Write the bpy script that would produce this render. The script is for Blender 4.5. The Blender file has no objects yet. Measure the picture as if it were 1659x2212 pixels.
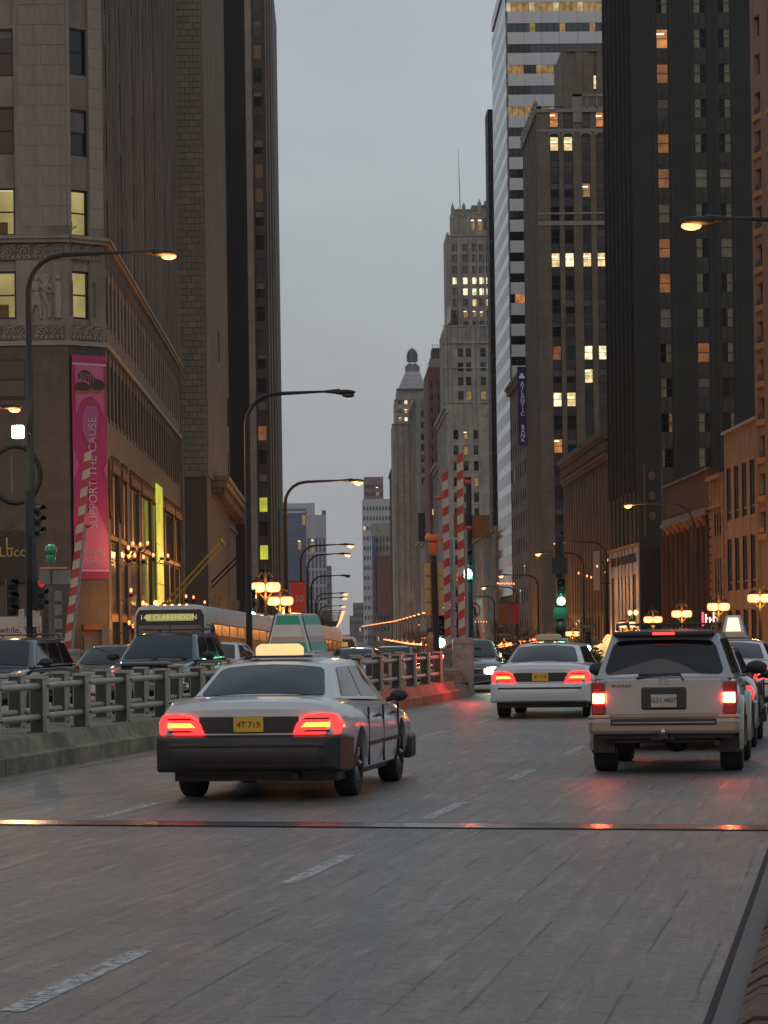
import bpy, bmesh, math, random
from mathutils import Vector, Matrix
random.seed(7)
R = math.radians
scene = bpy.context.scene
COL = scene.collection

# ------------------------------------------------------------------ camera
ROLL = .0135; F = 6500.0; H = 1.75; TH = math.atan(107.5 / F)     # picture units: 1659 x 2212
FW = (math.sin(TH), math.cos(TH)); RT = (math.cos(TH), -math.sin(TH))
cam_d = bpy.data.cameras.new('camera'); cam = bpy.data.objects.new('camera', cam_d); COL.objects.link(cam)
scene.camera = cam
cam_d.sensor_fit = 'VERTICAL'; cam_d.sensor_height = 36.0; cam_d.lens = F / 2212 * 36.0
cam_d.shift_y = 252.5 / 2212
cam_d.clip_start = .5; cam_d.clip_end = 9000
right = Vector((RT[0], RT[1], 0)); up = Vector((0, 0, 1)); fwd = Vector((FW[0], FW[1], 0))
lx = right * math.cos(ROLL) - up * math.sin(ROLL); ly = right * math.sin(ROLL) + up * math.cos(ROLL)
cam.matrix_world = Matrix(((lx.x, ly.x, -fwd.x, 0), (lx.y, ly.y, -fwd.y, 0), (lx.z, ly.z, -fwd.z, H), (0, 0, 0, 1)))
cam_d.dof.use_dof = True; cam_d.dof.focus_distance = 48.0; cam_d.dof.aperture_fstop = 14

# ------------------------------------------------------------------ sky
w = bpy.data.worlds.new('World'); scene.world = w; w.use_nodes = True
nt = w.node_tree; nt.nodes.clear()
wo = nt.nodes.new('ShaderNodeOutputWorld')
sky = nt.nodes.new('ShaderNodeTexSky'); sky.sky_type = 'NISHITA'; sky.sun_disc = False
sky.sun_elevation = R(3.0); sky.sun_rotation = R(200); sky.air_density = 1.5; sky.dust_density = 4.0
bg1 = nt.nodes.new('ShaderNodeBackground'); bg1.inputs[1].default_value = .05
nt.links.new(sky.outputs[0], bg1.inputs[0])
tc = nt.nodes.new('ShaderNodeTexCoord'); sp = nt.nodes.new('ShaderNodeSeparateXYZ'); nt.links.new(tc.outputs['Generated'], sp.inputs[0])
cr = nt.nodes.new('ShaderNodeValToRGB'); nt.links.new(sp.outputs[2], cr.inputs[0])
cr.color_ramp.elements[0].position = 0.0; cr.color_ramp.elements[0].color = (.315, .322, .322, 1)
cr.color_ramp.elements[1].position = .22; cr.color_ramp.elements[1].color = (.33, .38, .445, 1)
e = cr.color_ramp.elements.new(.1); e.color = (.335, .38, .42, 1)
nz = nt.nodes.new('ShaderNodeTexNoise'); nz.inputs['Scale'].default_value = 5.0; nz.inputs['Detail'].default_value = 4
mp = nt.nodes.new('ShaderNodeMapping'); mp.inputs['Scale'].default_value = (1, 1, 2.5)
nt.links.new(tc.outputs['Generated'], mp.inputs[0]); nt.links.new(mp.outputs[0], nz.inputs[0])
mr = nt.nodes.new('ShaderNodeMapRange'); mr.inputs[1].default_value = .3; mr.inputs[2].default_value = .7
mr.inputs[3].default_value = .89; mr.inputs[4].default_value = 1.11; nt.links.new(nz.outputs[0], mr.inputs[0])
bg2 = nt.nodes.new('ShaderNodeBackground'); nt.links.new(cr.outputs[0], bg2.inputs[0]); nt.links.new(mr.outputs[0], bg2.inputs[1])
ad = nt.nodes.new('ShaderNodeAddShader'); nt.links.new(bg1.outputs[0], ad.inputs[0]); nt.links.new(bg2.outputs[0], ad.inputs[1])
nt.links.new(ad.outputs[0], wo.inputs[0])
sd = bpy.data.lights.new('sun', 'SUN'); sun = bpy.data.objects.new('sun', sd); COL.objects.link(sun)
sd.energy = .12; sd.angle = R(30); sd.color = (1, .97, .95); sun.rotation_euler = (R(65), 0, R(-20))
vs = scene.view_settings; scene.display_settings.display_device = 'sRGB'
vs.view_transform = 'Standard'; vs.look = 'None'; vs.exposure = 0.12; vs.gamma = 1.0; vs.use_curve_mapping = False
cy = scene.cycles
cy.max_bounces = 5; cy.diffuse_bounces = 3; cy.glossy_bounces = 3; cy.transmission_bounces = 3; cy.transparent_max_bounces = 8
cy.volume_bounces = 0; cy.sample_clamp_indirect = 4; cy.caustics_reflective = False; cy.caustics_refractive = False
cy.use_denoising = True; cy.use_light_tree = True

# ------------------------------------------------------------------ measuring
def ray(px, py):
    u = px - 829.5; v = 1358.5 - py
    a = (u * math.cos(ROLL) + v * math.sin(ROLL)) / F; c = (-u * math.sin(ROLL) + v * math.cos(ROLL)) / F
    return FW[0] + RT[0] * a, FW[1] + RT[1] * a, c
def WY(px, py, Y):
    x, y, c = ray(px, py); t = Y / y
    return Vector((x * t, Y, H + c * t))
def WX(px, py, X):
    x, y, c = ray(px, py); t = X / x
    return Vector((X, y * t, H + c * t))
def XH(px, Y): return WY(px, 1358.5 - .0135 * (px - 829.5), Y).x       # lateral position of a column at eye height
def YX(px, X): return WX(px, 1358.5 - .0135 * (px - 829.5), X).y
ZT = [(-50, 0), (90, 0), (100, -.28), (112, -.66), (120, -.87), (138, -1.33), (160, -1.7), (200, -2.4), (241, -2.98), (286, -3.7), (388, -5.1), (756, -6.2), (2766, -7), (9000, -7)]
def ZG(Y):
    for (a, za), (b, zb) in zip(ZT, ZT[1:]):
        if Y <= b: return za + (zb - za) * max(0, (Y - a)) / (b - a)
    return -7
BA = math.atan(1118 / 6500.0); BD = (math.sin(BA), math.cos(BA)); BN = (math.cos(BA), -math.sin(BA))
def BP(s, t, z=0): return Vector((s * BD[0] + t * BN[0], s * BD[1] + t * BN[1], z))
BROT = -BA                                                              # rotation of things that face along the bridge

# ------------------------------------------------------------------ materials
def mat(name, c, rough=.7, metal=0.0, var=.15, scale=2.0, bump=0.0, bscale=30.0, spec=.5, coat=0.0, joints=None, jdark=.6, stain=0.0, grime=None):
    m = bpy.data.materials.new(name); m.use_nodes = True
    n = m.node_tree.nodes; l = m.node_tree.links; b = n['Principled BSDF']
    b.inputs['Roughness'].default_value = rough; b.inputs['Metallic'].default_value = metal
    b.inputs['Specular IOR Level'].default_value = spec; b.inputs['Coat Weight'].default_value = coat; b.inputs['Coat Roughness'].default_value = .08
    t = n.new('ShaderNodeTexCoord')
    nz = n.new('ShaderNodeTexNoise'); nz.inputs['Scale'].default_value = scale; nz.inputs['Detail'].default_value = 6; nz.inputs['Roughness'].default_value = .6
    l.new(t.outputs['Object'], nz.inputs[0])
    mr = n.new('ShaderNodeMapRange'); mr.inputs[1].default_value = .25; mr.inputs[2].default_value = .75; mr.inputs[3].default_value = 1 - var; mr.inputs[4].default_value = 1 + var
    l.new(nz.outputs[0], mr.inputs[0])
    mx = n.new('ShaderNodeVectorMath'); mx.operation = 'SCALE'; mx.inputs[0].default_value = c[:3]; l.new(mr.outputs[0], mx.inputs['Scale'])
    out = mx.outputs[0]; hsrc = None
    if stain:
        n2 = n.new('ShaderNodeTexNoise'); n2.inputs['Scale'].default_value = .35; n2.inputs['Detail'].default_value = 7; n2.inputs['Distortion'].default_value = .6
        mp = n.new('ShaderNodeMapping'); mp.inputs['Scale'].default_value = (2.2, 2.2, .55); l.new(t.outputs['Object'], mp.inputs[0]); l.new(mp.outputs[0], n2.inputs[0])
        r2 = n.new('ShaderNodeMapRange'); r2.inputs[1].default_value = .42; r2.inputs[2].default_value = .68; r2.inputs[3].default_value = 1; r2.inputs[4].default_value = 1 - stain
        l.new(n2.outputs[0], r2.inputs[0]); m2 = n.new('ShaderNodeVectorMath'); m2.operation = 'SCALE'; l.new(out, m2.inputs[0]); l.new(r2.outputs[0], m2.inputs['Scale']); out = m2.outputs[0]
    if joints:
        sx = n.new('ShaderNodeSeparateXYZ'); l.new(t.outputs['Object'], sx.inputs[0])
        ad = n.new('ShaderNodeMath'); ad.operation = 'ADD'; l.new(sx.outputs[0], ad.inputs[0]); l.new(sx.outputs[1], ad.inputs[1])
        cb = n.new('ShaderNodeCombineXYZ'); l.new(ad.outputs[0], cb.inputs[0]); l.new(sx.outputs[2], cb.inputs[1])
        br = n.new('ShaderNodeTexBrick'); l.new(cb.outputs[0], br.inputs[0]); br.inputs['Scale'].default_value = 1.0
        br.inputs['Brick Width'].default_value = joints[0]; br.inputs['Row Height'].default_value = joints[1]; br.inputs['Mortar Size'].default_value = joints[2]
        br.inputs['Color1'].default_value = (.82, .82, .82, 1); br.inputs['Color2'].default_value = (1.05, 1.03, 1, 1); br.inputs['Mortar'].default_value = (jdark, jdark, jdark, 1)
        m3 = n.new('ShaderNodeVectorMath'); m3.operation = 'MULTIPLY'; l.new(out, m3.inputs[0]); l.new(br.outputs[0], m3.inputs[1]); out = m3.outputs[0]
    l.new(out, b.inputs['Base Color'])
    if bump:
        n4 = n.new('ShaderNodeTexNoise'); n4.inputs['Scale'].default_value = bscale; n4.inputs['Detail'].default_value = 5; l.new(t.outputs['Object'], n4.inputs[0])
        bp = n.new('ShaderNodeBump'); bp.inputs['Strength'].default_value = bump; bp.inputs['Distance'].default_value = .02; l.new(n4.outputs[0], bp.inputs['Height']); l.new(bp.outputs[0], b.inputs['Normal'])
    return m
def emit(name, c, s, var=0.0, scale=3.0, sampled=True):
    m = bpy.data.materials.new(name); m.use_nodes = True; n = m.node_tree.nodes; l = m.node_tree.links; b = n['Principled BSDF']
    b.inputs['Base Color'].default_value = (c[0] * .3, c[1] * .3, c[2] * .3, 1); b.inputs['Roughness'].default_value = .3
    b.inputs['Emission Color'].default_value = (*c, 1); b.inputs['Emission Strength'].default_value = s
    if var:
        t = n.new('ShaderNodeTexCoord'); nz = n.new('ShaderNodeTexNoise'); nz.inputs['Scale'].default_value = scale; nz.inputs['Detail'].default_value = 3
        mp = n.new('ShaderNodeMapping'); oi = n.new('ShaderNodeObjectInfo'); cb = n.new('ShaderNodeCombineXYZ')
        mu = n.new('ShaderNodeMath'); mu.operation = 'MULTIPLY'; mu.inputs[1].default_value = 37.0; l.new(oi.outputs['Random'], mu.inputs[0])
        l.new(mu.outputs[0], cb.inputs[0]); l.new(mu.outputs[0], cb.inputs[2]); l.new(cb.outputs[0], mp.inputs['Location'])
        l.new(t.outputs['Object'], mp.inputs[0]); l.new(mp.outputs[0], nz.inputs[0])
        r = n.new('ShaderNodeMapRange'); r.inputs[1].default_value = .35; r.inputs[2].default_value = .65; r.inputs[3].default_value = s * (1 - var); r.inputs[4].default_value = s * (1 + var)
        l.new(nz.outputs[0], r.inputs[0]); l.new(r.outputs[0], b.inputs['Emission Strength'])
    if not sampled: m.cycles.emission_sampling = 'NONE'
    return m
def glass(name, c=(.03, .035, .04), rough=.06, clear=0.0, var=.3):
    m = mat(name, c, rough, var=var, scale=.7, spec=.5)
    if clear:
        n = m.node_tree.nodes; l = m.node_tree.links; b = n['Principled BSDF']; o = n['Material Output']
        tr = n.new('ShaderNodeBsdfTransparent'); tr.inputs[0].default_value = (.8, .84, .85, 1); mx = n.new('ShaderNodeMixShader'); mx.inputs[0].default_value = clear
        l.new(b.outputs[0], mx.inputs[1]); l.new(tr.outputs[0], mx.inputs[2]); l.new(mx.outputs[0], o.inputs[0])
    return m
MT = {}
def X(name, *a, **k): MT[name] = mat(name, *a, **k); return MT[name]
X('limestone', (.225, .2, .165), .8, var=.18, scale=.8, bump=.25, bscale=14, stain=.42)
X('limestone_block', (.235, .207, .168), .8, var=.10, scale=1.3, bump=.25, bscale=14, stain=.45)
X('limestone_pale', (.27, .24, .195), .8, var=.12, scale=1.3, bump=.2, bscale=14, stain=.3)
X('street_stone', (.195, .16, .125), .8, var=.16, scale=.5, bump=.2, stain=.4, joints=(1.4, .72, .012))
X('ornament_stone', (.12, .105, .085), .85, var=.35, scale=3, bump=.4, bscale=9)
X('granite_dark', (.030, .023, .018), .4, var=.9, scale=2.2, bump=.1, spec=.6)
X('podium_stone', (.085, .068, .052), .6, var=.18, scale=.4, stain=.3, joints=(1.1, .9, .01))
X('tan_block', (.26, .225, .165), .85, var=.13, scale=.7, bump=.2, stain=.2)
X('tan_block_dark', (.235, .2, .15), .85, var=.13, scale=.7)
X('tan_block_pale', (.28, .245, .18), .85, var=.1, scale=.7)
X('mortar', (.10, .085, .07), .9)
X('tan_rib', (.24, .2, .15), .85, var=.13, scale=.7, stain=.25)
X('black_metal', (.006, .0055, .005), .6, spec=.2, var=.3, scale=.5)
X('black_metal_edge', (.016, .013, .012), .5, spec=.3, var=.3, scale=.5)
X('strip_stone', (.24, .2, .165), .8, var=.15, scale=.5, joints=(3, 3.2, .03))
X('brown_stone', (.035, .027, .021), .6, var=.2, scale=.4)
X('green_brick', (.014, .017, .013), .7, var=.45, scale=.45, bump=.2, joints=(1.2, .38, .012), jdark=.55)
X('green_panel', (.032, .031, .024), .6, var=.5, scale=3)
X('granite_black', (.014, .013, .012), .25, var=.5, scale=3, spec=.6)
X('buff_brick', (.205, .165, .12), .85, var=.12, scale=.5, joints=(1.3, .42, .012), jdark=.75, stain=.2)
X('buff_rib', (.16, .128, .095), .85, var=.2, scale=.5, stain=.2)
X('terracotta_cream', (.29, .265, .22), .7, var=.15, scale=.8, stain=.25)
X('dark_spandrel', (.028, .028, .026), .5, var=.4, scale=1.5)
X('white_panel', (.60, .61, .62), .35, var=.05, scale=.3, stain=.06)
X('grey_stone', (.33, .31, .27), .85, var=.16, scale=.35, stain=.3, joints=(2.2, .9, .02), jdark=.75)
X('grey_stone_dark', (.22, .2, .185), .85, var=.2, scale=.3, stain=.3)
X('red_brick', (.17, .055, .045), .85, var=.3, scale=.5, joints=(1.5, .6, .05))
X('brown_brick', (.075, .042, .03), .8, var=.25, scale=.5, stain=.3)
X('pink_stone', (.33, .24, .19), .8, var=.1, scale=.5, stain=.15, joints=(1.6, 1.3, .01), jdark=.8)
X('hotel_tan', (.30, .2, .15), .8, var=.12, scale=.7)
X('hotel_sill', (.45, .24, .1), .7, var=.15, scale=1)  # orange lamp light on the hotel sills put into their colour
X('zinc_roof', (.42, .44, .46), .5, var=.1, scale=.5, joints=(50, 1.5, .08))
X('blue_glass', (.05, .085, .17), .15, var=.2, scale=.05, joints=(2.4, 3.4, .22), jdark=1.6)
X('pale_concrete', (.42, .42, .43), .7, var=.08, scale=.1)
X('tower_frame', (.36, .36, .38), .7, var=.08, scale=.1)
X('mauve_brick', (.2, .14, .13), .9, var=.15, scale=.1)
X('frame_dark', (.008, .009, .008), .5, var=.3)
X('frame_grey', (.09, .09, .085), .5, var=.3)
MT['curtain'] = emit('curtain', (1, .78, .48), .055, .3, 1.0, False); MT['curtain'].node_tree.nodes['Principled BSDF'].inputs['Base Color'].default_value = (.55, .49, .38, 1)  # cloth given a faint glow of its own to brighten the curtains
X('pale_sill', (.4, .38, .33), .8)
X('blind_grey', (.13, .125, .11), .8, var=.2)
X('green_plain', (.02, .024, .02), .7)
X('curtain_warm', (.2, .12, .07), .9, var=.25, scale=4)
MT['glass_dark'] = glass('glass_dark', (.010, .011, .012), .1)
MT['glass_blue'] = glass('glass_blue', (.05, .075, .09), .1)
MT['glass_sky'] = glass('glass_sky', (.22, .25, .28), .12, var=.1)  # pale sky reflection put into the glass colour
MT['glass_mid'] = glass('glass_mid', (.035, .036, .038), .15)
MT['glass_clear'] = glass('glass_clear', (.01, .01, .01), .05, clear=.82)
MT['room_dark'] = mat('room_dark', (.01, .008, .006), .9)
MT['lit_yellow'] = emit('lit_yellow', (1, .78, .34), .75, .45, 1.6, False)
MT['lit_pale'] = emit('lit_pale', (1, .86, .5), 1.1, .5, 1.4, False)
MT['lit_soft'] = emit('lit_soft', (1, .78, .42), .38, .5, 1.2, False)
MT['lit_dim'] = emit('lit_dim', (1, .6, .2), .16, .6, 1.2, False)
MT['lit_orange'] = emit('lit_orange', (1, .38, .1), .4, .5, 1.3, False)
MT['lit_amber'] = emit('lit_amber', (.9, .33, .1), .13, .5, 1.3, False)
MT['lit_green'] = emit('lit_green', (.75, .75, .08), .55, .3, .4, False)
MT['ceiling_light'] = emit('ceiling_light', (1, .92, .66), 2.2, sampled=False)
MT['room_lit'] = emit('room_lit', (1, .78, .33), .5, .25, .8, False)

# ------------------------------------------------------------------ mesh builder
class MB:
    def __init__(s): s.v = []; s.f = []; s.m = []
    def add(s, vs, fs, mi=0):
        b = len(s.v); s.v += [tuple(q) for q in vs]
        for f in fs: s.f.append(tuple(i + b for i in f)); s.m.append(mi)
    def box(s, x0, x1, y0, y1, z0, z1, mi=0, T=None):
        vs = [(x, y, z) for z in (z0, z1) for y in (y0, y1) for x in (x0, x1)]
        if T: vs = [T(*q) for q in vs]
        s.add(vs, [(0, 2, 3, 1), (4, 5, 7, 6), (0, 1, 5, 4), (2, 6, 7, 3), (0, 4, 6, 2), (1, 3, 7, 5)], mi)
    def fbox(s, F_, u0, u1, d0, d1, z0, z1, mi=0): s.box(u0, u1, d0, d1, z0, z1, mi, T=F_.pt)
    def prism(s, poly, a0, a1, T, mi=0):                                   # poly (p,q) extruded along a; T(p,a,q)
        n = len(poly); vs = [T(p, a0, q) for p, q in poly] + [T(p, a1, q) for p, q in poly]
        s.add(vs, [tuple(range(n - 1, -1, -1)), tuple(range(n, 2 * n))] + [(i, (i + 1) % n, n + (i + 1) % n, n + i) for i in range(n)], mi)
    def tube(s, pts, r, n=8, mi=0, cap=True):
        pts = [Vector(p) for p in pts]; rs = r if isinstance(r, (list, tuple)) else [r] * len(pts); rings = []; ref = None
        for i, p in enumerate(pts):
            d = (pts[min(i + 1, len(pts) - 1)] - pts[max(i - 1, 0)]).normalized()
            if ref is None: ref = Vector((0, 0, 1)) if abs(d.z) < .9 else Vector((1, 0, 0))
            a = d.cross(ref).normalized(); c = a.cross(d).normalized(); ref = c
            rings.append([p + (a * math.cos(2 * math.pi * k / n) + c * math.sin(2 * math.pi * k / n)) * rs[i] for k in range(n)])
        vs = [v for r_ in rings for v in r_]; fs = []
        for i in range(len(pts) - 1):
            for k in range(n): fs.append((i * n + k, i * n + (k + 1) % n, (i + 1) * n + (k + 1) % n, (i + 1) * n + k))
        if cap: fs += [tuple(range(n - 1, -1, -1)), tuple((len(pts) - 1) * n + k for k in range(n))]
        s.add(vs, fs, mi)
    def lathe(s, prof, c=(0, 0, 0), n=16, mi=0):
        vs = []; fs = []
        for r, z in prof:
            for k in range(n): a = 2 * math.pi * k / n; vs.append((c[0] + r * math.cos(a), c[1] + r * math.sin(a), c[2] + z))
        for i in range(len(prof) - 1):
            for k in range(n): fs.append((i * n + k, i * n + (k + 1) % n, (i + 1) * n + (k + 1) % n, (i + 1) * n + k))
        fs += [tuple(range(n - 1, -1, -1)), tuple((len(prof) - 1) * n + k for k in range(n))]
        s.add(vs, fs, mi)
    def ell(s, c, r, n=12, m=7, mi=0, T=None):
        vs = []; fs = []
        for j in range(m + 1):
            ph = math.pi * j / m - math.pi / 2
            for k in range(n):
                a = 2 * math.pi * k / n; q = (c[0] + r[0] * math.cos(ph) * math.cos(a), c[1] + r[1] * math.cos(ph) * math.sin(a), c[2] + r[2] * math.sin(ph)); vs.append(T(*q) if T else q)
        for j in range(m):
            for k in range(n): fs.append((j * n + k, j * n + (k + 1) % n, (j + 1) * n + (k + 1) % n, (j + 1) * n + k))
        s.add(vs, fs, mi)
    def mesh(s, name, mats, off=None, smooth=0):
        me = bpy.data.meshes.new(name); v = s.v
        if off is not None: v = [(q[0] - off[0], q[1] - off[1], q[2] - off[2]) for q in v]
        me.from_pydata(v, [], s.f)
        for m in mats: me.materials.append(MT[m] if isinstance(m, str) else m)
        me.polygons.foreach_set('material_index', s.m)
        if smooth:
            me.polygons.foreach_set('use_smooth', [True] * len(me.polygons)); me.set_sharp_from_angle(angle=R(smooth))
        me.update(); return me
    def obj(s, name, mats, parent=None, off=None, smooth=0, weld=False):
        if not isinstance(mats, (list, tuple)): mats = [mats]
        me = s.mesh(name, mats, off, smooth)
        if weld or smooth:
            bm = bmesh.new(); bm.from_mesh(me)
            if weld: bmesh.ops.remove_doubles(bm, verts=bm.verts, dist=.0004)
            bmesh.ops.recalc_face_normals(bm, faces=bm.faces); bm.to_mesh(me); bm.free()
        return link(name, me, parent)
def link(name, data, parent=None, loc=None, rot=None):
    o = bpy.data.objects.new(name, data); COL.objects.link(o)
    if parent: o.parent = parent
    if loc is not None: o.location = loc
    if rot is not None: o.rotation_euler = rot
    return o
def tag(o, label=None, cat=None, group=None, kind=None):
    if label: o['label'] = label
    if label and len(label.split()) > 16: print('LONG', len(label.split()), label)
    if cat: o['category'] = cat
    if group: o['group'] = group
    if kind: o['kind'] = kind
    return o
def thing(name, label, cat, loc=(0, 0, 0), rz=0.0, group=None):
    return tag(link(name, None, None, loc, (0, 0, rz)), label, cat, group)
KIDS = {}
def copy_tree(o, parent=None):
    c = o.copy(); COL.objects.link(c)
    if parent: c.parent = parent
    for ch in list(o.children): copy_tree(ch, c)
    return c
def lettering(body, size, m, parent, loc, rot, ext=.01, align='CENTER', xs=1.0, spacing=1.0, name='lettering'):
    cu = bpy.data.curves.new(name, 'FONT'); cu.body = body; cu.size = size; cu.extrude = ext; cu.align_x = align; cu.align_y = 'CENTER'; cu.resolution_u = 3; cu.space_character = spacing
    tmp = bpy.data.objects.new('tmp', cu); COL.objects.link(tmp)
    me = bpy.data.meshes.new_from_object(tmp.evaluated_get(bpy.context.evaluated_depsgraph_get())); bpy.data.objects.remove(tmp)
    me.materials.clear(); me.materials.append(MT[m] if isinstance(m, str) else m)
    o = link(name, me, parent, loc, rot); o.scale = (xs, 1, 1); return o
# ------------------------------------------------------------------ ground, roads
def road_mat():
    m = bpy.data.materials.new('bridge_deck'); m.use_nodes = True; n = m.node_tree.nodes; l = m.node_tree.links; b = n['Principled BSDF']
    t = n.new('ShaderNodeTexCoord'); sx = n.new('ShaderNodeSeparateXYZ'); l.new(t.outputs['Object'], sx.inputs[0])
    def M(op, a, c=None, clamp=False):
        q = n.new('ShaderNodeMath'); q.operation = op; q.use_clamp = clamp
        for i, s in enumerate((a, c)):
            if s is None: continue
            if isinstance(s, (int, float)): q.inputs[i].default_value = s
            else: l.new(s, q.inputs[i])
        return q.outputs[0]
    def N(scale, sc=(1, 1, 1), det=5, rough=.6, dist=0):
        mp = n.new('ShaderNodeMapping'); mp.inputs['Scale'].default_value = sc; l.new(t.outputs['Object'], mp.inputs[0])
        q = n.new('ShaderNodeTexNoise'); q.inputs['Scale'].default_value = scale; q.inputs['Detail'].default_value = det; q.inputs['Roughness'].default_value = rough; q.inputs['Distortion'].default_value = dist
        l.new(mp.outputs[0], q.inputs[0]); return q.outputs[0]
    def RG(v, a, c, d, e_):
        q = n.new('ShaderNodeMapRange'); q.inputs[1].default_value = a; q.inputs[2].default_value = c; q.inputs[3].default_value = d; q.inputs[4].default_value = e_; l.new(v, q.inputs[0]); return q.outputs[0]
    big = N(.8, (1, .4, 1), 8, .7); fine = N(9, (1, .9, 1), 7, .8); grit = N(60, (1, .6, 1), 2)
    # long cracks that run along the bridge, every third of a metre, broken up
    wob = N(1.2, (1, .6, 1), 3); xx = M('ADD', M('MULTIPLY', sx.outputs[0], 2.9), M('ADD', M('MULTIPLY', wob, .16), M('MULTIPLY', fine, .14)))
    fr = M('FRACT', xx); dist = M('ABSOLUTE', M('SUBTRACT', fr, .5))
    line = RG(dist, .468, .490, 0, 1)
    brk = RG(N(1.6, (3.5, .35, 1), 4, .7), .45, .58, 0, 1); crack = M('MULTIPLY', line, brk)
    fr2 = M('FRACT', M('MULTIPLY', sx.outputs[0], 11.6)); gro = RG(M('ABSOLUTE', M('SUBTRACT', fr2, .5)), .38, .5, 0, 1)
    pits = M('MAXIMUM', RG(N(7, (.7, 2.0, 1), 3, .7), .58, .68, 0, 1), M('MULTIPLY', RG(N(22, (.6, 1.6, 1), 2, .7), .56, .66, 0, 1), .6))
    tr = M('FRACT', M('MULTIPLY', sx.outputs[1], .17)); trl = M('MULTIPLY', RG(M('ABSOLUTE', M('SUBTRACT', tr, .5)), .496, .5, 0, .5), brk)
    v = M('MULTIPLY', RG(big, .3, .7, .74, 1.26), M('MULTIPLY', RG(fine, .3, .7, .72, 1.28), RG(grit, .3, .7, .66, 1.34)))
    v = M('MULTIPLY', v, M('SUBTRACT', 1, M('MULTIPLY', crack, .8))); v = M('MULTIPLY', v, M('SUBTRACT', 1, M('MULTIPLY', pits, .75)))
    v = M('MULTIPLY', v, M('SUBTRACT', 1, trl))
    sc = n.new('ShaderNodeVectorMath'); sc.operation = 'SCALE'; sc.inputs[0].default_value = (.135, .128, .114); l.new(v, sc.inputs['Scale']); l.new(sc.outputs[0], b.inputs['Base Color'])
    stk = N(1, (9, .6, 1), 5, .7); rr = M('ADD', RG(fine, .3, .7, .40, .62), RG(stk, .50, .68, 0, -.14)); l.new(rr, b.inputs['Roughness']); b.inputs['Specular IOR Level'].default_value = .5
    hh = M('SUBTRACT', M('ADD', M('MULTIPLY', fine, .35), M('MULTIPLY', grit, .25)), M('ADD', M('MULTIPLY', crack, .6), M('MULTIPLY', pits, .35)))
    bp = n.new('ShaderNodeBump'); bp.inputs['Strength'].default_value = .55; bp.inputs['Distance'].default_value = .012; l.new(hh, bp.inputs['Height']); l.new(bp.outputs[0], b.inputs['Normal'])
    return m
MT['bridge_deck'] = road_mat()
X('asphalt', (.055, .052, .05), .55, var=.25, scale=3, bump=.4, bscale=40)
X('pavement', (.2, .18, .16), .75, var=.15, scale=2, bump=.2, joints=(1.5, 1.5, .02))
X('ground_soil', (.12, .11, .1), .9, var=.2, scale=.05)
X('steel_plate', (.26, .25, .27), .2, metal=.9, var=.3, scale=3, bump=.05, bscale=12)
X('joint_gap', (.008, .008, .008), .9)
X('kerb_strip', (.075, .07, .06), .6, var=.2, scale=3, bump=.4)
X('rusty_walk', (.07, .03, .018), .75, var=.6, scale=6, bump=1.0, bscale=9)
X('barrier_concrete', (.23, .2, .14), .85, var=.4, scale=5, bump=.6, bscale=18, stain=.7)
X('barrier_red', (.42, .1, .05), .7, var=.35, scale=2.5, bump=.4, bscale=18, stain=.35)
X('rail_paint', (.30, .30, .25), .45, var=.15, scale=4, stain=.3, bump=.1)
X('rust_drip', (.12, .05, .02), .9, var=.5, scale=8)
X('rail_paint_shaded', (.035, .036, .03), .6, var=.3, scale=4)  # shaded copy of the rail paint, recess shade put into its colour
X('lamp_iron', (.014, .012, .011), .5, metal=.3, var=.3, scale=5)
X('verdigris', (.12, .2, .16), .6, var=.3, scale=5)
def road_paint():
    m = mat('road_paint', (.42, .42, .40), .6, var=.3, scale=12); n = m.node_tree.nodes; l = m.node_tree.links; b = n['Principled BSDF']; o = n['Material Output']
    t = n.new('ShaderNodeTexCoord'); q = n.new('ShaderNodeTexNoise'); q.inputs['Scale'].default_value = 14; q.inputs['Detail'].default_value = 6; q.inputs['Roughness'].default_value = .75; l.new(t.outputs['Object'], q.inputs[0])
    r = n.new('ShaderNodeMapRange'); r.inputs[1].default_value = .47; r.inputs[2].default_value = .60; r.inputs[3].default_value = 0; r.inputs[4].default_value = 1; l.new(q.outputs[0], r.inputs[0])
    tr = n.new('ShaderNodeBsdfTransparent'); mx = n.new('ShaderNodeMixShader'); l.new(r.outputs[0], mx.inputs[0]); l.new(b.outputs[0], mx.inputs[1]); l.new(tr.outputs[0], mx.inputs[2]); l.new(mx.outputs[0], o.inputs[0]); return m
MT['road_paint'] = road_paint()
MT['road_paint_yellow'] = road_paint(); MT['road_paint_yellow'].name = 'road_paint_yellow'
for nn in MT['road_paint_yellow'].node_tree.nodes:
    if nn.type == 'VECT_MATH': nn.inputs[0].default_value = (.3, .19, .05)

def ribbon(name, x0, x1, ys, dz, m, side=0.0):
    mb = MB()
    for a, b in zip(ys, ys[1:]):
        za, zb = ZG(a) + dz, ZG(b) + dz
        if side: mb.add([(x0, a, za - side), (x1, a, za - side), (x1, b, zb - side), (x0, b, zb - side), (x0, a, za), (x1, a, za), (x1, b, zb), (x0, b, zb)],
                        [(3, 2, 1, 0), (4, 5, 6, 7), (0, 1, 5, 4), (1, 2, 6, 5), (2, 3, 7, 6), (3, 0, 4, 7)])
        else: mb.add([(x0, a, za), (x1, a, za), (x1, b, zb), (x0, b, zb)], [(0, 1, 2, 3)])
    return tag(mb.obj(name, m, weld=True), kind='structure')
YS = [-3000, 40, 90, 100, 112, 120, 138, 160, 200, 241, 286, 388, 500, 756, 1400, 2766, 5000]
ribbon('ground', -2500, 2500, YS, -.30, 'ground_soil')
ribbon('road', -2.4, 18.6, [118] + YS[6:-1], 0, 'asphalt')
ribbon('cross_street', -120, 120, [76, 90, 100, 112, 120, 126], -.012, 'asphalt')
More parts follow.
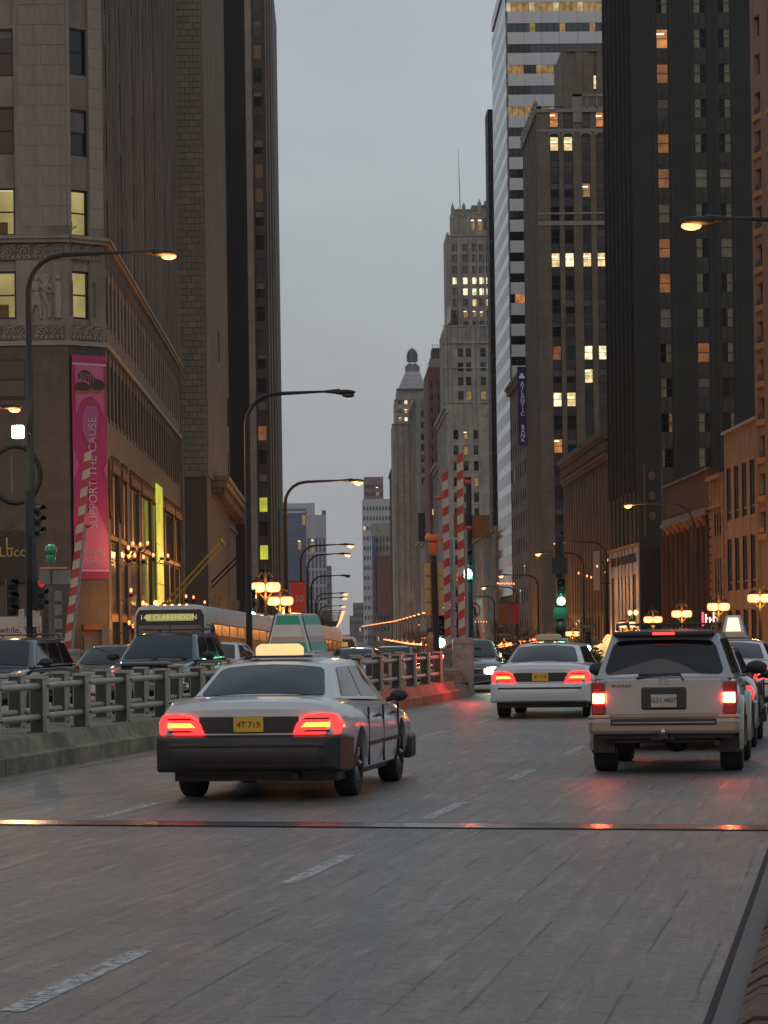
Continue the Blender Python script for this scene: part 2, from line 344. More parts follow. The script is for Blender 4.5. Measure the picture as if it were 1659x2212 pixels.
ribbon('pavement', -14, -2.6, [127] + YS[6:-1], .13, 'pavement', .4)
ribbon('pavement', 18.8, 29, [127] + YS[6:-1], .13, 'pavement', .4)
# bridge deck, in the bridge's own frame (x across, y along)
def deck(name, poly, z, m, th=0.0, kind='structure', parent=None):
    mb = MB()
    if th: mb.prism(poly, z - th, z, lambda p, a, q: (p, q, a))
    else: mb.add([(p, q, z) for p, q in poly], [tuple(range(len(poly)))])
    o = mb.obj(name, m, parent)
    if not parent: o.rotation_euler = (0, 0, BROT); tag(o, kind=kind)
    return o
bd = deck('bridge_deck', [(-30, -8), (3.5, -8), (3.5, 91), (-30, 86)], 0, 'bridge_deck', 0)
def skew(s, t): return s - .155 * (t + .72)
def plate(s0, s1, m, z, nm):
    return deck(nm, [(-10.3, skew(s0, -10.3)), (-.5, skew(s0, -.5)), (-.5, skew(s1, -.5)), (-10.3, skew(s1, -10.3))], z, m)
plate(25.55, 26.3, 'joint_gap', .004, 'expansion_joint_bed')
ej = plate(25.62, 26.18, 'steel_plate', .010, 'expansion_joint_plate')
for k in range(6):                                                    # road dashes
    deck('lane_dash', [(-3.93, 13.5 + 6.9 * k), (-3.80, 13.5 + 6.9 * k), (-3.80, 16.1 + 6.9 * k), (-3.93, 16.1 + 6.9 * k)], .004, 'road_paint')
for k, s in enumerate((20.4, 27.6, 34.2, 41.1, 48.2, 54.8, 61.7, 68.6)):
    c = -7.05 + .009 * (s - 27); deck('lane_dash', [(c - .06, s), (c + .06, s), (c + .08, s + 2.5), (c - .04, s + 2.5)], .004, 'road_paint')
def TM(s): return -10.33 if s < 42 else -10.33 + .75 * min(1, (s - 42) / 24)        # foot of the median kerb
deck('edge_line', [(TM(10) + .32, 10), (TM(10) + .42, 10), (TM(42) + .42, 42), (TM(72) + .42, 72), (TM(72) + .32, 72), (TM(42) + .32, 42)], .004, 'road_paint_yellow')
deck('gutter_gap', [(-.66, 5), (-.625, 5), (-.625, 80), (-.66, 80)], .006, 'joint_gap')
deck('gutter_strip', [(-.62, 5), (-.505, 5), (-.505, 80), (-.62, 80)], .012, 'kerb_strip', .03)
mb = MB()
for i in range(260):                                                  # rusty, ridged walkway edge
    s = 6 + i * .30; z = .05 + .02 * random.random()
    mb.prism([(-.5, 0), (-.5, z), (-.42, z + .05), (.4, z + .06), (.4, 0)], s + .015, s + .285, lambda p, a, q: (p, a, q))
o = mb.obj('walkway_edge', 'rusty_walk'); o.rotation_euler = (0, 0, BROT); tag(o, kind='structure')
deck('walkway', [(-30, -5), (-23.2, -5), (-23.2, 84), (-30, 84)], .12, 'pavement', .12)
deck('walkway', [(.4, -5), (3.4, -5), (3.4, 84), (.4, 84)], .12, 'pavement', .12)

# ------------------------------------------------------------------ median barrier
def TB(s, d): p = TM(s) - d; return p
barr = thing('median_barrier', 'long grey twin-railed steel barrier on a concrete kerb dividing the bridge lanes', 'barrier', BP(40, -11, 0), BROT)
def bl(t, s, z): return (t + 11, s - 40, z)
prof = [(0, 0), (.0, .20), (.10, .235), (.11, .22), (.2, .42), (1.55, .42), (1.62, .2), (1.74, .16), (1.74, 0)]
def kerb_seg(s0, s1, m, nm='kerb_block'):
    mb = MB(); n = len(prof)
    vs = [bl(TM(s0) - d, s0 + .02, z) for d, z in prof] + [bl(TM(s1) - d, s1 - .02, z) for d, z in prof]
    mb.add(vs, [tuple(range(n)), tuple(range(2 * n - 1, n - 1, -1))] + [(i, n + i, n + (i + 1) % n, (i + 1) % n) for i in range(n)])
    return mb.obj(nm, m, barr)
for s in range(12, 60, 6): kerb_seg(s, s + 6, 'barrier_concrete')
for s0, s1 in ((60, 66), (66, 70.5), (70.5, 74.3)): kerb_seg(s0, s1, 'barrier_red')
mbp = MB()
mbp.box(-.10, .06, -.075, .055, 0, .75, 1)                               # dark web
mbp.box(.06, .115, -.06, .06, 0, .775, 0); mbp.box(-.12, .12, -.085, .07, .75, .785, 0); mbp.box(-.115, -.10, -.06, .06, 0, .75, 0)
mbp.box(-.14, .13, -.14, .12, 0, .03, 0)
for bz in (.24, .65):
    for by in (-.035, .035): mbp.box(.115, .128, by - .014, by + .014, bz - .012, bz + .012, 1)
for bx in (-.12, .12): mbp.box(bx - .015, bx + .015, -.13, -.10, .03, .05, 1)
post_me = mbp.mesh('post', ['rail_paint', 'rail_paint_shaded'])
P0 = 38.9 - 2.25 * 11
def rail_row(d, ph, n):
    ss = [P0 + ph + 2.25 * k for k in range(n)]
    ss = [s for s in ss if s < 74]
    for s in ss:
        c = bl(TM(s) - d, s, .40); link('post', post_me, barr, c)
    for z, r in ((.65, .045), (.24, .045)):
        mb = MB(); pts = [bl(TM(s) - d + (.0), s, .40 + z) for s in ss]
        mb.tube(pts, r, 10); mb.obj('rail', 'rail_paint', barr, smooth=40)
rail_row(.36, 0, 28); rail_row(1.30, 0, 28)
# end block of the median with its pads
eb = thing('median_end_block', 'low brown stone block ending the bridge median under the gate machinery', 'kerb block', BP(76.4, -10.3, 0), BROT)
X('end_stone', (.2, .15, .11), .85, var=.3, scale=2, bump=.5, joints=(.5, .3, .02))
mb = MB(); mb.prism([(-1.4, 0), (-1.4, .34), (.55, .34), (.6, .28), (.66, 0)], -1.9, 1.2, lambda p, a, q: (p, a, q)); mb.obj('block', 'end_stone', eb)
mb = MB(); mb.lathe([(1.02, 0), (1.0, .3), (.94, .34), (.01, .35)], (-.38, 1.2, 0), 20); mb.obj('nose', 'end_stone', eb)
# ------------------------------------------------------------------ buildings
class Fr:                                                             # a facade's own frame: u along it, d inwards
    def __init__(s, ox, oy, ux, uy):
        n = math.hypot(ux, uy); s.o = (ox, oy); s.u = (ux / n, uy / n); s.rz = math.atan2(uy, ux)
    def pt(s, u, d, z): return (s.o[0] + s.u[0] * u - s.u[1] * d, s.o[1] + s.u[1] * u + s.u[0] * d, z)
    def uY(s, px, Y): return XH(px, Y) - s.o[0]
WM = {}
def win_mesh(w, h, style):
    k = (round(w, 2), round(h, 2), style)
    if k in WM: return WM[k]
    mb = MB(); t = min(.09, w * .09)
    mb.box(-w / 2, -w / 2 + t, -.05, .06, 0, h); mb.box(w / 2 - t, w / 2, -.05, .06, 0, h)
    mb.box(-w / 2 + t, w / 2 - t, -.05, .06, h - t, h); mb.box(-w / 2 + t, w / 2 - t, -.05, .06, 0, t)
    if 's' in style: mb.box(-w / 2 + t, w / 2 - t, -.03, .03, h * .5 - t * .35, h * .5 + t * .35)
    if 'v' in style: mb.box(-t * .3, t * .3, -.03, .03, t, h - t)
    if '3' in style:
        for q in (-1, 1): mb.box(q * w / 6 - .03, q * w / 6 + .03, -.03, .03, t, h - t)
    if 'a' in style:                                                  # arched head: corner fillers
        for q in (-1, 1):
            pts = [(q * w / 2, h - t), (q * w / 2, h - w * .42)] + [(q * w * .5 * math.cos(a), h - w * .42 + w * .42 * math.sin(a)) for a in (.4, .8, 1.2)] + [(q * w * .1, h - t)]
            mb.prism(pts, -.06, .05, lambda p, a, q_: (p, a, q_))
    WM[k] = mb.mesh('window', ['frame_dark' if 'g' not in style else 'frame_grey']); return WM[k]
def pane_mesh(w, h, m):
    k = (round(w, 2), round(h, 2), m, 'pane')
    if k not in WM:
        mb = MB(); mb.box(-w / 2 + .02, w / 2 - .02, .02, .035, .02, h - .02); WM[k] = mb.mesh('pane', [m])
    return WM[k]
def cur_mesh(w, h, lr, m):
    k = (round(w, 2), round(h, 2), lr, m)
    if k not in WM:
        mb = MB(); n = 7; a, b = {'l': (-.47, .02), 'r': (.02, .47), 'f': (-.47, .47), 'R': (.18, .47), 'L': (-.47, -.2)}[lr]
        for i in range(n):
            x0 = (a + (b - a) * i / n) * w; x1 = (a + (b - a) * (i + 1) / n) * w; y0, y1 = (.12, .15) if i % 2 else (.15, .12)
            mb.add([(x0, y0, .05), (x1, y1, .05), (x1, y1, h - .05), (x0, y0, h - .05)], [(0, 1, 2, 3)])
        WM[k] = mb.mesh('curtain', [m])
    return WM[k]
class Bld:
    def __init__(s, name, label, base, cat='building', mats=('limestone',), group=None):
        s.L = Vector(base); s.root = thing(name, label, cat, base, 0, group); s.wall = MB(); s.mats = list(mats); s.nw = 0; s.st = MB(); s.stm = {}
    def mi(s, m):
        if m not in s.mats: s.mats.append(m)
        return s.mats.index(m)
    def part(s, name, mb, mats, smooth=0): return mb.obj(name, mats, s.root, s.L, smooth)
    def core(s, x0, x1, y0, y1, z0, z1, m): s.wall.box(x0, x1, y0, y1, z0, z1, s.mi(m))
    def window(s, F_, uc, z, w, h, style, pick, d):
        if pick is None: return
        p = F_.pt(uc, d, z)
        if s.nw < 290:
            s.nw += 1
            o = link('window', win_mesh(w, h, style), s.root, Vector(p) - s.L, (0, 0, F_.rz))
            pm, cur = pick if isinstance(pick, tuple) else (pick, None)
            link('pane', pane_mesh(w, h, pm), o)
            if cur: link('curtain', cur_mesh(w, h, *cur), o)
            elif w > .8 and 'g' not in style:
                q = (s.nw * 7919) % 97 / 97.
                if pm.startswith('lit') and pm not in ('lit_green', 'lit_amber') and q < .7:
                    k = (round(w, 2), 'cl', int(q * 5))
                    if k not in WM:
                        a = MB(); z0 = h * (.80 - .1 * (int(q * 5) % 3)); a.box(-w * .42, w * (.1 + .08 * int(q * 5)), .005, .018, z0, z0 + h * .07); WM[k] = a.mesh('ceiling_light', ['ceiling_light'])
                    link('ceiling_light', WM[k], o)
                elif pm.startswith('glass') and q < .5:
                    k = (round(w, 2), round(h, 2), 'bl', int(q * 8))
                    if k not in WM:
                        a = MB(); a.box(-w / 2 + .07, w / 2 - .07, .005, .018, h * (.5 + .1 * (int(q * 8) % 4)), h - .07); WM[k] = a.mesh('blind', ['blind_grey'])
                    link('blind', WM[k], o)
        else:
            pm = pick[0] if isinstance(pick, tuple) else pick
            for (a, b, c_, e_, m) in ((-w / 2, w / 2, 0, h, 'frame_dark'), (-w / 2 + .07, w / 2 - .07, .07, h - .07, pm)):
                if m not in s.stm: s.stm[m] = len(s.stm)
                q = .03 if m == 'frame_dark' else .022
                s.st.fbox(F_, uc + a, uc + b, d + q - .01, d + .05, z + c_, z + e_, s.stm[m])
    def facade(s, F_, U, z0, z1, cols, rows, m='limestone', sm=None, dep=.35, sp=.08, style='s', pick=None, wd=None):
        """cols: [(centre, width)], rows: [(z, height)]"""
        sm = sm or m; a, b = s.mi(m), s.mi(sm); wd = dep - .12 if wd is None else wd
        cols = sorted(cols); e = 0
        edges = []
        for c, w_ in cols: edges.append((e or .004, c - w_ / 2)); e = c + w_ / 2
        edges.append((e or .004, U - .004))
        for u0, u1 in edges:
            if u1 - u0 > .01: s.wall.fbox(F_, u0, u1, 0, dep, z0, z1, a)
        rows = sorted(rows)
        for ci, (c, w_) in enumerate(cols):
            z = z0
            for r_, h in rows + [(z1, 0)]:
                if r_ - z > .02: s.wall.fbox(F_, c - w_ / 2 + .002, c + w_ / 2 - .002, sp, dep, z, r_, b)
                z = r_ + h
            for ri, (r_, h) in enumerate(rows): s.window(F_, c, r_, w_, h, style, pick(ci, ri) if pick else 'glass_dark', wd)
    def done(s, name='wall', smooth=0):
        if s.wall.v: s.part(name, s.wall, s.mats)
        if s.st.v: tag(s.part('small_windows', s.st, list(s.stm)), kind='stuff')
def grid(n, u0, pitch, w_): return [(u0 + pitch * i, w_) for i in range(n)]
def rows(z0, z1, pitch, h):
    out = []; z = z0
    while z + h < z1: out.append((z, h)); z += pitch
    return out
def pk(lit=.08, dim=.0, seed=0, base=('glass_dark', 'glass_mid'), litm=('lit_yellow', 'lit_pale')):
    rnd = random.Random(seed)
    def f(c, r):
        q = rnd.random()
        if q < lit: return rnd.choice(litm)
        if q < lit + dim: return 'lit_dim'
        return rnd.choice(base)
    return f
def stone_field(b, F_, cells, m, name='stone', g=.008):
    """cells: (u0,u1,z0,z1,out) blocks; the first 290 are parts, the rest one mass"""
    cache = {}; ms = m if isinstance(m, list) else [m]; mass = MB(); rr = random.Random(4)
    for i, (u0, u1, z0, z1, out) in enumerate(cells):
        mm = rr.randrange(len(ms))
        if i < 290:
            k = (round(u1 - u0, 2), round(z1 - z0, 2), round(out, 3), mm)
            if k not in cache:
                mb = MB(); x = (u1 - u0) / 2 - g; h = (z1 - z0) - 2 * g
                mb.box(-x, x, -out, .06, g, g + h); cache[k] = mb.mesh(name, [ms[mm]])
            p = F_.pt((u0 + u1) / 2, 0, z0); link(name, cache[k], b.root, Vector(p) - b.L, (0, 0, F_.rz))
        else: mass.fbox(F_, u0 + g, u1 - g, -out, .06, z0 + g, z1 - g, mm)
    if mass.v: tag(b.part('stonework', mass, ms), kind='stuff')

# ---- 1. corner office building on the left: pale stone over dark granite
C0 = (-9.7, 130.0); C1 = (XH(158, 128.67), 128.67)
b = Bld('corner_office_building', 'tall grey stone corner office building with carved friezes over a dark granite base', (-9.7, 130, ZG(130)), mats=('street_stone',))
N1 = Fr(-20.0, 128.67, 1, 0); UN = C1[0] + 20.0
CH = Fr(C1[0], C1[1], C0[0] - C1[0], C0[1] - C1[1]); UC = math.hypot(C0[0] - C1[0], C0[1] - C1[1])
S1 = Fr(-9.7, 130.0, 0, 1); US = 63.0
def zy(py, Y=128.67, px=100): return WY(px, py, Y).z
zs = [zy(163), zy(332), zy(508), zy(688)]                          # window sills, top to bottom
zs = [zy(163) + 3.45 * k for k in (3, 2, 1)] + zs
rN = [(z, 2.05) for z in zs]
cN = [(XH(26, 128.67) + 20.0 - .3, 1.35), (XH(26, 128.67) + 20.0 - 3.4, 1.35)]
TOP = 46.0; ZB = zy(745)
dep = .4
litN = {2: 'lit_dim'}
F515 = zy(516); F560 = zy(562); F700 = zy(702); F735 = zy(735)
def pN(ci, ri):                                                      # rows come sorted bottom up
    if ri <= 1: return None
    return 'glass_dark'
b.facade(N1, UN, ZB, TOP, cN, rN, 'limestone', dep=dep, sp=.12, style='s', pick=pN, wd=.22)
wc = (.35, .84)
UCc = UC * (181 - 158) / 79.
def pC(ci, ri): return None if ri <= 1 else 'glass_dark'
b.facade(CH, UC, ZB, TOP, [(UC * .36, .98)], [(zy(690, 129.2), 2.05), (zy(512, 129.2), 2.0)] + [(zy(338, 129.2) + 3.47 * k, 2.0) for k in range(5)], 'limestone', dep=dep, sp=.1, style='s', pick=pC, wd=.2)
# lit rooms behind four windows
def room(F_, uc, z, w_, h, pics=0):
    o = link('window', win_mesh(w_, h, 's'), b.root, Vector(F_.pt(uc, .22, z)) - b.L, (0, 0, F_.rz))
    link('pane', pane_mesh(w_, h, 'glass_clear'), o)
    mb = MB(); x0, x1 = uc - w_ / 2 - .05, uc + w_ / 2 + .05
    for q in ((x0, x1, 1.7, 1.75, z - .1, z + h + .1), (x0 - .05, x0, .34, 1.7, z - .1, z + h + .1), (x1, x1 + .05, .34, 1.7, z - .1, z + h + .1), (x0, x1, .34, 1.7, z - .15, z - .1), (x0, x1, .34, 1.7, z + h + .1, z + h + .15)):
        mb.fbox(F_, q[0], q[1], q[2], q[3], q[4], q[5])
    ro = b.part('lit_room', mb, ['room_lit'])
    mb = MB()
    for k in range(3): mb.fbox(F_, x0 + .1, x1 - .1, .5 + k * .42, .62 + k * .42, z + h + .06, z + h + .09)
    mb.obj('ceiling_light', 'ceiling_light', ro, b.L)
    mb = MB()
    if pics == 1:
        mb.fbox(F_, uc - .25, uc + .1, 1.66, 1.69, z + .3, z + .95); mb.obj('picture', 'curtain_warm', ro, b.L)
    elif pics == 2:
        for k in range(9):
            a = k * .7; mb.tube([F_.pt(uc - .15, .6, z), F_.pt(uc - .15 + .12 * math.cos(a), .6 + .1 * math.sin(a), z + .35), F_.pt(uc - .15 + .38 * math.cos(a), .6 + .1 * math.sin(a), z + .5 + .05 * k % .2)], .018, 4)
        mb.obj('potted_plant', 'frame_dark', ro, b.L)
    else:
        mb.fbox(F_, uc - .6, uc + .2, 1.3, 1.5, z, z + .75); mb.obj('shelf', 'curtain_warm', ro, b.L)
for (F_, uc, ws) in ((N1, cN[0][0], 1.35), ):
    room(F_, uc, zs[6], ws, 2.05); room(F_, uc, zs[5], ws, 2.05)
room(CH, UC * .36, zy(690, 129.2), .98, 2.05, 1); room(CH, UC * .36, zy(512, 129.2), .98, 2.0, 2)
# stone courses on the pier between, every block a part
cells = []; rnd = random.Random(3); u0 = XH(52, 128.67) + 20.; u1 = UN - .02
z = F515 + .55; k = 0
while z < 31:
    hh = .86; cut = [.62, .45, .8, .35][k % 4]; us = [u0 + .05, u0 + (u1 - u0) * (.35 if k % 2 else .5), u1 - .28, u1]
    for a, c in zip(us, us[1:]): cells.append((a, c, z, z + hh, .012 + .008 * rnd.random()))
    z += hh; k += 1
stone_field(b, N1, cells, 'limestone_block')
cells = []; z = F515 + .55; k = 0
while z < 31:
    for a, c in ((.0, .20), (1.22, UC - .02)):
        cells.append((a, c, z, z + .86, .012 + .008 * rnd.random()))
    z += .86; k += 1
stone_field(b, CH, [(a, c, z0, z1, o_) for a, c, z0, z1, o_ in cells if c - a > .1], 'limestone_pale')
# string course, friezes, carved figures
mb = MB()
for F_, U in ((N1, UN + .08), (CH, UC + .05), (S1, US)):
    mb.fbox(F_, 0, U, -.30, 0, F515, F515 + .14); mb.fbox(F_, 0, U, -.20, 0, F515 - .16, F515)
    mb.fbox(F_, 0, U, -.12, 0, F735 - .22, F735 - .02)
b.part('string_course', mb, ['limestone_pale'])
def scroll(F_, u0, u1, z0, z1, n, flip=False):
    mb = MB(); mb.fbox(F_, u0, u1, -.02, .02, z0, z1, 1)
    w_ = (u1 - u0) / n; h = (z1 - z0)
    for i in range(n):
        c = u0 + w_ * (i + .5); zc = (z0 + z1) / 2; s_ = 1 if i % 2 else -1; pts = []
        for k in range(22):
            a = k * .55; rr = h * .42 * (1 - k / 24.); pts.append(F_.pt(c + s_ * rr * math.cos(a) * min(1, w_ / h), -.045, zc + rr * math.sin(a)))
        mb.tube(pts, .028, 5)
        mb.tube([F_.pt(c - w_ * .5, -.04, z0 + h * .12), F_.pt(c - w_ * .2, -.05, z0 + h * .5), F_.pt(c + w_ * .1, -.05, z0 + h * .88), F_.pt(c + w_ * .5, -.04, z1 - h * .1)], .026, 5)
        for q in (-.3, 0, .3): mb.ell((0, 0, 0), (.06, .03, .09), 6, 4, T=lambda x, y, z_, q=q, c=c: F_.pt(c + q * w_ + x, -.03 + y, z0 + .12 + z_))
    b.part('carved_frieze', mb, ['limestone_pale', 'ornament_stone'], 60)
for z0, z1 in ((F560 + .02, F515 - .18), (F735 + .02, F700)):
    scroll(N1, UN - 3.6, UN - .15, z0, z1, 5); scroll(CH, .15, UC - .15, z0, z1, 3)
mb = MB(); mb.fbox(S1, .15, US - .1, -.03, .02, F560 + .02, F515 - .18); mb.fbox(S1, .15, US - .1, -.03, .02, F735 + .02, F700); 
for k in range(120): mb.fbox(S1, .2 + k * .52, .45 + k * .52, -.07, 0, F560 + .1, F515 - .25)
b.part('side_frieze', mb, ['ornament_stone'])
# two striding figures in low relief
Fg = zy(690); uf = XH(88, 128.67) + 20.
mb = MB()
def lump(u, z, ru, rz_, d=.07): mb.ell((0, 0, 0), (ru, d, rz_), 12, 8, T=lambda x, y, zz: N1.pt(uf + u + x, -.02 + y, Fg + z + zz))
def limb(pts, r): mb.tube([N1.pt(uf + u, -.04, Fg + z) for u, z in pts], r, 8)
lump(0, 1.78, .12, .15); lump(-.02, 1.38, .20, .26, .1); lump(0, 1.02, .17, .2, .09)
mb.prism([(-.2, 1.0), (-.24, .62), (.22, .62), (.17, 1.0)], -.09, 0, lambda p, a, q: N1.pt(uf + p, a, Fg + q))
limb([(-.12, .65), (-.2, .35), (-.3, .05), (-.16, .02)], [.10, .07, .05, .04]); limb([(.12, .65), (.2, .38), (.16, .08), (.3, .03)], [.10, .075, .05, .04])
limb([(.12, 1.5), (.32, 1.3), (.55, 1.16), (.72, 1.14)], [.08, .065, .05, .04]); limb([(-.2, 1.45), (-.28, 1.2), (-.1, 1.08)], [.07, .06, .04])
lump(.42, 1.82, .13, .15); lump(.42, 1.45, .17, .2, .09); limb([(.3, 1.2), (.42, .8), (.6, .45), (.52, .1)], [.12, .1, .07, .05])
limb([(.5, 1.5), (.7, 1.3), (.8, 1.1)], [.07, .05, .04]); lump(.95, 1.8, .1, .12, .05); limb([(.95, 1.6), (.95, 1.0), (.92, .3), (.9, .05)], [.16, .17, .15, .17]); limb([(.6, 1.05), (.62, .6), (.55, .08)], [.04, .06, .1])
mb.prism([(.12, 1.75), (.35, 2.0), (.62, 1.8), (.45, 1.5)], -.06, 0, lambda p, a, q: N1.pt(uf + p, a, Fg + q))
b.part('carved_figures', mb, ['limestone_pale'], 50)
for ux in (.06, 1.3):
    for k in range(3): mb = MB(); mb.fbox(CH, ux + .07 * k, ux + .03 + .07 * k, -.02, .01, zy(690, 129.2) + .1, zy(690, 129.2) + 1.6); b.part('flute', mb, ['ornament_stone'])
# street side: paired slots between tall ribs
prs = []
for k in range(7):
    c = 1.6 + k * 9.0; prs += [(c - .62, .95), (c + .62, .95)] + [(c + 2.6 + 1.25 * j, .6) for j in range(5)]
prs = [p for p in prs if p[0] < US - .6]
rs = [(zs[i], 2.05) for i in (5, 4, 3, 2, 1, 0)] + [(zs[0] + 3.45 * k, 2.05) for k in (1, 2, 3)]
b.facade(S1, US, F515 + .15, TOP, prs, rs, 'street_stone', dep=.16, sp=.05, style='', pick=pk(.01, .02, 5), wd=.07)
mb = MB()
for k in range(15):
    c = 1.6 + k * 9.0
    if c > US: break
    for q in (-1.4, 1.35, 1.6, 3.2, 4.45, 5.7, 6.95, 7.3): mb.fbox(S1, max(.02, c + q - .06), c + q + .06, -.05, .0, F515 + .16, TOP)
b.part('rib', mb, ['limestone'])
cs = [(1.15 + k * 2.3, 1.35) for k in range(27)]
b.facade(S1, US, F700, F560, cs, [(zs[6], 2.05)], 'street_stone', dep=.16, sp=.05, style='', pick=pk(.0, .02, 6), wd=.07)
b.wall.fbox(S1, 0, US, 0, .4, F735 - .2, F700, b.mi('street_stone')); b.wall.fbox(S1, 0, US, 0, .4, F560, F515 + .14, b.mi('street_stone'))
# granite base
zg = ZG(130) - 1
g = b.mi('granite_dark'); ps = b.mi('podium_stone')
b.wall.box(-20, C1[0] - .02, 128.72, 129.6, zg, ZB, g)
b.wall.fbox(CH, 0, UC, .03, .5, zg + 4.2, ZB, g)
b.wall.fbox(CH, 0, .55, .03, .5, zg, zg + 4.2, g)
zr1 = WX(236, 785, -9.7).z; zr0 = WX(236, 901, -9.7).z
cs = [(1.15 + k * 2.3, 1.6) for k in range(27)]
b.facade(S1, US, zr0 - .25, F735 - .21, cs, [(zr0, zr1 - zr0)], 'podium_stone', dep=.16, sp=.05, style='', pick=pk(.0, .03, 8), wd=.07)
zo = WX(236, 990, -9.7).z
b.wall.fbox(S1, 0, US, 0, .4, zo, zr0 - .25, ps)
# shop front bays with oval windows, bronze cresting
X('bronze', (.13, .06, .03), .4, metal=.7, var=.3, scale=3)
bays = [(4.2, 4.6), (10.2, 4.2), (17.6, 7.), (26.6, 9.), (37, 10), (48.3, 10.5), (58.3, 7.5)]
sh = [(c, w_) for c, w_ in bays]
b.facade(S1, US, zg, zo, sh, [(zg + 1.3, zo - zg - 1.5)], 'podium_stone', dep=.3, sp=.1, style='g', pick=lambda c, r: None)
for c, w_ in bays:
    n = max(3, int(w_ / .9)); z0 = zg + 4.6
    for k in range(n):
        for zz, hh in ((z0 + .1, 3.2), (z0 + 3.6, zo - z0 - 4.2)):
            b.window(S1, c - w_ / 2 + (k + .5) * w_ / n, zz, w_ / n - .12, hh, 'g', 'lit_amber' if (k + int(zz)) % 9 == 0 else 'glass_dark', .08)
    mb = MB(); mb.fbox(S1, c - w_ / 2, c + w_ / 2, .02, .3, z0 + 3.35, z0 + 3.55); mb.fbox(S1, c - w_ / 2, c + w_ / 2, -.12, .1, zo - .55, zo - .2)
    for k in range(int(w_ / .5)): mb.prism([(-.18, 0), (0, .38), (.18, 0)], -.1, .0, lambda p, a, q, c=c, k=k, w_=w_: S1.pt(c - w_ / 2 + .3 + k * .5 + p, a, zo - .2 + q))
    mb.fbox(S1, c - w_ / 2, c + w_ / 2, .05, .2, z0 - .25, z0 + .08)
    b.part('bronze_cresting', mb, ['bronze'])
    mb = MB(); mb.fbox(S1, c - w_ / 2 + .1, c + w_ / 2 - .1, .32, .36, zg + 1.5, z0 - .3); b.part('shop_window', mb, ['shop_glow'] if 'shop_glow' in MT else ['lit_amber'])
for uo in (1.1, 7.3):
    mb = MB(); zc = (WX(250, 1010, -9.7).z + WX(250, 1120, -9.7).z) / 2
    mb.tube([S1.pt(uo + .55 * math.cos(a * math.pi / 12), -.04, zc + 1.25 * math.sin(a * math.pi / 12)) for a in range(25)], .07, 6); fr = b.part('oval_window', mb, ['bronze'])
    mb = MB(); pp = [(uo + .55 * math.cos(a * math.pi / 12), zc + 1.25 * math.sin(a * math.pi / 12)) for a in range(24)]; mb.prism(pp, -.03, .0, lambda p, a, q: S1.pt(p, a, q)); mb.obj('pane', 'glass_dark', fr, b.L)
# round window and the dark one over it on the north wall
mb = MB(); cu, cz = XH(38, 128.67) + 20, zy(1025); rr = 1.05
mb.tube([N1.pt(cu + rr * 1.0 * math.cos(a * math.pi / 16), .0, cz + rr * 1.15 * math.sin(a * math.pi / 16)) for a in range(33)], .09, 8); ow = b.part('round_window', mb, ['frame_dark'])
mb = MB(); mb.prism([(cu + rr * math.cos(a * math.pi / 16), cz + 1.15 * rr * math.sin(a * math.pi / 16)) for a in range(32)], -.01, .03, lambda p, a, q: N1.pt(p, a, q)); mb.obj('pane', 'glass_mid', ow, b.L)
mb = MB()
for q in (-.75, -.15, .75): mb = MB(); mb.fbox(N1, cu + q - .02, cu + q + .02, -.04, -.015, cz - .85, cz + .85); mb.obj('glazing_bar', 'hotel_tan', ow, b.L)
mb = MB(); mb.fbox(N1, cu - 1.2, cu + .55, -.02, .03, zy(862), zy(775)); dw = b.part('window', mb, ['frame_dark']); mb = MB(); mb.fbox(N1, cu - 1.1, cu + .45, -.04, -.02, zy(855), zy(822)); mb.obj('pane', 'glass_mid', dw, b.L)
mb = MB(); mb.fbox(N1, cu - 1.1, cu + .45, -.04, -.02, zy(818), zy(779)); mb.obj('pane', 'glass_dark', dw, b.L)
# corner doorway below the banner
mb = MB(); mb.fbox(CH, .58, UC - .02, .12, .2, zg, zg + 4.2, 0); mb.fbox(CH, 1.55, UC - .02, -.02, .12, zg, zg + 4.2, 1)
mb.fbox(CH, .55, 1.56, -.02, .12, zg + 4.0, zg + 4.25, 2); mb.fbox(CH, .62, 1.1, .06, .12, zg + 1.2, zg + 3.7, 1)
b.part('doorway', mb, ['curtain_warm', 'buff_brick', 'bronze'])
b.core(-20, -12.4, 130.6, 193, zg, TOP, 'room_dark'); b.core(-12.4, -9.9, 131.9, 192.9, zg, TOP - .02, 'room_dark')
b.done()
# letters on the shop front at the left edge
gl = emit('gold_letters', (.9, .55, .12), .04)
fs = thing('shop_sign', 'dark shop sign with thin gold letters on the granite wall at the left edge', 'sign', (XH(30, 128.5), 128.5, zy(1192)))
mb = MB(); mb.box(-1.6, .9, .0, .06, -1.3, .9); mb.obj('panel', 'frame_dark', fs); 
lettering('Lucci', .62, gl, fs, (.05, -.03, 0), (R(90), 0, 0)); lettering('L', .75, gl, fs, (-.15, -.03, .35), (R(90), 0, 0))
mb = MB(); mb.tube([(-.9 + .09 * k, -.03, .75 + .1 * math.sin(k * .9)) for k in range(18)], .025, 5); mb.obj('scrollwork', 'bronze', fs)
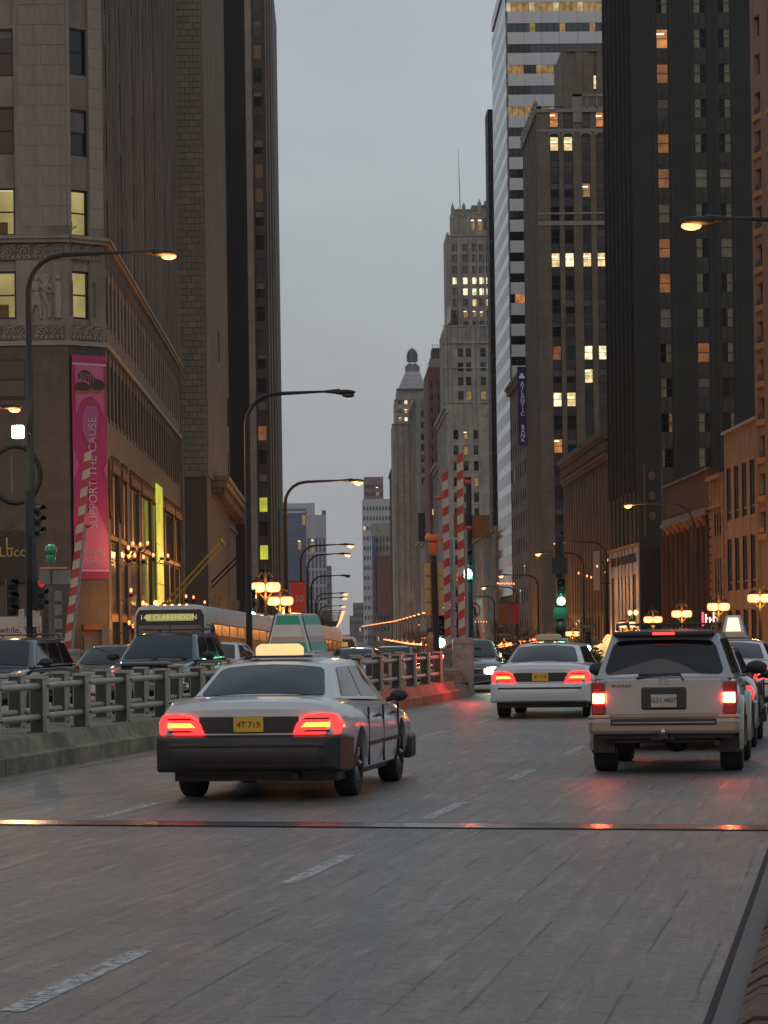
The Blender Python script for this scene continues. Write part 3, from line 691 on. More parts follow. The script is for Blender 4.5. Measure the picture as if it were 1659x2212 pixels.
# pink banner
X('banner_pink', (.34, .032, .115), .8, var=.06, scale=1); X('banner_light', (.42, .10, .22), .8, var=.06, scale=1); X('banner_mauve', (.33, .09, .22), .8, var=.06); X('banner_white', (.45, .32, .37), .8, var=.05); X('chocolate', (.045, .018, .012), .6, var=.4, scale=6); X('caramel', (.2, .09, .03), .6, var=.3, scale=6)
zt_, zb_ = zy(766, 128.8, 190), zy(1250, 128.8, 190); HB = zt_ - zb_; WB = 1.84
nrm = Vector(CH.pt(0, -1, 0)) - Vector(CH.pt(0, 0, 0))
bp_ = Vector(CH.pt(UC * .48, -.12, zb_))
bn = thing('wall_banner', 'tall pink banner reading SUPPORT THE CAUSE hung on the granite corner of the building', 'banner', bp_, CH.rz)
def flat(poly, d, m, nm, th=.004):
    mb = MB(); mb.prism(poly, d, d + th, lambda p, a, q: (p, a, q)); return mb.obj(nm, m, bn)
mb = MB()
for j in range(24):                                                   # cloth, gently rippled
    for i in range(6):
        def q(i, j): return (-WB / 2 + WB * i / 6, .012 * math.sin(j * 1.3 + i) + .01 * math.sin(i * 2.1 + j * .4), HB * j / 24)
        mb.add([q(i, j), q(i + 1, j), q(i + 1, j + 1), q(i, j + 1)], [(0, 1, 2, 3)])
mb.obj('cloth', 'banner_pink', bn, smooth=80)
def HBp(f): return HB * (1 - f)
flat([(-WB / 2, HBp(.035)), (WB / 2, HBp(.035)), (WB / 2, HBp(.27)), (.5, HBp(.20)), (0, HBp(.185)), (-.5, HBp(.2)), (-WB / 2, HBp(.27))], -.03, 'banner_light', 'upper_field')
flat([(-.30, HBp(.24)), (-.1, HBp(.225)), (.3, HBp(.225)), (.48, HBp(.25)), (.42, HBp(.31)), (.2, HBp(.37)), (.0, HBp(.40)), (-.25, HBp(.38)), (-.42, HBp(.33)), (-.42, HBp(.28))], -.03, 'banner_mauve', 'ribbon_loop')
flat([(-WB / 2, HBp(.41)), (-WB / 2 + .32, HBp(.50)), (-WB / 2, HBp(.56))], -.03, 'banner_light', 'ribbon_side')
flat([(WB / 2, HBp(.47)), (WB / 2 - .25, HBp(.51)), (WB / 2, HBp(.56))], -.03, 'banner_light', 'ribbon_side')
flat([(.2, HBp(.66)), (WB / 2, HBp(.80)), (WB / 2, HBp(.955)), (-WB / 2, HBp(.955)), (-WB / 2, HBp(.78))], -.03, 'banner_light', 'lower_field')
for f in (.035, .958): flat([(-WB / 2, HBp(f)), (WB / 2, HBp(f)), (WB / 2, HBp(f) - .09), (-WB / 2, HBp(f) - .09)], -.04, 'banner_white', 'band')
for cx, cf, rx, rz_, m in ((-.25, .095, .38, .25, 'chocolate'), (-.4, .145, .42, .22, 'chocolate'), (-.38, .16, .38, .16, 'caramel'), (.42, .135, .42, .27, 'chocolate'), (.3, .155, .36, .17, 'caramel'), (.0, .105, .3, .2, 'chocolate')):
    flat([(cx + rx * math.cos(a * .4), HBp(cf) + rz_ * math.sin(a * .4) * (1.1 if math.sin(a * .4) > 0 else .7)) for a in range(16)], -.045 - .004 * abs(cx), m, 'printed_sweet')
mb = MB()
for k in range(6): mb.tube([(-.55 + .13 * k, -.06, HBp(.075) - .02 * k), (-.45 + .13 * k, -.06, HBp(.10)), (-.5 + .14 * k, -.06, HBp(.115))], .013, 4)
mb.obj('icing_stripe', 'banner_white', bn)
lettering('SUPPORT THE CAUSE.', .62, 'banner_white', bn, (.12, -.05, HBp(.52)), (R(90), R(-90), 0), .003, xs=.80)
bn.children[-1].scale = (.83, 1, 1)
lettering('Fannie May', .34, 'banner_white', bn, (.15, -.05, HBp(.885)), (R(90), 0, 0), .003, xs=.75); lettering('Coleman', .36, 'banner_white', bn, (.0, -.05, HBp(.925)), (R(90), 0, 0), .003, xs=.7)

# ---- 2. tan stone tower behind it
b = Bld('tan_stone_tower', 'tall tan stone tower with a plain coursed end wall and fine ribs above a cornice', (-8.1, 196, ZG(196)), mats=('tan_rib',))
xe = XH(452, 195.0)
FN = Fr(-22, 195.0, 1, 0); UN2 = xe + 22; zc = WY(430, 1040, 195).z
cells = []; u0 = XH(396, 195.0) + 22; k = 0; z = zc + .3; rnd = random.Random(11); rowsz = []
while z < 47: rowsz.append(z); z += .42
for z in rowsz:
    n = 4; off = .0 if k % 2 else -.28; k += 1
    us = [max(u0, u0 + off + .56 * i) for i in range(n + 1)]; us[-1] = UN2
    for a, c in zip(us, us[1:]):
        if c - a > .08: cells.append((a, c, z, z + .42, .010 + .012 * rnd.random()))
stone_field(b, FN, cells, ['tan_block', 'tan_block_dark', 'tan_block_pale', 'tan_block'], g=.014)
b.core(-22, xe - .02, 195.05, 236, ZG(195) - 1, 60, 'mortar')
mb = MB()
SF = Fr(xe, 195.0, 0, 1)
for k in range(22): mb.fbox(SF, .02 + k * 1.85, 1.05 + k * 1.85, -.10, .03, zc + .4, 60)
b.part('rib', mb, ['tan_rib'])
for z in rows(zc + 2, 58, 3.4, 2): pass
for k, (u, z) in enumerate(((36.2, 17.5), (38.0, 17.5), (36.9, 13.3), (20.4, 21.))): b.window(SF, u, z, .5, 2.2, '', 'lit_dim', -.1)
b.done()
b = Bld('low_stone_annex', 'low tan stone building with a deep lit cornice at the foot of the black tower', (-8.2, 205, ZG(200)), mats=('tan_rib',))
zt = WY(447, 1030, 203).z
SA = Fr(-9.55, 193.05, 0, 1); za = WY(405, 1010, 195).z
b.facade(SA, 9.9, ZG(195) - 1, za, grid(9, 1.0, 1.0, .62), [(ZG(195) + .4, 8.3)], 'tan_rib', dep=.12, sp=.03, style='', pick=pk(0, .0, 2, ('glass_dark',)), wd=.05)
b.wall.box(-22, -9.95, 193.05, 203, ZG(195) - 1, za, 0)
xw = XH(456, 203.0); SB = Fr(xw, 203.0, 0, 1); LB = YX(512, xw) - 203.0
b.facade(SB, LB, ZG(210) - 1, zt - 1.2, grid(13, 2.0, (LB - 4) / 12, 1.3), [(ZG(210) + .5, 4.2), (ZG(210) + 5.8, 1.3)], 'tan_rib', dep=.2, style='', pick=pk(.0, .1, 3), wd=.08)
b.wall.box(-22, xw - .005, 203.0, 203.4, ZG(210) - 1, zt - 1.2, 0); b.core(-22, xw - .5, 203.4, 203 + LB, ZG(210) - 1, zt - .5, 'room_dark')
mb = MB()
for i, (pr, z0, z1) in enumerate(((.15, -2.2, -1.9), (.3, -1.3, -1.0), (.75, -1.0, -.7), (1.25, -.7, -.3), (1.4, -.3, 0))):
    mb.box(-14, xw + pr, 203 - pr, 203 + LB, zt + z0, zt + z1)
for k in range(46): mb.box(xw, xw + 1.0, 203.3 + k * 1.2, 203.75 + k * 1.2, zt - 1.25, zt - .72)
b.part('cornice', mb, ['tan_rib'])
mb = MB()
for k in range(10): mb.lathe([(.34, 0), (.3, .3), (.28, 6.2), (.4, 6.5)], (xw + .1, 205 + k * 5.2, ZG(210) + .3), 8)
b.part('pilaster', mb, ['tan_rib'], 50); b.done()

# ---- 3. black tower, brown tower
b = Bld('black_steel_tower', 'sheer black steel and glass tower rising out of the picture on the left', (-10, 300, ZG(300)), mats=('black_metal',))
y0 = YX(490, -10.0); y1 = YX(543, -10.0); b.core(-30, -10.0, y0 - 20, y1, ZG(300) - 1, 95, 'black_metal')
FK = Fr(-10.0, y0 - 20, 0, 1); mb = MB(); n = int((y1 - y0 + 20) / 1.55)
for k in range(n): mb.fbox(FK, .1 + k * 1.55, .22 + k * 1.55, -.22, 0, ZG(300), 95)
b.part('mullion', mb, ['black_metal_edge'])
mb = MB()
for z in range(0, 26): mb.fbox(FK, 0, y1 - y0 + 20, -.05, 0, z * 3.7, z * 3.7 + .9)
b.part('spandrel', mb, ['black_metal_edge']); b.done()
Yb = 430.0
b = Bld('brown_tower', 'dark brown tower with a pale stone edge and a column of windows beside the sky', (-12, Yb, ZG(Yb)), mats=('brown_stone',))
xs_ = [XH(p, Yb) for p in (536, 560, 563, 587, 605)]; Zb = ZG(Yb) - 1
FN = Fr(xs_[0], Yb, 1, 0)
b.wall.box(xs_[0], xs_[1], Yb - .2, Yb + .3, Zb, 96, b.mi('strip_stone'))
pit = 51.5 / F * Yb; zl = WY(560, 1210, Yb).z; rr_ = []
z = zl
while z > Zb + 3: z -= pit
z += pit
while z < 94: rr_.append((z, 2.2)); z += pit
litr = {}
def pB(c, r):
    z = rr_[r][0]; k = round((z - zl) / pit)
    if k in (0, 2): return 'lit_green'
    if k in (5,): return 'lit_amber'
    if k in (15, 16, 21): return 'curtain_warm'
    return 'glass_dark' if k % 3 else 'glass_mid'
b.facade(Fr(xs_[1], Yb, 1, 0), xs_[3] - xs_[1], Zb, 96, [((xs_[3] - xs_[1]) / 2 - .05, 1.3)], rr_, 'brown_stone', dep=.3, style='', pick=pB)
mb = MB()
for k in range(3): mb.box(xs_[3] + .15 + k * .38, xs_[3] + .33 + k * .38, Yb - .25, Yb, Zb, 96)
b.part('rib', mb, ['strip_stone'])
b.core(xs_[0], xs_[4], Yb + .3, Yb + 40, Zb, 96, 'brown_stone'); b.wall.box(xs_[3], xs_[4], Yb, Yb + .3, Zb, 96, 0)
zz = WY(600, 1100, Yb).z; b.wall.box(xs_[4], xs_[4] + .12, Yb, Yb + 30, Zb, zz, 0); b.done()

# ---- far towers at the end of the street, left
def far_block(name, label, Y, pl, pr, ptop, m, depth=40, win=None, mats=(), lits=.03, seed=1, group=None, wm=('glass_dark',), caps=None, zb=None):
    x0, x1 = XH(pl, Y), XH(pr, Y); zt = WY((pl + pr) / 2 - .0135 * (1358 - ptop) * 1.0, ptop, Y).z; zb = ZG(Y) - 2 if zb is None else zb
    b = Bld(name, label, ((x0 + x1) / 2, Y, zb), mats=(m,), group=group)
    if win:
        nx, pz, fw, fh, st = win; U = x1 - x0; pw = U / nx
        cols = [(pw * (i + .5), pw * fw) for i in range(nx)]
        rw = rows(zb + pz * .8, zt - pz * .45, pz, pz * fh)
        b.facade(Fr(x0, Y, 1, 0), U, zb, zt, cols, rw, m, dep=.4, sp=.1, style=st, pick=pk(lits, lits, seed, wm), wd=.2)
        b.core(x0, x1, Y + .4, Y + depth, zb, zt - .01, m)
    else: b.core(x0, x1, Y, Y + depth, zb, zt, m)
    return b, x0, x1, zb, zt
b, x0, x1, zb, zt = far_block('blue_glass_tower', 'distant blue glass tower with a pale frame at the left end of the street', 2000, 598, 664, 1099, 'blue_glass', win=(7, 8.2, .8, .8, ''), wm=('blue_glass',), lits=.02)
b.wall.box(x1, x1 + .8, 1999, 2010, zb, zt, b.mi('pale_concrete')); b.wall.box(x0, x1 + .8, 1999, 2001, zt - 3, zt - 1.6, b.mi('pale_concrete')); b.done()
b, *_ = far_block('pale_slab_tower', 'distant pale concrete slab standing behind the blue glass tower', 2300, 598, 683, 1087, 'pale_concrete'); b.done()
b, x0, x1, zb, zt = far_block('grid_front_tower', 'distant tower with a pale grid of frames over blue glass', 1950, 665, 707, 1112, 'tower_frame', win=(5, 10.5, .62, .86, ''), wm=('blue_glass', 'glass_blue'), lits=.02)
b.wall.box(x1 - 2.6, x1 + .1, 1960, 1990, zb, zt + 3.2, b.mi('blue_glass')); b.done()
b, *_ = far_block('slim_brick_tower', 'distant slim mauve tower right of the grid front tower', 2150, 704, 718, 1222, 'mauve_brick', win=(3, 6, .5, .4, '')); b.done()
b, *_ = far_block('mauve_block', 'low mauve block below the far grid front tower', 1500, 655, 717, 1318, 'mauve_brick', win=(8, 3.6, .5, .5, '')); b.done()

# ---- right side, from the near edge inwards
# hotel at the right edge
b = Bld('tan_hotel', 'tan hotel front with orange lit sills at the right edge of the picture', (26.5, 184, ZG(180)), mats=('hotel_tan',))
xh = XH(1637, 185); FH = Fr(xh, 185, .133, -1)
pit = 82 / F * 185; zl = WY(1640, 250, 184.5).z
rr_ = [(zl + pit * k, pit * .56) for k in range(-11, 5)]
b.facade(FH, 14, ZG(180) - 1, 48, [(1.35 + 3.1 * k, 1.55) for k in range(4)], rr_, 'hotel_tan', dep=.5, sp=.06, style='sg', pick=lambda c, r: 'lit_dim' if (c == 1 and r == 11) else ('glass_mid' if r > 5 else 'lit_amber' if r == 4 else 'glass_dark'))
mb = MB(); mb2 = MB()
for k in range(4):
    for z, h in rr_:
        c = 1.35 + 3.1 * k
        if z > 34 or k > 1: continue
        mb = MB(); mb.prism([(-.10, z - .42), (.05, z - .42), (.05, z - .04), (-.06, z - .04)], c - .85, c + .85, lambda p, a, q: FH.pt(a, p, q)); b.part('sloped_sill', mb, ['hotel_sill'])
        mb = MB(); mb.fbox(FH, c - .5, c + .5, -.05, .1, z + .02, z + .36); b.part('air_conditioner', mb, ['frame_grey'])
b.wall.add([FH.pt(0, .5, -3), FH.pt(14, .5, -3), FH.pt(14, 14, -3), FH.pt(0, 14, -3), FH.pt(0, .5, 48), FH.pt(14, .5, 48), FH.pt(14, 14, 48), FH.pt(0, 14, 48)], [(0, 1, 5, 4), (1, 2, 6, 5), (2, 3, 7, 6), (3, 0, 4, 7), (4, 5, 6, 7)], b.mi('room_dark')); b.done()
def street_block(name, label, X_, pf, pn, ptop, m, at='n', Yf=None, Yn=None, back=14, group=None, z0=None):
    """a building on the right whose street face spans columns pf (far) to pn (near)"""
    yf = Yf or YX(pf, X_); yn = Yn or YX(pn, X_)
    px = pn if at == 'n' else pf; zt = WY(px - .0135 * (1358 - ptop), ptop, yn if at == 'n' else yf).z
    b = Bld(name, label, (X_, yn, ZG(yn)), mats=(m,), group=group); zb = ZG(yn) - 1.5 if z0 is None else z0
    F_ = Fr(X_, yf, 0, -1); U = yf - yn
    b.X = X_; b.yf = yf; b.yn = yn; b.zt = zt; b.zb = zb; b.F = F_; b.U = U
    b.N = Fr(X_, yn, 1, 0); return b
b = street_block('modern_stone_shop', 'pinkish stone low rise with three tiers of tall window slots at the far right', 27.0, 1569, 1641, 905, 'pink_stone')
tiers = [(WX(1569, 1075, 27).z, 0)]
h0 = b.zt
rr_ = [(zz, 3.55) for zz in (b.zt - 5.95, b.zt - 10.75, b.zt - 15.6)]
c4 = [(2.1 + k * 3.9, 2.2) for k in range(4)]; c4 = [(b.U * (.14 + .235 * k), b.U * .13) for k in range(4)]
b.facade(b.F, b.U, b.zb + 3.0, b.zt, c4, rr_, 'pink_stone', dep=.35, sp=.02, style='g', pick=lambda c, r: 'glass_mid', wd=.16)
mb = MB()
for c, w_ in c4:
    for z, h in rr_: mb.fbox(b.F, c - w_ / 2, c + w_ / 2, .1, .2, z + .55, z + .62); mb.fbox(b.F, c - w_ / 2 - .05, c - w_ / 2, -.03, .1, z, z + h)
b.part('ledge', mb, ['pale_sill'])
b.facade(b.F, b.U, b.zb, b.zb + 3.0, [(3, 3.2), (8, 3.2), (13, 3.2)], [(b.zb + .3, 2.4)], 'pink_stone', dep=.6, style='g', pick=lambda c, r: 'lit_dim')
mb = MB(); mb.box(26.8, 40, b.yn, b.yf, b.zt, b.zt + .18); b.part('roof_edge', mb, ['pale_concrete'])
b.core(27.6, 40, b.yn + .1, b.yf, b.zb, b.zt, 'pink_stone'); b.wall.box(27, 40, b.yn, b.yn + .1, b.zb, b.zt, 0); b.done()
b = street_block('narrow_ornate_house', 'narrow tan building with quoined edges squeezed between the dark columned one and pink one', 27.0, 1538, 1568.6, 1020, 'hotel_tan')
b.facade(b.F, b.U, b.zb, b.zt, [(b.U * .32, 1.1), (b.U * .5, 1.1), (b.U * .68, 1.1)], [(b.zt - 4.3, 1.7), (b.zt - 9.7, 3.9), (b.zt - 15.6, 4)], 'hotel_tan', dep=.2, style='s', pick=pk(.0, .1, 4), wd=.08)
mb = MB()
for z in range(24):
    for u in (.15, b.U - 1.0): mb.fbox(b.F, u, u + (.9 if z % 2 else .6), -.12, 0, b.zb + 1.5 + z * .62, b.zb + 1.98 + z * .62)
b.part('quoin', mb, ['hotel_tan'])
mb = MB(); mb.fbox(b.F, 0, b.U, -.35, 0, b.zt - .3, b.zt); mb.fbox(b.F, 0, b.U, -.2, 0, b.zt - 2.3, b.zt - 2.1); b.part('cornice', mb, ['hotel_tan'])
b.core(27.4, 40, b.yn, b.yf, b.zb, b.zt - .2, 'room_dark'); b.done()
b = street_block('dark_columned_building', 'dark brown low building with tall columns under a heavy brick parapet beside the green tower', 27.0, 1439, 1538, 1009, 'brown_brick')
n = 9; pw = b.U / n
b.facade(b.F, b.U, b.zb, b.zt - 3.0, [(pw * (i + .5), pw * .62) for i in range(n)], [(b.zb + 4.2, 3.8), (b.zb + 8.3, b.zt - 3.6 - b.zb - 8.3)], 'brown_brick', dep=.35, sp=.1, style='v', pick=pk(.0, .02, 5, ('glass_dark',)), wd=.15)
b.wall.fbox(b.F, 0, b.U, 0, .7, b.zt - 3.0, b.zt, 0)
mb = MB(); mb.fbox(b.F, 0, b.U, -.4, 0, b.zt - 3.4, b.zt - 3.1); mb.fbox(b.F, 0, b.U, -.25, 0, b.zt - 3.1, b.zt - 2.8); mb.fbox(b.F, 0, b.U, -.2, 0, b.zt - .15, b.zt); b.part('cornice', mb, ['bronze'])
mb = MB()
for i in range(n + 1): mb.lathe([(.32, 0), (.26, .2), (.24, b.zt - 4.4 - b.zb - 4), (.36, b.zt - 4.1 - b.zb - 4)], b.F.pt(min(b.U - .3, max(.3, i * pw)), -.15, b.zb + 4), 8)
b.part('column', mb, ['brown_brick'], 50)
mb = MB()
for i in range(1, n): mb.prism([(-.55, 0), (0, 0), (0, -1.3), (-.15, -1.2), (-.2, -.5)], i * pw - .12, i * pw + .12, lambda p, a, q: b.F.pt(a, p, b.zt - 3.4 + q))
b.part('bracket', mb, ['hotel_sill'])
b.core(27.7, 40, b.yn, b.yf, b.zb, b.zt - .1, 'room_dark'); b.done()

# dark green tower
XT = 26.7; yn = 262.0; yf = YX(1321, XT); xr = XH(1640, yn)
b = Bld('dark_green_tower', 'tall dark green brick hotel tower with columns of curtained windows above a black granite portal', (XT, yn, ZG(yn)), mats=('green_brick',))
FN = Fr(XT, yn, 1, 0); UN = 14.0; zbs = WY(1384, 1180, yn).z
colp = [(1416.5, 1443.5), (1497, 1525.5), (1550, 1578)]
cN = []
for a, c in colp: xa, xb = WY(a, 85, yn).x, WY(c, 85, yn).x; cN.append(((xa + xb) / 2 - XT, xb - xa))
pit = 75.6 / F * yn; z1 = WY(1430, 105.3, yn).z; rr_ = [(z1 - pit * k, 1.79) for k in range(13)] + [(z1 + pit * k, 1.79) for k in range(1, 7)]
rr_ = sorted(rr_); K0 = 12
seq = {0: ['o', 'a', 'd', 'a', 'o', 'f', 'o', 'a', 'f', 'r', 'l', 'k', 'L'], 1: ['l', 'l', 'l', 'l', 'f', 'l', 'l', 'l', 'l', 'a', 'm', 'l', 'l'], 2: ['r', 'r', 'r', 'r', 'f', 'r', 'f', 'r', 'r', 'r', 'p', 'R', 'r']}
def pG(c, r):
    k = K0 - r
    if k < 0: return ('glass_clear', ('l' if c == 1 else 'r', 'curtain'))
    s_ = seq[c][min(k, 12)]
    if s_ == 'o': return ('lit_orange' if k == 0 else 'lit_amber')
    if s_ == 'a': return ('lit_amber')
    if s_ == 'm': return ('glass_mid')
    if s_ == 'k': return ('glass_clear', ('R', 'lit_dim'))
    if s_ in 'd': return ('glass_dark')
    if s_ == 'p': return ('glass_clear', ('r', 'curtain_warm'))
    return ('glass_clear', (s_, 'curtain'))
b.facade(FN, UN, zbs, 74, cN, rr_, 'green_brick', 'green_panel', dep=.55, sp=.10, style='s', pick=pG, wd=.16)
mb = MB()
for c, w_ in cN:                                                      # blind double arches between the windows
    for z, h in rr_:
        zp = z - (pit - 1.79) + .15
        for q in (-1, 1):
            mb.fbox(FN, c + q * w_ * .25 - w_ * .19, c + q * w_ * .25 + w_ * .19, .05, .10, zp + .12, zp + .72)
            mb.ell((0, 0, 0), (w_ * .19, .05, .16), 8, 5, T=lambda x, y, zz, c=c, q=q, w_=w_, zp=zp: FN.pt(c + q * w_ * .25 + x, .10 + y, zp + .72 + zz))
        mb.fbox(FN, c - .035, c + .035, -.01, .10, zp, zp + .95)
    mb.fbox(FN, c - w_ / 2 - .22, c - w_ / 2 - .14, -.05, 0, zbs + 4, 74); mb.fbox(FN, c + w_ / 2 + .14, c + w_ / 2 + .22, -.05, 0, zbs + 4, 74)
b.part('blind_arcade', mb, ['green_panel'])
FS = Fr(XT, yf, 0, -1); U = yf - yn; n = 7; pw = U / n
b.facade(FS, U, zbs + .4, 74, [(pw * (i + .5), 1.5) for i in range(n)], [(z, 1.79) for z, h in rr_], 'green_brick', 'green_panel', dep=.2, sp=.1, style='', pick=pk(0, .02, 5, ('glass_sky', 'glass_mid', 'glass_dark')), wd=.08)
mb = MB()
for i in range(n + 1):
    mb.fbox(FS, max(0, pw * i - .3), min(U, pw * i + .3), -.16, 0, zbs + 5, 74)
b.part('rib', mb, ['green_brick'])
# gilt plaques on the lowest shaft storeys
mb = MB(); X('gilt_terracotta', (.12, .06, .03), .6, var=.4, scale=4)
for px_, yy in ((1424, 1030), (1424, 1098), (1424, 1165)): pass
uc = WY(1386 + 38, 1110, yn).x - XT
for k in range(3): mb.ell((0, 0, 0), (.32, .08, .42), 10, 6, T=lambda x, y, z_, k=k: FN.pt(uc - .6 + x, -.02 + y, zbs + 2.6 + 1.75 * k + z_))
for q in (-1.35, .2): mb.fbox(FN, uc + q, uc + q + .16, -.05, 0, zbs + .8, zbs + 7.2)
b.part('gilt_plaque', mb, ['gilt_terracotta'])
b.wall.fbox(FN, .0, UN, -.12, .5, b.L.z - 1, zbs, b.mi('granite_black'))
# portal
zt = WX(1384 + 2, 1178, XT).z; ZP = b.L.z - 1
X('portal_silver', (.33, .33, .34), .35, metal=.5, var=.15)
b.facade(Fr(XT - .12, yf, 0, -1), U - .005, ZP, zt, [(U * .12, 3.0), (U * .33, 1.2), (U * .45, 1.2), (U * .57, 1.2), (U * .69, 1.2), (U * .86, 3.2)], [(ZP + 1.0, zt - ZP - 3.4)], 'portal_silver', dep=.25, style='', pick=lambda c, r: 'glass_dark', wd=.1)
mb = MB(); mb.box(XT - .35, XT, yn - .1, yf, zt, zt + .28); b.part('portal_ledge', mb, ['hotel_sill'])
lettering('CARBIDE AND CARBON BUILDING', 1.2, 'frame_dark', b.root, Vector((XT - .16, (yn + yf) / 2, zt - 1.0)) - b.L, (R(90), 0, R(-90)), .02, xs=1.3)
lampm = emit('wall_lamp_glow', (1, .55, .2), 5.0, sampled=False)
for i, (u, z) in enumerate(((.97, 0), (.78, 0), (.97, -3.2), (.78, -3.2), (.5, -3.2), (.24, -3.2), (.04, -3.0))):
    mb = MB(); mb.ell((0, 0, 0), (.16, .16, .22), 8, 6, T=lambda x, y, z_: Fr(XT - .12, yf, 0, -1).pt(U * u + x, -.2 + y, ZP + 7.2 + z + z_)); b.part('wall_lamp', mb, [lampm])
b.core(XT + .6, 40, yn + .6, yf, b.L.z - 1, 74, 'room_dark'); b.wall.box(XT + 14, 42, yn, yf, b.L.z - 1, 74, 0); b.done()

# classical tan block with cornice
b = street_block('classical_stone_block', 'broad tan stone low rise with a leafy cornice left of the dark green tower', 26.7, 1220, 1318, 925, 'buff_brick')
n = 16; pw = b.U / n; zb2 = b.zb + 5.0
b.facade(b.F, b.U, zb2 + 3.5, b.zt - 3, [(pw * (i + .5), pw * .5) for i in range(n)], [(zb2 + 3.7, .02)], 'buff_rib', 'buff_rib', dep=.3, sp=.12, pick=lambda c, r: None)
b.facade(b.F, b.U, b.zb, zb2 + 3.5, [(pw * (i + .5), pw * .45) for i in range(n)], [(b.zb + 1.0, 3.0), (b.zb + 5.0, 3.1)], 'buff_brick', dep=.2, style='', pick=pk(.0, .2, 9), wd=.07)
mb = MB(); F_ = b.F
for pr, z0, z1 in ((.2, -3, -2.6), (.35, -2.6, -2.3), (.6, -.6, 0), (.4, -1.0, -.6)): mb.box(b.X - pr, b.X + 12, b.yn - .0, b.yf, b.zt + z0, b.zt + z1)
for i in range(60): mb.fbox(F_, i * b.U / 60, i * b.U / 60 + .45, -.35, 0, b.zt - 2.1, b.zt - 1.2)
b.part('cornice', mb, ['buff_brick']); b.wall.fbox(F_, 0, b.U, 0, .5, b.zt - 3, b.zt, 0)
b.core(27.2, 40, b.yn, b.yf, b.zb, b.zt - .1, 'buff_brick'); b.done()

# tan brick tower
b = street_block('tan_brick_tower', 'tan brick tower with cream parapet and dark window strips, right of the white striped tower', 27.0, 1143, 1174, 232, 'buff_brick', Yn=388.0)
yn = 388.; zt = WY(1165, 240, yn).z; UN = 17.0
colp = [(1187.5, 1207), (1217, 1237.5), (1256, 1275), (1287, 1307)]
cN = [((WY(a, 300, yn).x + WY(c, 300, yn).x) / 2 - 27.0, WY(c, 300, yn).x - WY(a, 300, yn).x) for a, c in colp] + [(10.3, 1.15), (12., 1.15)]
pit = 50.3 / F * yn; zr = WY(1200, 275, yn).z; zr2 = WY(1200, 326, yn).z
rr_ = [(zr, 2.0), (zr2, 1.9)] + [(zr2 - pit * k, 1.9) for k in range(1, 21)]
rr_ = sorted(rr_); NR = len(rr_)
LIT = {(0, 0): 'lit_orange', (3, 0): 'lit_orange', (0, 1): 'lit_yellow', (1, 1): 'lit_yellow', (0, 6): 'lit_yellow', (1, 6): 'lit_pale', (2, 6): 'lit_yellow', (3, 6): 'lit_yellow', (2, 10): 'lit_pale', (3, 10): 'lit_pale', (0, 10): 'lit_amber', (2, 11): 'lit_yellow', (0, 12): 'lit_pale', (1, 12): 'lit_yellow', (0, 14): 'lit_orange', (2, 3): 'lit_dim'}
rnd = random.Random(5)
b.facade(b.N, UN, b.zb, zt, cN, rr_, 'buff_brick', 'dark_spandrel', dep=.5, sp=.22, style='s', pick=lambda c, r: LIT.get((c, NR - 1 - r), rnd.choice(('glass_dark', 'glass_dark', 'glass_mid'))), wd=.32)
mb = MB(); cr_ = b.mi('terracotta_cream')
for z0, z1, pr in ((zt - 3.2, zt, .06), (zr - .62, zr - .2, .08), (zt - .2, zt + .25, .2), (WY(1200, 487, yn).z, WY(1200, 478, yn).z, .12), (WY(1200, 463, yn).z, WY(1200, 459, yn).z, .08)):
    mb.fbox(b.N, 0, UN, -pr, .0, z0, z1) if z1 - z0 < 3 else [mb.fbox(b.N, c - w_ / 2, c + w_ / 2, -.03, .1, zr + 2.1, zt) for c, w_ in cN]
zpr = WY(1250, 203, yn).z; u1 = WY(1237, 230, yn).x - 27.
mb.fbox(b.N, u1, UN, -.1, .5, zt, zt + .5); mb.fbox(b.N, u1, u1 + 1.2, -.15, .5, zt - 1.5, zpr); mb.fbox(b.N, u1, UN, -.15, .5, zpr - .35, zpr)
for k in range(8): mb.fbox(b.N, u1 + 1.2 + k * 1.25 + .55, u1 + 1.4 + k * 1.25 + .55, -.1, .3, zt, zpr - .3); mb.tube([b.N.pt(u1 + 1.3 + k * 1.25 + .1, 0, zt + .5), b.N.pt(u1 + 1.3 + k * 1.25 + .5, 0, zpr - .4)], .09, 5)
for c, w_ in cN:
    pts = [(c - w_ / 2 - .12, zr2 + 1.75)] + [(c + (w_ / 2 + .12) * math.cos(a), zr2 + 1.75 + .5 * math.sin(a)) for a in (2.6, 2.1, 1.57, 1.04, .5)] + [(c + w_ / 2 + .12, zr2 + 1.75), (c + w_ / 2 + .12, zr2 + 2.6), (c - w_ / 2 - .12, zr2 + 2.6)]
    mb.prism(pts, -.04, .1, lambda p, a, q: b.N.pt(p, a, q))
for k in range(5): mb.fbox(b.N, .0 if k else 0, .6, -.12, 0, zt + .25, zt + .6)
mb.fbox(b.F, 0, b.U, -.2, .2, zt - .4, zt + .3)
for i in range(9): mb.lathe([(.3, 0), (.22, 1.0), (.38, 1.3), (.05, 1.9)], b.F.pt(1 + i * (b.U - 1.5) / 8, -.1, zt - .3), 6)
b.part('parapet', mb, ['terracotta_cream'])
n = 8; pw = b.U / n
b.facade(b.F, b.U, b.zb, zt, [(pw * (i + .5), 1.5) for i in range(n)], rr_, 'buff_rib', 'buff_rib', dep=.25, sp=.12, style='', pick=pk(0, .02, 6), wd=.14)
b.core(27.5, 27 + UN, yn + .5, b.yf, b.zb, zt - .05, 'room_dark'); 
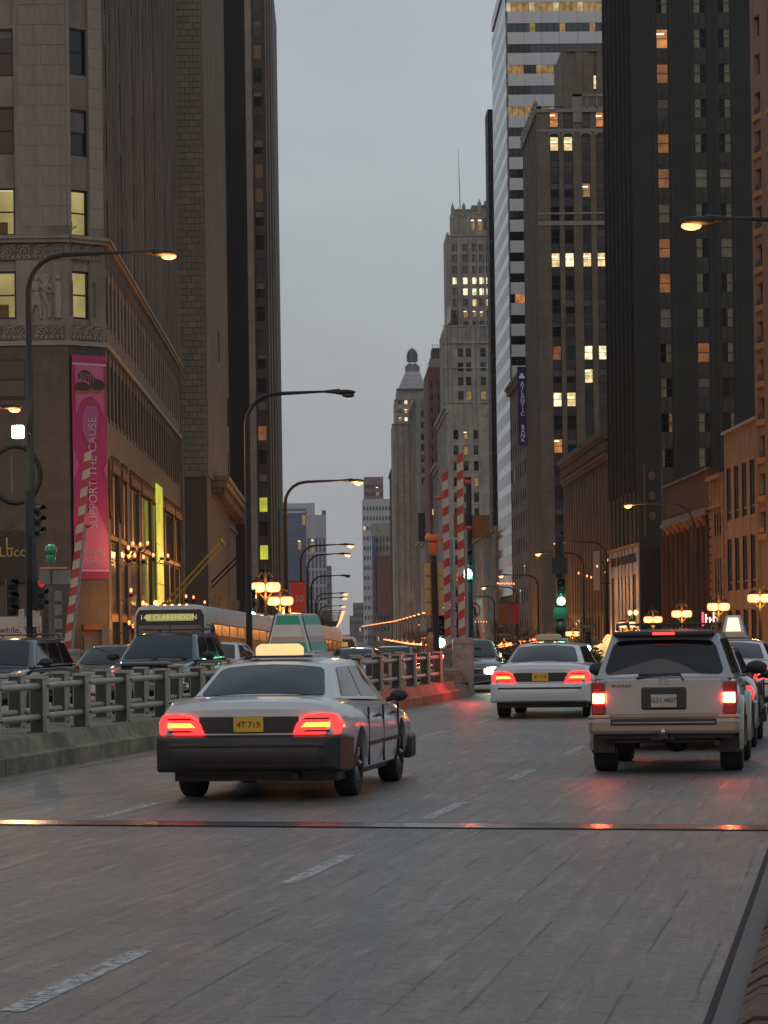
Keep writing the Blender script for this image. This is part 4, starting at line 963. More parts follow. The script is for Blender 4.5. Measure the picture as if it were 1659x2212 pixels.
# rooftop block
xl = XH(1230, 400); xr_ = 44.; ztt = WY(1260, 107, 400).z; FT = Fr(xl, 400, 1, 0)
wl = [(WY(1254 - .0, 175, 400).x - xl - 1.2, 1.1), (WY(1293, 175, 400).x - xl - .8, 1.1)]
b.facade(FT, xr_ - xl, zt - 2, ztt, wl, [(WY(1260, 192, 400).z, 1.9), (zt + 1.6, 1.2)], 'buff_brick', dep=.5, sp=.25, style='sv', pick=lambda c, r: 'lit_yellow' if (c == 1 and r == 1) else 'glass_mid')
mb = MB(); mb.fbox(FT, -.1, xr_ - xl, -.1, .5, ztt - .25, ztt)
for a, c in ((0.1, 2.0), (2.9, 4.2)): mb.fbox(FT, a, c, -.16, 0, zt, ztt - 1.5)
b.part('roof_block_trim', mb, ['buff_brick']); b.core(xl, xr_, 400.5, 414, zt - 2, ztt - .01, 'buff_brick')
mb = MB(); mb.tube([(xl - 2.6, 396, zt), (xl - 3.4, 396, zt + 2.2)], .07, 5); mb.tube([(xl - 3.4, 396, zt + 1.9), (xl - .2, 396, zt + 1.9)], .06, 5); mb.tube([(xl - 3.2, 396, zt + .9), (xl - .2, 396, zt + .9)], .06, 5); b.part('roof_rail', mb, ['lamp_iron'])
b.done()

# building with the blade sign
b = street_block('slim_bank_building', 'slim brown low rise behind the blue bank sign, left of the tan brick tower', 27.0, 1108, 1142.5, 795, 'grey_stone_dark', Yn=417.5)
n = 7; pw = b.U / n
b.facade(b.F, b.U, b.zb, b.zt, [(pw * (i + .5), pw * .5) for i in range(n)], rows(b.zb + 1, b.zt - 2, 3.6, 2.3), 'grey_stone_dark', dep=.2, style='', pick=pk(.0, .05, 3), wd=.08)
mb = MB(); mb.fbox(b.F, 0, b.U, -.8, 0, b.zt - .5, b.zt); mb.fbox(b.F, 0, b.U, -.5, 0, b.zt - 1.2, b.zt - .5); b.part('cornice', mb, ['grey_stone_dark'])
b.core(27.4, 34, b.yn, b.yf, b.zb, b.zt - .05, 'grey_stone_dark'); b.done()
X('sign_blue', (.025, .03, .12), .5, var=.1); sl = emit('sign_letter', (.5, .55, .75), .28, sampled=False)
z1 = WY(1128, 793, 416).z; z0 = WY(1128, 962, 416).z; xc = WY(1128, 880, 416).x
sg = thing('bank_sign', 'tall dark blue blade sign reading ATLANTIC BANK hung on the slim brown building', 'sign', (xc, 416, z0))
mb = MB(); mb.box(-.58, .58, -.15, .15, 0, z1 - z0); mb.obj('panel', 'sign_blue', sg)
mb = MB(); mb.box(-.62, -.58, -.17, .17, 0, z1 - z0); mb.box(.58, .62, -.17, .17, 0, z1 - z0); mb.box(-.58, .58, -.17, .17, z1 - z0, z1 - z0 + .06); mb.obj('frame', 'curtain_warm', sg)
for k, ch in enumerate('ATLANTIC  BANK'):
    if ch != ' ': lettering(ch, .78, sl, sg, (0.05, -.17, z1 - z0 - 2.3 - k * .60), (R(90), 0, 0), .02)
mb = MB()
for q in ((-.2, -1.4), (.2, -1.4), (0, -1.05)): mb.ell((q[0], -.17, z1 - z0 + q[1]), (.2, .03, .2), 10, 6)
mb.obj('emblem', sl, sg)
# white striped tower, panels and glass
b = street_block('white_striped_tower', 'white office tower with alternating panel and window bands rising out of the picture', 27.0, 1079, 1109, 0, 'white_panel', Yn=453.)
yn = 453.; pit = 45.05 / F * yn; zw = WY(1200, 23.4, yn).z; zt = 102.; UN = 22.
nbands = 29; zlist = [zw - pit * k for k in range(nbands)] + [zw + pit]
b.core(27.35, 27 + UN, yn + .35, b.yf, b.zb, zt, 'room_dark')
pm = MB(); pw = 2.72; mesh_c = {}
def panel(F_, u0, u1, z, h):
    k = (round(u1 - u0, 2), round(h, 2))
    if k not in mesh_c:
        mb = MB(); x = (u1 - u0) / 2 - .015; mb.box(-x, x, 0, .3, .015, h - .015); mesh_c[k] = mb.mesh('panel', ['white_panel'])
    link('panel', mesh_c[k], b.root, Vector(F_.pt((u0 + u1) / 2, 0, z)) - b.L, (0, 0, F_.rz))
hw = 1.32; rnd = random.Random(8)
gp = {}
def strip(F_, u0, u1, z, m):
    k = (round(u1 - u0, 2), m)
    if k not in gp:
        mb = MB(); x = (u1 - u0) / 2 - .03; mb.box(-x, x, .12 if m != 'glass_sky' else .012, .2, .0, hw - .0); gp[k] = mb.mesh('window', [m])
    link('window', gp[k], b.root, Vector(F_.pt((u0 + u1) / 2, 0, z)) - b.L, (0, 0, F_.rz))
kk = 0; np_ = 0
for z in zlist:
    k = round((zw - z) / pit)
    for i in range(7):
        u0, u1 = i * pw, (i + 1) * pw
        if k > 6 and i > 1: break
        panel(b.N, u0, u1, z + hw, pit - hw)
        for j in range(3):
            a, c = u0 + j * pw / 3, u0 + (j + 1) * pw / 3; q = i * 3 + j
            m = 'glass_dark'
            if k == 0: m = 'lit_dim' if q % 4 else 'lit_soft'
            elif k == 1: m = 'glass_blue' if q % 5 != 4 else 'lit_dim'
            elif k == 2: m = 'glass_dark' if q < 4 else 'glass_blue'
            elif k == 3: m = ('lit_dim' if q < 3 else 'glass_dark' if q < 5 else 'lit_dim' if q < 8 else 'glass_blue')
            elif k == 4: m = 'glass_dark' if q < 4 else 'glass_blue'
            elif k == 5: m = 'lit_dim'
            elif k == 14: m = 'lit_orange' if q > 0 else 'glass_dark'
            strip(b.N, a, c, z, m)
    b.wall.fbox(b.F, 0, b.U, 0, .3, z + hw, z + pit, b.mi('white_panel'))
    n = 8
    for i in range(n):
        if kk < 8 * 29: kk += 1; strip(b.F, b.U * i / n, b.U * (i + 1) / n, z, 'glass_sky')
b.done()
xd = XH(1068, 500.); b = Bld('dark_glass_tower', 'narrow dark glass tower edge showing just left of the white striped tower', (xd, 500, ZG(500)), mats=('black_metal',))
zt = WY(1056, 236, 500).z; zb = ZG(500) - 2; b.core(xd, xd + 4.0, 500, 508, zb, zt, 'black_metal')
mb = MB()
for z, h in rows(zb + 3, zt, 3.2, .3): mb.box(xd - .03, xd + 4, 499.95, 508, z, z + .12)
for k in range(3): mb.box(xd + .3 * k, xd + .06 + .3 * k, 499.9, 500, zb, zt)
b.part('floor_edge', mb, ['frame_grey']); b.done()
b = street_block('pilastered_bank', 'low tan building with a row of pilasters under a pediment cornice beyond the gates', 26.8, 1018, 1078, 1128, 'grey_stone', Yn=492.)
n = 14; pw = b.U / n
b.facade(b.F, b.U, b.zb, b.zt - 2, [(pw * (i + .5), pw * .5) for i in range(n)], [(b.zb + 1, 4), (b.zb + 6, b.zt - b.zb - 10)], 'grey_stone', dep=.3, sp=.1, style='', pick=pk(.03, .2, 4), wd=.12)
mb = MB()
for pr, z0, z1 in ((.3, -2, -1.5), (.9, -1.5, -1.0), (1.3, -1.0, -.6)): mb.box(b.X - pr, b.X + 10, b.yn, b.yf, b.zt + z0, b.zt + z1)
for i in range(n + 1): mb.lathe([(.5, 0), (.45, b.zt - 3 - b.zb), (.6, b.zt - 2 - b.zb)], b.F.pt(min(b.U - .5, i * pw), -.2, b.zb), 8)
b.part('cornice', mb, ['grey_stone']); b.core(27.4, 36, b.yn, b.yf, b.zb, b.zt - .6, 'grey_stone'); b.done()

# ornate setback tower
Yo = 720.
b = Bld('ornate_setback_tower', 'grey ornate setback tower with pinnacles and a mast, centre right of the sky gap', (33, Yo, ZG(Yo)), mats=('grey_stone',))
def oz(py, px=1010): return WY(px, py, Yo).z
def ox(px, py): return WY(px, py, Yo).x
xl = ox(962, 900); zl = oz(703); xr = xl + 22; zb = ZG(Yo) - 2
FO = Fr(xl, Yo, 1, 0); pit = 30.9 / F * Yo
def ou(a, c, py): return ((ox(a, py) + ox(c, py)) / 2 - xl, ox(c, py) - ox(a, py))
lc = [ou(989, 1001, 790), ou(1006.5, 1018, 790), ou(1038, 1050, 790), ou(1056, 1066, 790)]; lc += [(c + 8.6, w_) for c, w_ in lc[:2]]
zr = oz(771); rr_ = sorted((zr - pit * k, pit * .62) for k in range(14) if zr - pit * k > zb)
NR2 = len(rr_); LO = {(3, 2): 'lit_yellow', (3, 3): 'lit_pale', (0, 5): 'lit_yellow', (1, 5): 'lit_yellow', (3, 6): 'lit_yellow', (2, 7): 'lit_pale', (1, 7): 'lit_dim', (2, 3): 'lit_dim', (1, 3): 'lit_dim'}
b.facade(FO, 22, zb, zl, lc, rr_, 'grey_stone', dep=.6, sp=.2, style='sg', pick=lambda c, r: LO.get((c, NR2 - 1 - r), 'glass_mid' if (c + r) % 3 else 'glass_dark'))
b.core(xl, xr, Yo + .6, Yo + 24, zb, zl - .1, 'grey_stone')
FOs = Fr(xl, Yo + 34, 0, -1); mb = MB()
for k in range(20): mb.fbox(FOs, 10 + k * 1.2, 10.6 + k * 1.2, -.3, 0, zb, zl - 1)
for z in (oz(915), oz(868), oz(793), zl - 4): mb.fbox(FO, -.3, 22, -.35, 0, z - .3, z); mb.fbox(FOs, 10, 34, -.35, 0, z - .3, z)
for k in range(24): mb.fbox(FO, k * .92, k * .92 + .3, -.12, 0, zl - 3.2, zl - .2)
mb.fbox(FO, -.2, 22, -.3, .3, zl - .3, zl + .1)
for c in ((lc[0][0] + lc[1][0]) / 2, (lc[2][0] + lc[3][0]) / 2):
    mb.tube([FO.pt(c + 2.0 * math.cos(a), -.1, zr + pit * .75 + .9 * math.sin(a)) for a in (3.14, 2.6, 2.1, 1.57, 1.04, .5, 0)], .16, 5)
for c in (.3, 1.2, lc[1][0] + 1.2, lc[2][0] - 1.2, lc[3][0] + 1.3): mb.fbox(FO, c - .25, c + .25, -.25, 0, zb, zl)
b.part('stone_trim', mb, ['grey_stone'])
# shaft
xs0 = ox(965, 600); zsf = oz(505); FS2 = Fr(xs0, Yo + 2, 1, 0)
def su(a, c, py=600): return ((ox(a, py) + ox(c, py)) / 2 - xs0, ox(c, py) - ox(a, py))
sc_ = [su(978.5, 989, 640), su(1001, 1012, 640), su(1021, 1032, 640), su(1036.5, 1047, 640), su(1051.5, 1062, 640), su(1074, 1084, 640)]
pit2 = 23.9 / F * Yo; z0 = oz(612); rr2 = sorted((z0 + pit2 * k - 0 * pit2, pit2 * .66) for k in range(-4, 4) if z0 + pit2 * k > zl - 1); N3 = len(rr2)
def pS(c, r):
    k = round((rr2[r][0] - z0) / pit2)
    if k == 0: return 'lit_pale'
    if k == -1: return 'glass_blue' if c == 0 else 'lit_pale'
    if k == -2: return 'lit_yellow' if c in (2, 4, 5) else 'glass_blue'
    if k == -3: return 'lit_dim' if c in (1, 2, 3) else 'glass_blue'
    return 'glass_blue'
b.facade(FS2, 16, zl, zsf, sc_, rr2, 'grey_stone', dep=.5, sp=.1, style='', pick=pS)
b.core(xs0, xs0 + 16, Yo + 2.5, Yo + 18, zl, zsf - .05, 'grey_stone')
xc0 = ox(977, 470); zcr = oz(448); FC = Fr(xc0, Yo + 3, 1, 0); cu3 = [((ox(a, 500) + ox(a + 9, 500)) / 2 - xc0, 1.1) for a in (1019, 1034, 1048)]
b.facade(FC, 14, zsf, zcr, cu3, [(oz(494), 2.9)], 'grey_stone', dep=.5, style='a', pick=lambda c, r: 'lit_dim' if c < 2 else 'glass_mid')
b.core(xc0, xc0 + 14, Yo + 3.5, Yo + 16, zsf, zcr - .05, 'grey_stone')
xm = ox(1024, 440); b.core(ox(1021, 440), ox(1066, 440), Yo + 5, Yo + 14, zcr, oz(437), 'grey_stone_dark')
mb = MB()
for px_, zz, s_ in ((979, zcr, 1.6), (1003, zcr + .6, 1.0), (1037, oz(437), 1.2), (967, zsf, .9)):
    mb.lathe([(.42, -2.5), (.42, 0), (.5, .1), (.25, s_ * .6), (.03, s_)], (ox(px_, 460), Yo + 3, zz), 8)
for c in (.3, 1.2, 2.2, 3.6, 5.2, 7.0, 8.6, 10.2): mb.fbox(FS2, c, c + .18, -.2, 0, zl, zsf + .3)
for c in (.2, 1.5, 3.0, 8.8): mb.fbox(FC, c, c + .2, -.2, 0, zsf, zcr + .3)
mb.fbox(FS2, 0, 16, -.25, 0, zsf - .3, zsf); mb.fbox(FC, 0, 14, -.2, 0, zcr - .3, zcr); mb.box(ox(1048, 430), ox(1053, 430), Yo + 4, Yo + 6, oz(437), oz(429))
b.part('pinnacle', mb, ['grey_stone'])
mb = MB(); mb.tube([(ox(997, 440), Yo + 8, zcr), (ox(993, 312), Yo + 8, oz(312, 993))], [.13, .04], 5); b.part('mast', mb, ['lamp_iron'])
mb = MB(); xq = ox(966, 690)
for k in range(9): mb.tube([(xq + .2 + .3 * k, Yo, zl), (xq + .8 + .2 * k, Yo, zl + 4.4 - .25 * k)], .06, 4)
for k in range(5): mb.tube([(xq, Yo, zl + .4 + k * .8), (xq + 2.2, Yo, zl + .2 + k * .8)], .06, 4)
mb.prism([(-.3, 0), (.1, 4.2), (.9, 4.8), (.8, .9)], -.1, .1, lambda p, a, q: (xq + p, Yo - .4 + a, zl + q), 1)
b.part('roof_billboard', mb, ['lamp_iron', 'pale_concrete']); b.done()

# tower with pyramid roof and glazed beehive
Yd = 1000.
b = Bld('pyramid_roof_tower', 'grey tower with stepped pyramid roof topped by a round glazed beehive lantern', (30, Yd, ZG(Yd)), mats=('grey_stone',))
def dz(py): return WY(893, py, Yd).z
def dx(px, py): return WY(px, py, Yd).x
zb = ZG(Yd) - 2; xa, xb = dx(848, 920), dx(940, 920)
b.core(xa, xb, Yd, Yd + 30, zb, dz(915), 'grey_stone')
x2, x3 = dx(853.5, 870), dx(936, 870)
FD = Fr(x2, Yd + 1, 1, 0); U = x3 - x2
cD = [(dx(p, 880) - x2, 1.15) for p in (864, 877, 891, 904, 917)]; zz = [dz(909), dz(891), dz(872.5)]
LD = {(0, 0): 'lit_dim', (1, 0): 'lit_pale', (4, 0): 'lit_pale', (3, 0): 'lit_dim', (1, 1): 'lit_yellow', (1, 2): 'lit_pale', (2, 2): 'lit_dim', (4, 2): 'lit_dim', (3, 2): 'lit_dim'}
b.facade(FD, U, dz(915), dz(862), cD, [(z, 1.35) for z in zz], 'grey_stone', dep=.4, style='', pick=lambda c, r: LD.get((c, r), 'glass_mid'))
b.core(x2, x3, Yd + 1.4, Yd + 28, dz(915), dz(862), 'grey_stone'); b.core(dx(858, 850), dx(926, 850), Yd + 2, Yd + 26, dz(862), dz(838), 'grey_stone')
mb = MB()
for z, xq in ((dz(915), xa), (dz(886), x2), (dz(862), x2), (dz(838), dx(858, 850))): mb.box(xq - .25, xb, Yd - .4 + (z > dz(912)) * 1.0, Yd + 5, z - .35, z)
for k in range(7): mb.box(xa + 1.2 + k * 2.0, xa + 1.7 + k * 2.0, Yd - .15, Yd, zb, dz(915))
b.part('stone_band', mb, ['grey_stone_dark'])
mb = MB(); a0, a1, c0, c1 = dx(862, 838), dx(922, 838), dx(879, 796), dx(908, 796)
n = 9
for k in range(n):
    f = k / n; x0_, x1_ = a0 + (c0 - a0) * f, a1 + (c1 - a1) * f; z0_ = dz(838) + (dz(796) - dz(838)) * f; z1_ = dz(838) + (dz(796) - dz(838)) * (k + 1) / n
    w_ = (x1_ - x0_); mb.box(x0_, x1_, Yd + 14 - w_ / 2, Yd + 14 + w_ / 2, z0_, z1_)
b.part('pyramid_roof', mb, ['zinc_roof'])
cx = (dx(893, 790)); mb = MB(); mb.box(cx - 2.4, cx + 2.4, Yd + 11.6, Yd + 16.4, dz(796), dz(783)); mb.box(cx - 1.7, cx + 1.7, Yd + 12, Yd + 16, dz(783), dz(779))
for k in range(6): a = k * math.pi / 3; mb.tube([(cx + 1.1 * math.cos(a), Yd + 14 + 1.1 * math.sin(a), dz(779)), (cx + 1.1 * math.cos(a), Yd + 14 + 1.1 * math.sin(a), dz(773))], .14, 5)
b.part('lantern_base', mb, ['grey_stone_dark'])
hh = dz(744) - dz(773); mb = MB(); mb.lathe([(1.7, 0), (1.75, hh * .3), (1.7, hh * .55), (1.4, hh * .75), (.8, hh * .92), (.2, hh * 1.0), (.12, hh * 1.05)], (cx, Yd + 14, dz(773)), 16); bh = b.part('beehive_lantern', mb, ['glass_blue'], 60)
mb = MB()
for k in range(12):
    a = k * math.pi / 6; mb.tube([(cx + r_ * math.cos(a), Yd + 14 + r_ * math.sin(a), dz(773) + z_) for r_, z_ in ((1.75, 0), (1.8, hh * .3), (1.75, hh * .55), (1.43, hh * .75), (.82, hh * .92))], .07, 4)
for z_, r_ in ((0, 1.8), (.3, 1.82), (.55, 1.77), (.75, 1.45)): mb.tube([(cx + r_ * math.cos(a * .5236), Yd + 14 + r_ * math.sin(a * .5236), dz(773) + hh * z_) for a in range(13)], .09, 4)
mb.obj('lantern_rib', 'grey_stone_dark', bh, b.L); b.done()

# brick tower in scaffolding
Yr = 800.
b, x0, x1, zb, zt = far_block('scaffolded_brick_tower', 'dark red brick tower wrapped in scaffolding between the pyramid roof and ornate towers', Yr, 932, 975, 793, 'red_brick', win=(3, 3.4, .35, .45, ''))
zz = WY(945, 750, Yr).z; b.core(x0 + 1.2, x1, Yr + 2, Yr + 15, zt, zz, 'brown_brick'); b.core(x0 + .6, x1, Yr + 1, Yr + 16, zt, zt + 2.4, 'grey_stone_dark')
mb = MB()
for k in range(6): mb.tube([(x0 - .3 + k * .9, Yr - .6, zb), (x0 - .3 + k * .9, Yr - .6, zt + 1)], .05, 4)
for z, h in rows(zb + 2, zt, 1.9, .1): mb.tube([(x0 - .4, Yr - .6, z), (x0 + 4.6, Yr - .6, z)], .05, 4)
for k in range(3): mb.tube([(x0 + 1.3 + k * .7, Yr + 1, zz - 2), (x0 + 1.3 + k * .7, Yr + 1, zz + .8)], .06, 4)
mb.tube([(x0 + 1.2, Yr + 1, zz + .7), (x0 + 3, Yr + 1, zz + .7)], .05, 4)
b.part('scaffolding', mb, ['frame_grey']); b.done()

# the row of street fronts running into the distance on the right
ROW = [('corniced_stone_front', 'tan stone front with a heavy cornice just left of the ornate tower', 955, 976, 915, 'grey_stone', 7, 3.6),
       ('brown_stone_front', 'brown stone front below the scaffolded tower on the right of the street', 928, 955, 1040, 'grey_stone_dark', 8, 3.6),
       ('billboard_building', 'grey building carrying a dark rooftop billboard on the right of the street', 908, 928, 1175, 'grey_stone', 7, 3.5),
       ('corner_cornice_building', 'grey building with a bold cornice in front of the pyramid roof tower', 884, 908, 925, 'grey_stone_dark', 8, 3.5),
       ('tall_pale_front', 'tall pale stone front in the row of far buildings right of the street', 866, 884, 1015, 'grey_stone', 8, 3.5),
       ('far_brown_front', 'far brown front ending the near row of towers right of the street', 848, 866, 1030, 'brown_brick', 9, 3.6)]
yprev = None
for i, (nm, lb, pf, pn, pt, m, n, pz) in enumerate(ROW):
    b = street_block(nm, lb, 26.9 + .25 * (i % 3), pf, pn, pt, m, at='f')
    pw = b.U / n
    b.facade(b.F, b.U, b.zb, b.zt, [(pw * (k + .5), pw * .5) for k in range(n)], rows(b.zb + 2, b.zt - 3, pz, pz * .6), m, dep=.3, sp=.1, style='', pick=pk(.02, .06, i + 20), wd=.12)
    mb = MB(); mb.fbox(b.F, 0, b.U, -1.2, 0, b.zt - .8, b.zt); mb.fbox(b.F, 0, b.U, -.7, 0, b.zt - 1.8, b.zt - .8)
    for k in range(n + 1): mb.fbox(b.F, max(0, pw * k - pw * .12), min(b.U, pw * k + pw * .12), -.5, 0, b.zb, b.zt - 2)
    b.part('cornice', mb, [m]); b.N.o = (b.X, b.yn)
    b.facade(Fr(b.X, b.yn, 1, 0), 9, b.zb, b.zt, [(1.5 + 2.3 * k, 1.1) for k in range(3)], rows(b.zb + 2, b.zt - 3, pz, pz * .6), m, dep=.8, sp=.2, style='', pick=pk(.03, .05, i + 40))
    b.core(b.X + .8, b.X + 9, b.yn + .8, b.yf, b.zb, b.zt - .05, m)
    if nm == 'billboard_building':
        mb = MB(); z0, z1 = WY(915, 1170, b.yn).z, WY(915, 1108, b.yn).z; mb.box(XH(906, b.yn), XH(931, b.yn), b.yn - 1, b.yn - .6, z0, z1); b.part('billboard', mb, ['glass_dark'])
        mb = MB(); mb.box(XH(907, b.yn), XH(931, b.yn), b.yn - 1.1, b.yn - .6, z0 - .5, z0); b.part('billboard_edge', mb, ['verdigris'])
        mb = MB(); mb.box(XH(912, b.yn), XH(938, b.yn), b.yn + 5, b.yn + 12, z1, WY(915, 1048, b.yn).z); b.part('upper_storey', mb, ['mauve_brick'])
    b.done()
b, *_ = far_block('far_tan_tower', 'distant tan slab tower with many window rows right of the sky gap', 1700, 787, 848, 1078, 'pale_concrete', win=(9, 5.6, .6, .42, ''), wm=('glass_mid', 'glass_blue'), lits=.04); b.done()
b, *_ = far_block('far_banded_tower', 'distant dark banded apartment tower behind the tan slab tower', 2000, 791, 832, 1030, 'mauve_brick', win=(5, 5.0, .92, .5, ''), wm=('glass_dark',)); b.done()
b, *_ = far_block('far_gabled_block', 'distant grey block with blue and red fronts below the tan slab tower', 1500, 806, 850, 1130, 'grey_stone', win=(6, 5, .5, .5, '')); b.done()
b, *_ = far_block('far_blue_front', 'distant narrow blue front beside the far gabled block', 1490, 806, 813, 1158, 'blue_glass', zb=10); b.done()
b, *_ = far_block('far_red_front', 'distant dark red front on the far gabled block', 1480, 816, 848, 1200, 'red_brick', zb=8); b.done()
b, *_ = far_block('far_pale_block', 'small distant pale block just right of the sky gap', 2100, 764, 786, 1302, 'grey_stone', win=(4, 5, .5, .5, '')); b.done()
b, *_ = far_block('farthest_block', 'tiny farthest pale block at the foot of the sky gap', 2300, 756, 770, 1330, 'mauve_brick', win=(3, 5, .5, .5, '')); b.done()

# glowing panels added as shop windows to warm the street on the right
shop = emit('shop_panel_glow', (1, .5, .16), .9, .8, .5, False); MT['shop_panel_glow'] = shop
sw = {}
def shopfront(bname, X_, y0, y1, n, z0, z1, seed):
    root = bpy.data.objects[bname]; rnd = random.Random(seed); h = (y1 - y0) / n
    for k in range(n):
        if rnd.random() < .25: continue
        q = (round(h, 2), round(z1 - z0, 2))
        if q not in sw: mb = MB(); mb.box(-.05, .02, .15 * h, .85 * h, 0, z1 - z0); sw[q] = mb.mesh('shop_window', ['shop_panel_glow'])
        link('shop_window', sw[q], root, Vector((X_ - .06, y0 + k * h, z0)) - root.location)
for nm, X_, y0, y1, n in (('classical_stone_block', 26.7, 294, 348, 11), ('tan_brick_tower', 27.0, 390, 415, 5), ('slim_bank_building', 27.0, 418, 455, 7), ('pilastered_bank', 26.8, 494, 585, 14), ('corniced_stone_front', 26.9, 695, 750, 8), ('brown_stone_front', 27.15, 756, 845, 9), ('billboard_building', 27.4, 870, 950, 8)):
    z = ZG((y0 + y1) / 2); shopfront(nm, X_, y0, y1, n, z + .6, z + 3.4, int(y0))
# ------------------------------------------------------------------ vehicles (x across, y forward, z up; origin under the middle)
X('paint_white', (.52, .53, .54), .28, var=.04, coat=.8, scale=1)
X('paint_silver_tan', (.33, .34, .35), .28, metal=.35, var=.04, coat=.9, scale=1)
X('paint_tan', (.25, .215, .16), .3, metal=.3, var=.05, coat=.8, scale=1)
X('paint_black', (.012, .013, .015), .18, var=.2, coat=1, scale=1)
X('paint_slate', (.045, .055, .065), .2, metal=.4, var=.1, coat=1, scale=1)
X('paint_blue', (.06, .08, .11), .25, metal=.3, var=.1, coat=1)
X('paint_grey', (.16, .17, .18), .25, metal=.5, var=.06, coat=1)
X('paint_green', (.04, .06, .04), .25, var=.06, coat=1)
X('plastic_black', (.02, .02, .021), .55, var=.25, scale=8)
X('bumper_dark', (.014, .013, .014), .45, var=.35, scale=5)
X('tyre_rubber', (.015, .015, .015), .85, var=.3, scale=9, bump=.3)
X('rim_metal', (.25, .25, .26), .35, metal=.8, var=.15)
X('chrome', (.5, .5, .5), .12, metal=1, var=.05)
X('skirt_dirt', (.09, .075, .055), .6, var=.3, scale=4)
X('bus_white', (.40, .385, .36), .55, var=.12, scale=1)
X('bus_stripe', (.12, .08, .06), .5, var=.2)
X('plate_yellow', (.62, .36, .02), .5, var=.08); X('plate_white', (.42, .38, .34), .5, var=.15, scale=9)
X('lamp_red', (.30, .01, .012), .12, var=.15, coat=1, scale=4)
X('ad_teal', (.015, .30, .20), .45, var=.1); X('ad_white', (.5, .5, .44), .45, var=.1); X('ad_pink', (.45, .25, .24), .5, var=.1)
X('seat_dark', (.03, .028, .03), .8, var=.2)
MT['car_glass'] = glass('car_glass', (.012, .018, .021), .05)
MT['car_glass_black'] = glass('car_glass_black', (.008, .006, .006), .05)
MT['tail_glow'] = emit('tail_glow', (1, .025, .025), 3.0); MT['brake_glow'] = emit('brake_glow', (1, .05, .02), 60); MT['brake_core'] = emit('brake_core', (1, .4, .15), 40)
MT['high_glow'] = emit('high_glow', (1, .04, .03), 3); MT['tail_core'] = emit('tail_core', (1, .22, .03), 5)
MT['head_glow'] = emit('head_glow', (1, .82, .5), 30); MT['amber_glow'] = emit('amber_glow', (1, .5, .1), 6); MT['taxi_glow'] = emit('taxi_glow', (1, .72, .32), .85)
MT['taxi_off'] = mat('taxi_off', (.5, .38, .25), .5); MT['ad_glow'] = emit('ad_glow', (1, .86, .58), 1.2); MT['dest_glow'] = emit('dest_glow', (.85, .8, .22), .22); MT['dest_text'] = emit('dest_text', (1, .95, .45), .42, sampled=False)

def loft(mb, secs, mi=0, closed=True):
    """secs: list of rings (same count) of 3-d points"""
    n = len(secs[0]); vs = [p for s in secs for p in s]; fs = []
    for i in range(len(secs) - 1):
        for k in range(n): fs.append((i * n + k, i * n + (k + 1) % n, (i + 1) * n + (k + 1) % n, (i + 1) * n + k))
    if closed: fs += [tuple(range(n - 1, -1, -1)), tuple((len(secs) - 1) * n + k for k in range(n))]
    mb.add(vs, fs, mi)
HP = [(0, 0), (.55, 0), (.86, .02), (.95, .10), (.985, .28), (1, .52), (.99, .72), (.955, .88), (.88, .97), (.7, 1.01), (.4, 1.03), (0, 1.04)]
def body_ring(y, w, zb, zs):
    h = zs - zb; r = [(x * w, y, zb + q * h) for x, q in HP]
    return r + [(-x, yy, z) for x, yy, z in r[-2:0:-1]]
def bevel_mesh(o, w=.02, seg=2, ang=35):
    m = o.modifiers.new('bevel', 'BEVEL'); m.width = w; m.segments = seg; m.limit_method = 'ANGLE'; m.angle_limit = R(ang)
    return o
def cut_arches(o, ys, r, xw, zc):
    bm = bmesh.new()
    for y in ys:
        bmesh.ops.create_cone(bm, cap_ends=True, segments=28, radius1=r, radius2=r, depth=2.6 * xw, matrix=Matrix.Translation((0, y, zc)) @ Matrix.Rotation(R(90), 4, 'Y'))
    me = bpy.data.meshes.new('cut'); bm.to_mesh(me); bm.free(); c = bpy.data.objects.new('cut', me); COL.objects.link(c)
    m = o.modifiers.new('b', 'BOOLEAN'); m.object = c; m.operation = 'DIFFERENCE'; m.solver = 'EXACT'
    dg = bpy.context.evaluated_depsgraph_get(); me2 = bpy.data.meshes.new_from_object(o.evaluated_get(dg)); o.modifiers.clear()
    if len(me2.polygons) > 20: o.data = me2
    bpy.data.objects.remove(c)
    bm = bmesh.new(); bm.from_mesh(o.data); bmesh.ops.recalc_face_normals(bm, faces=bm.faces); bm.to_mesh(o.data); bm.free()
    o.data.polygons.foreach_set('use_smooth', [True] * len(o.data.polygons)); o.data.set_sharp_from_angle(angle=R(38))
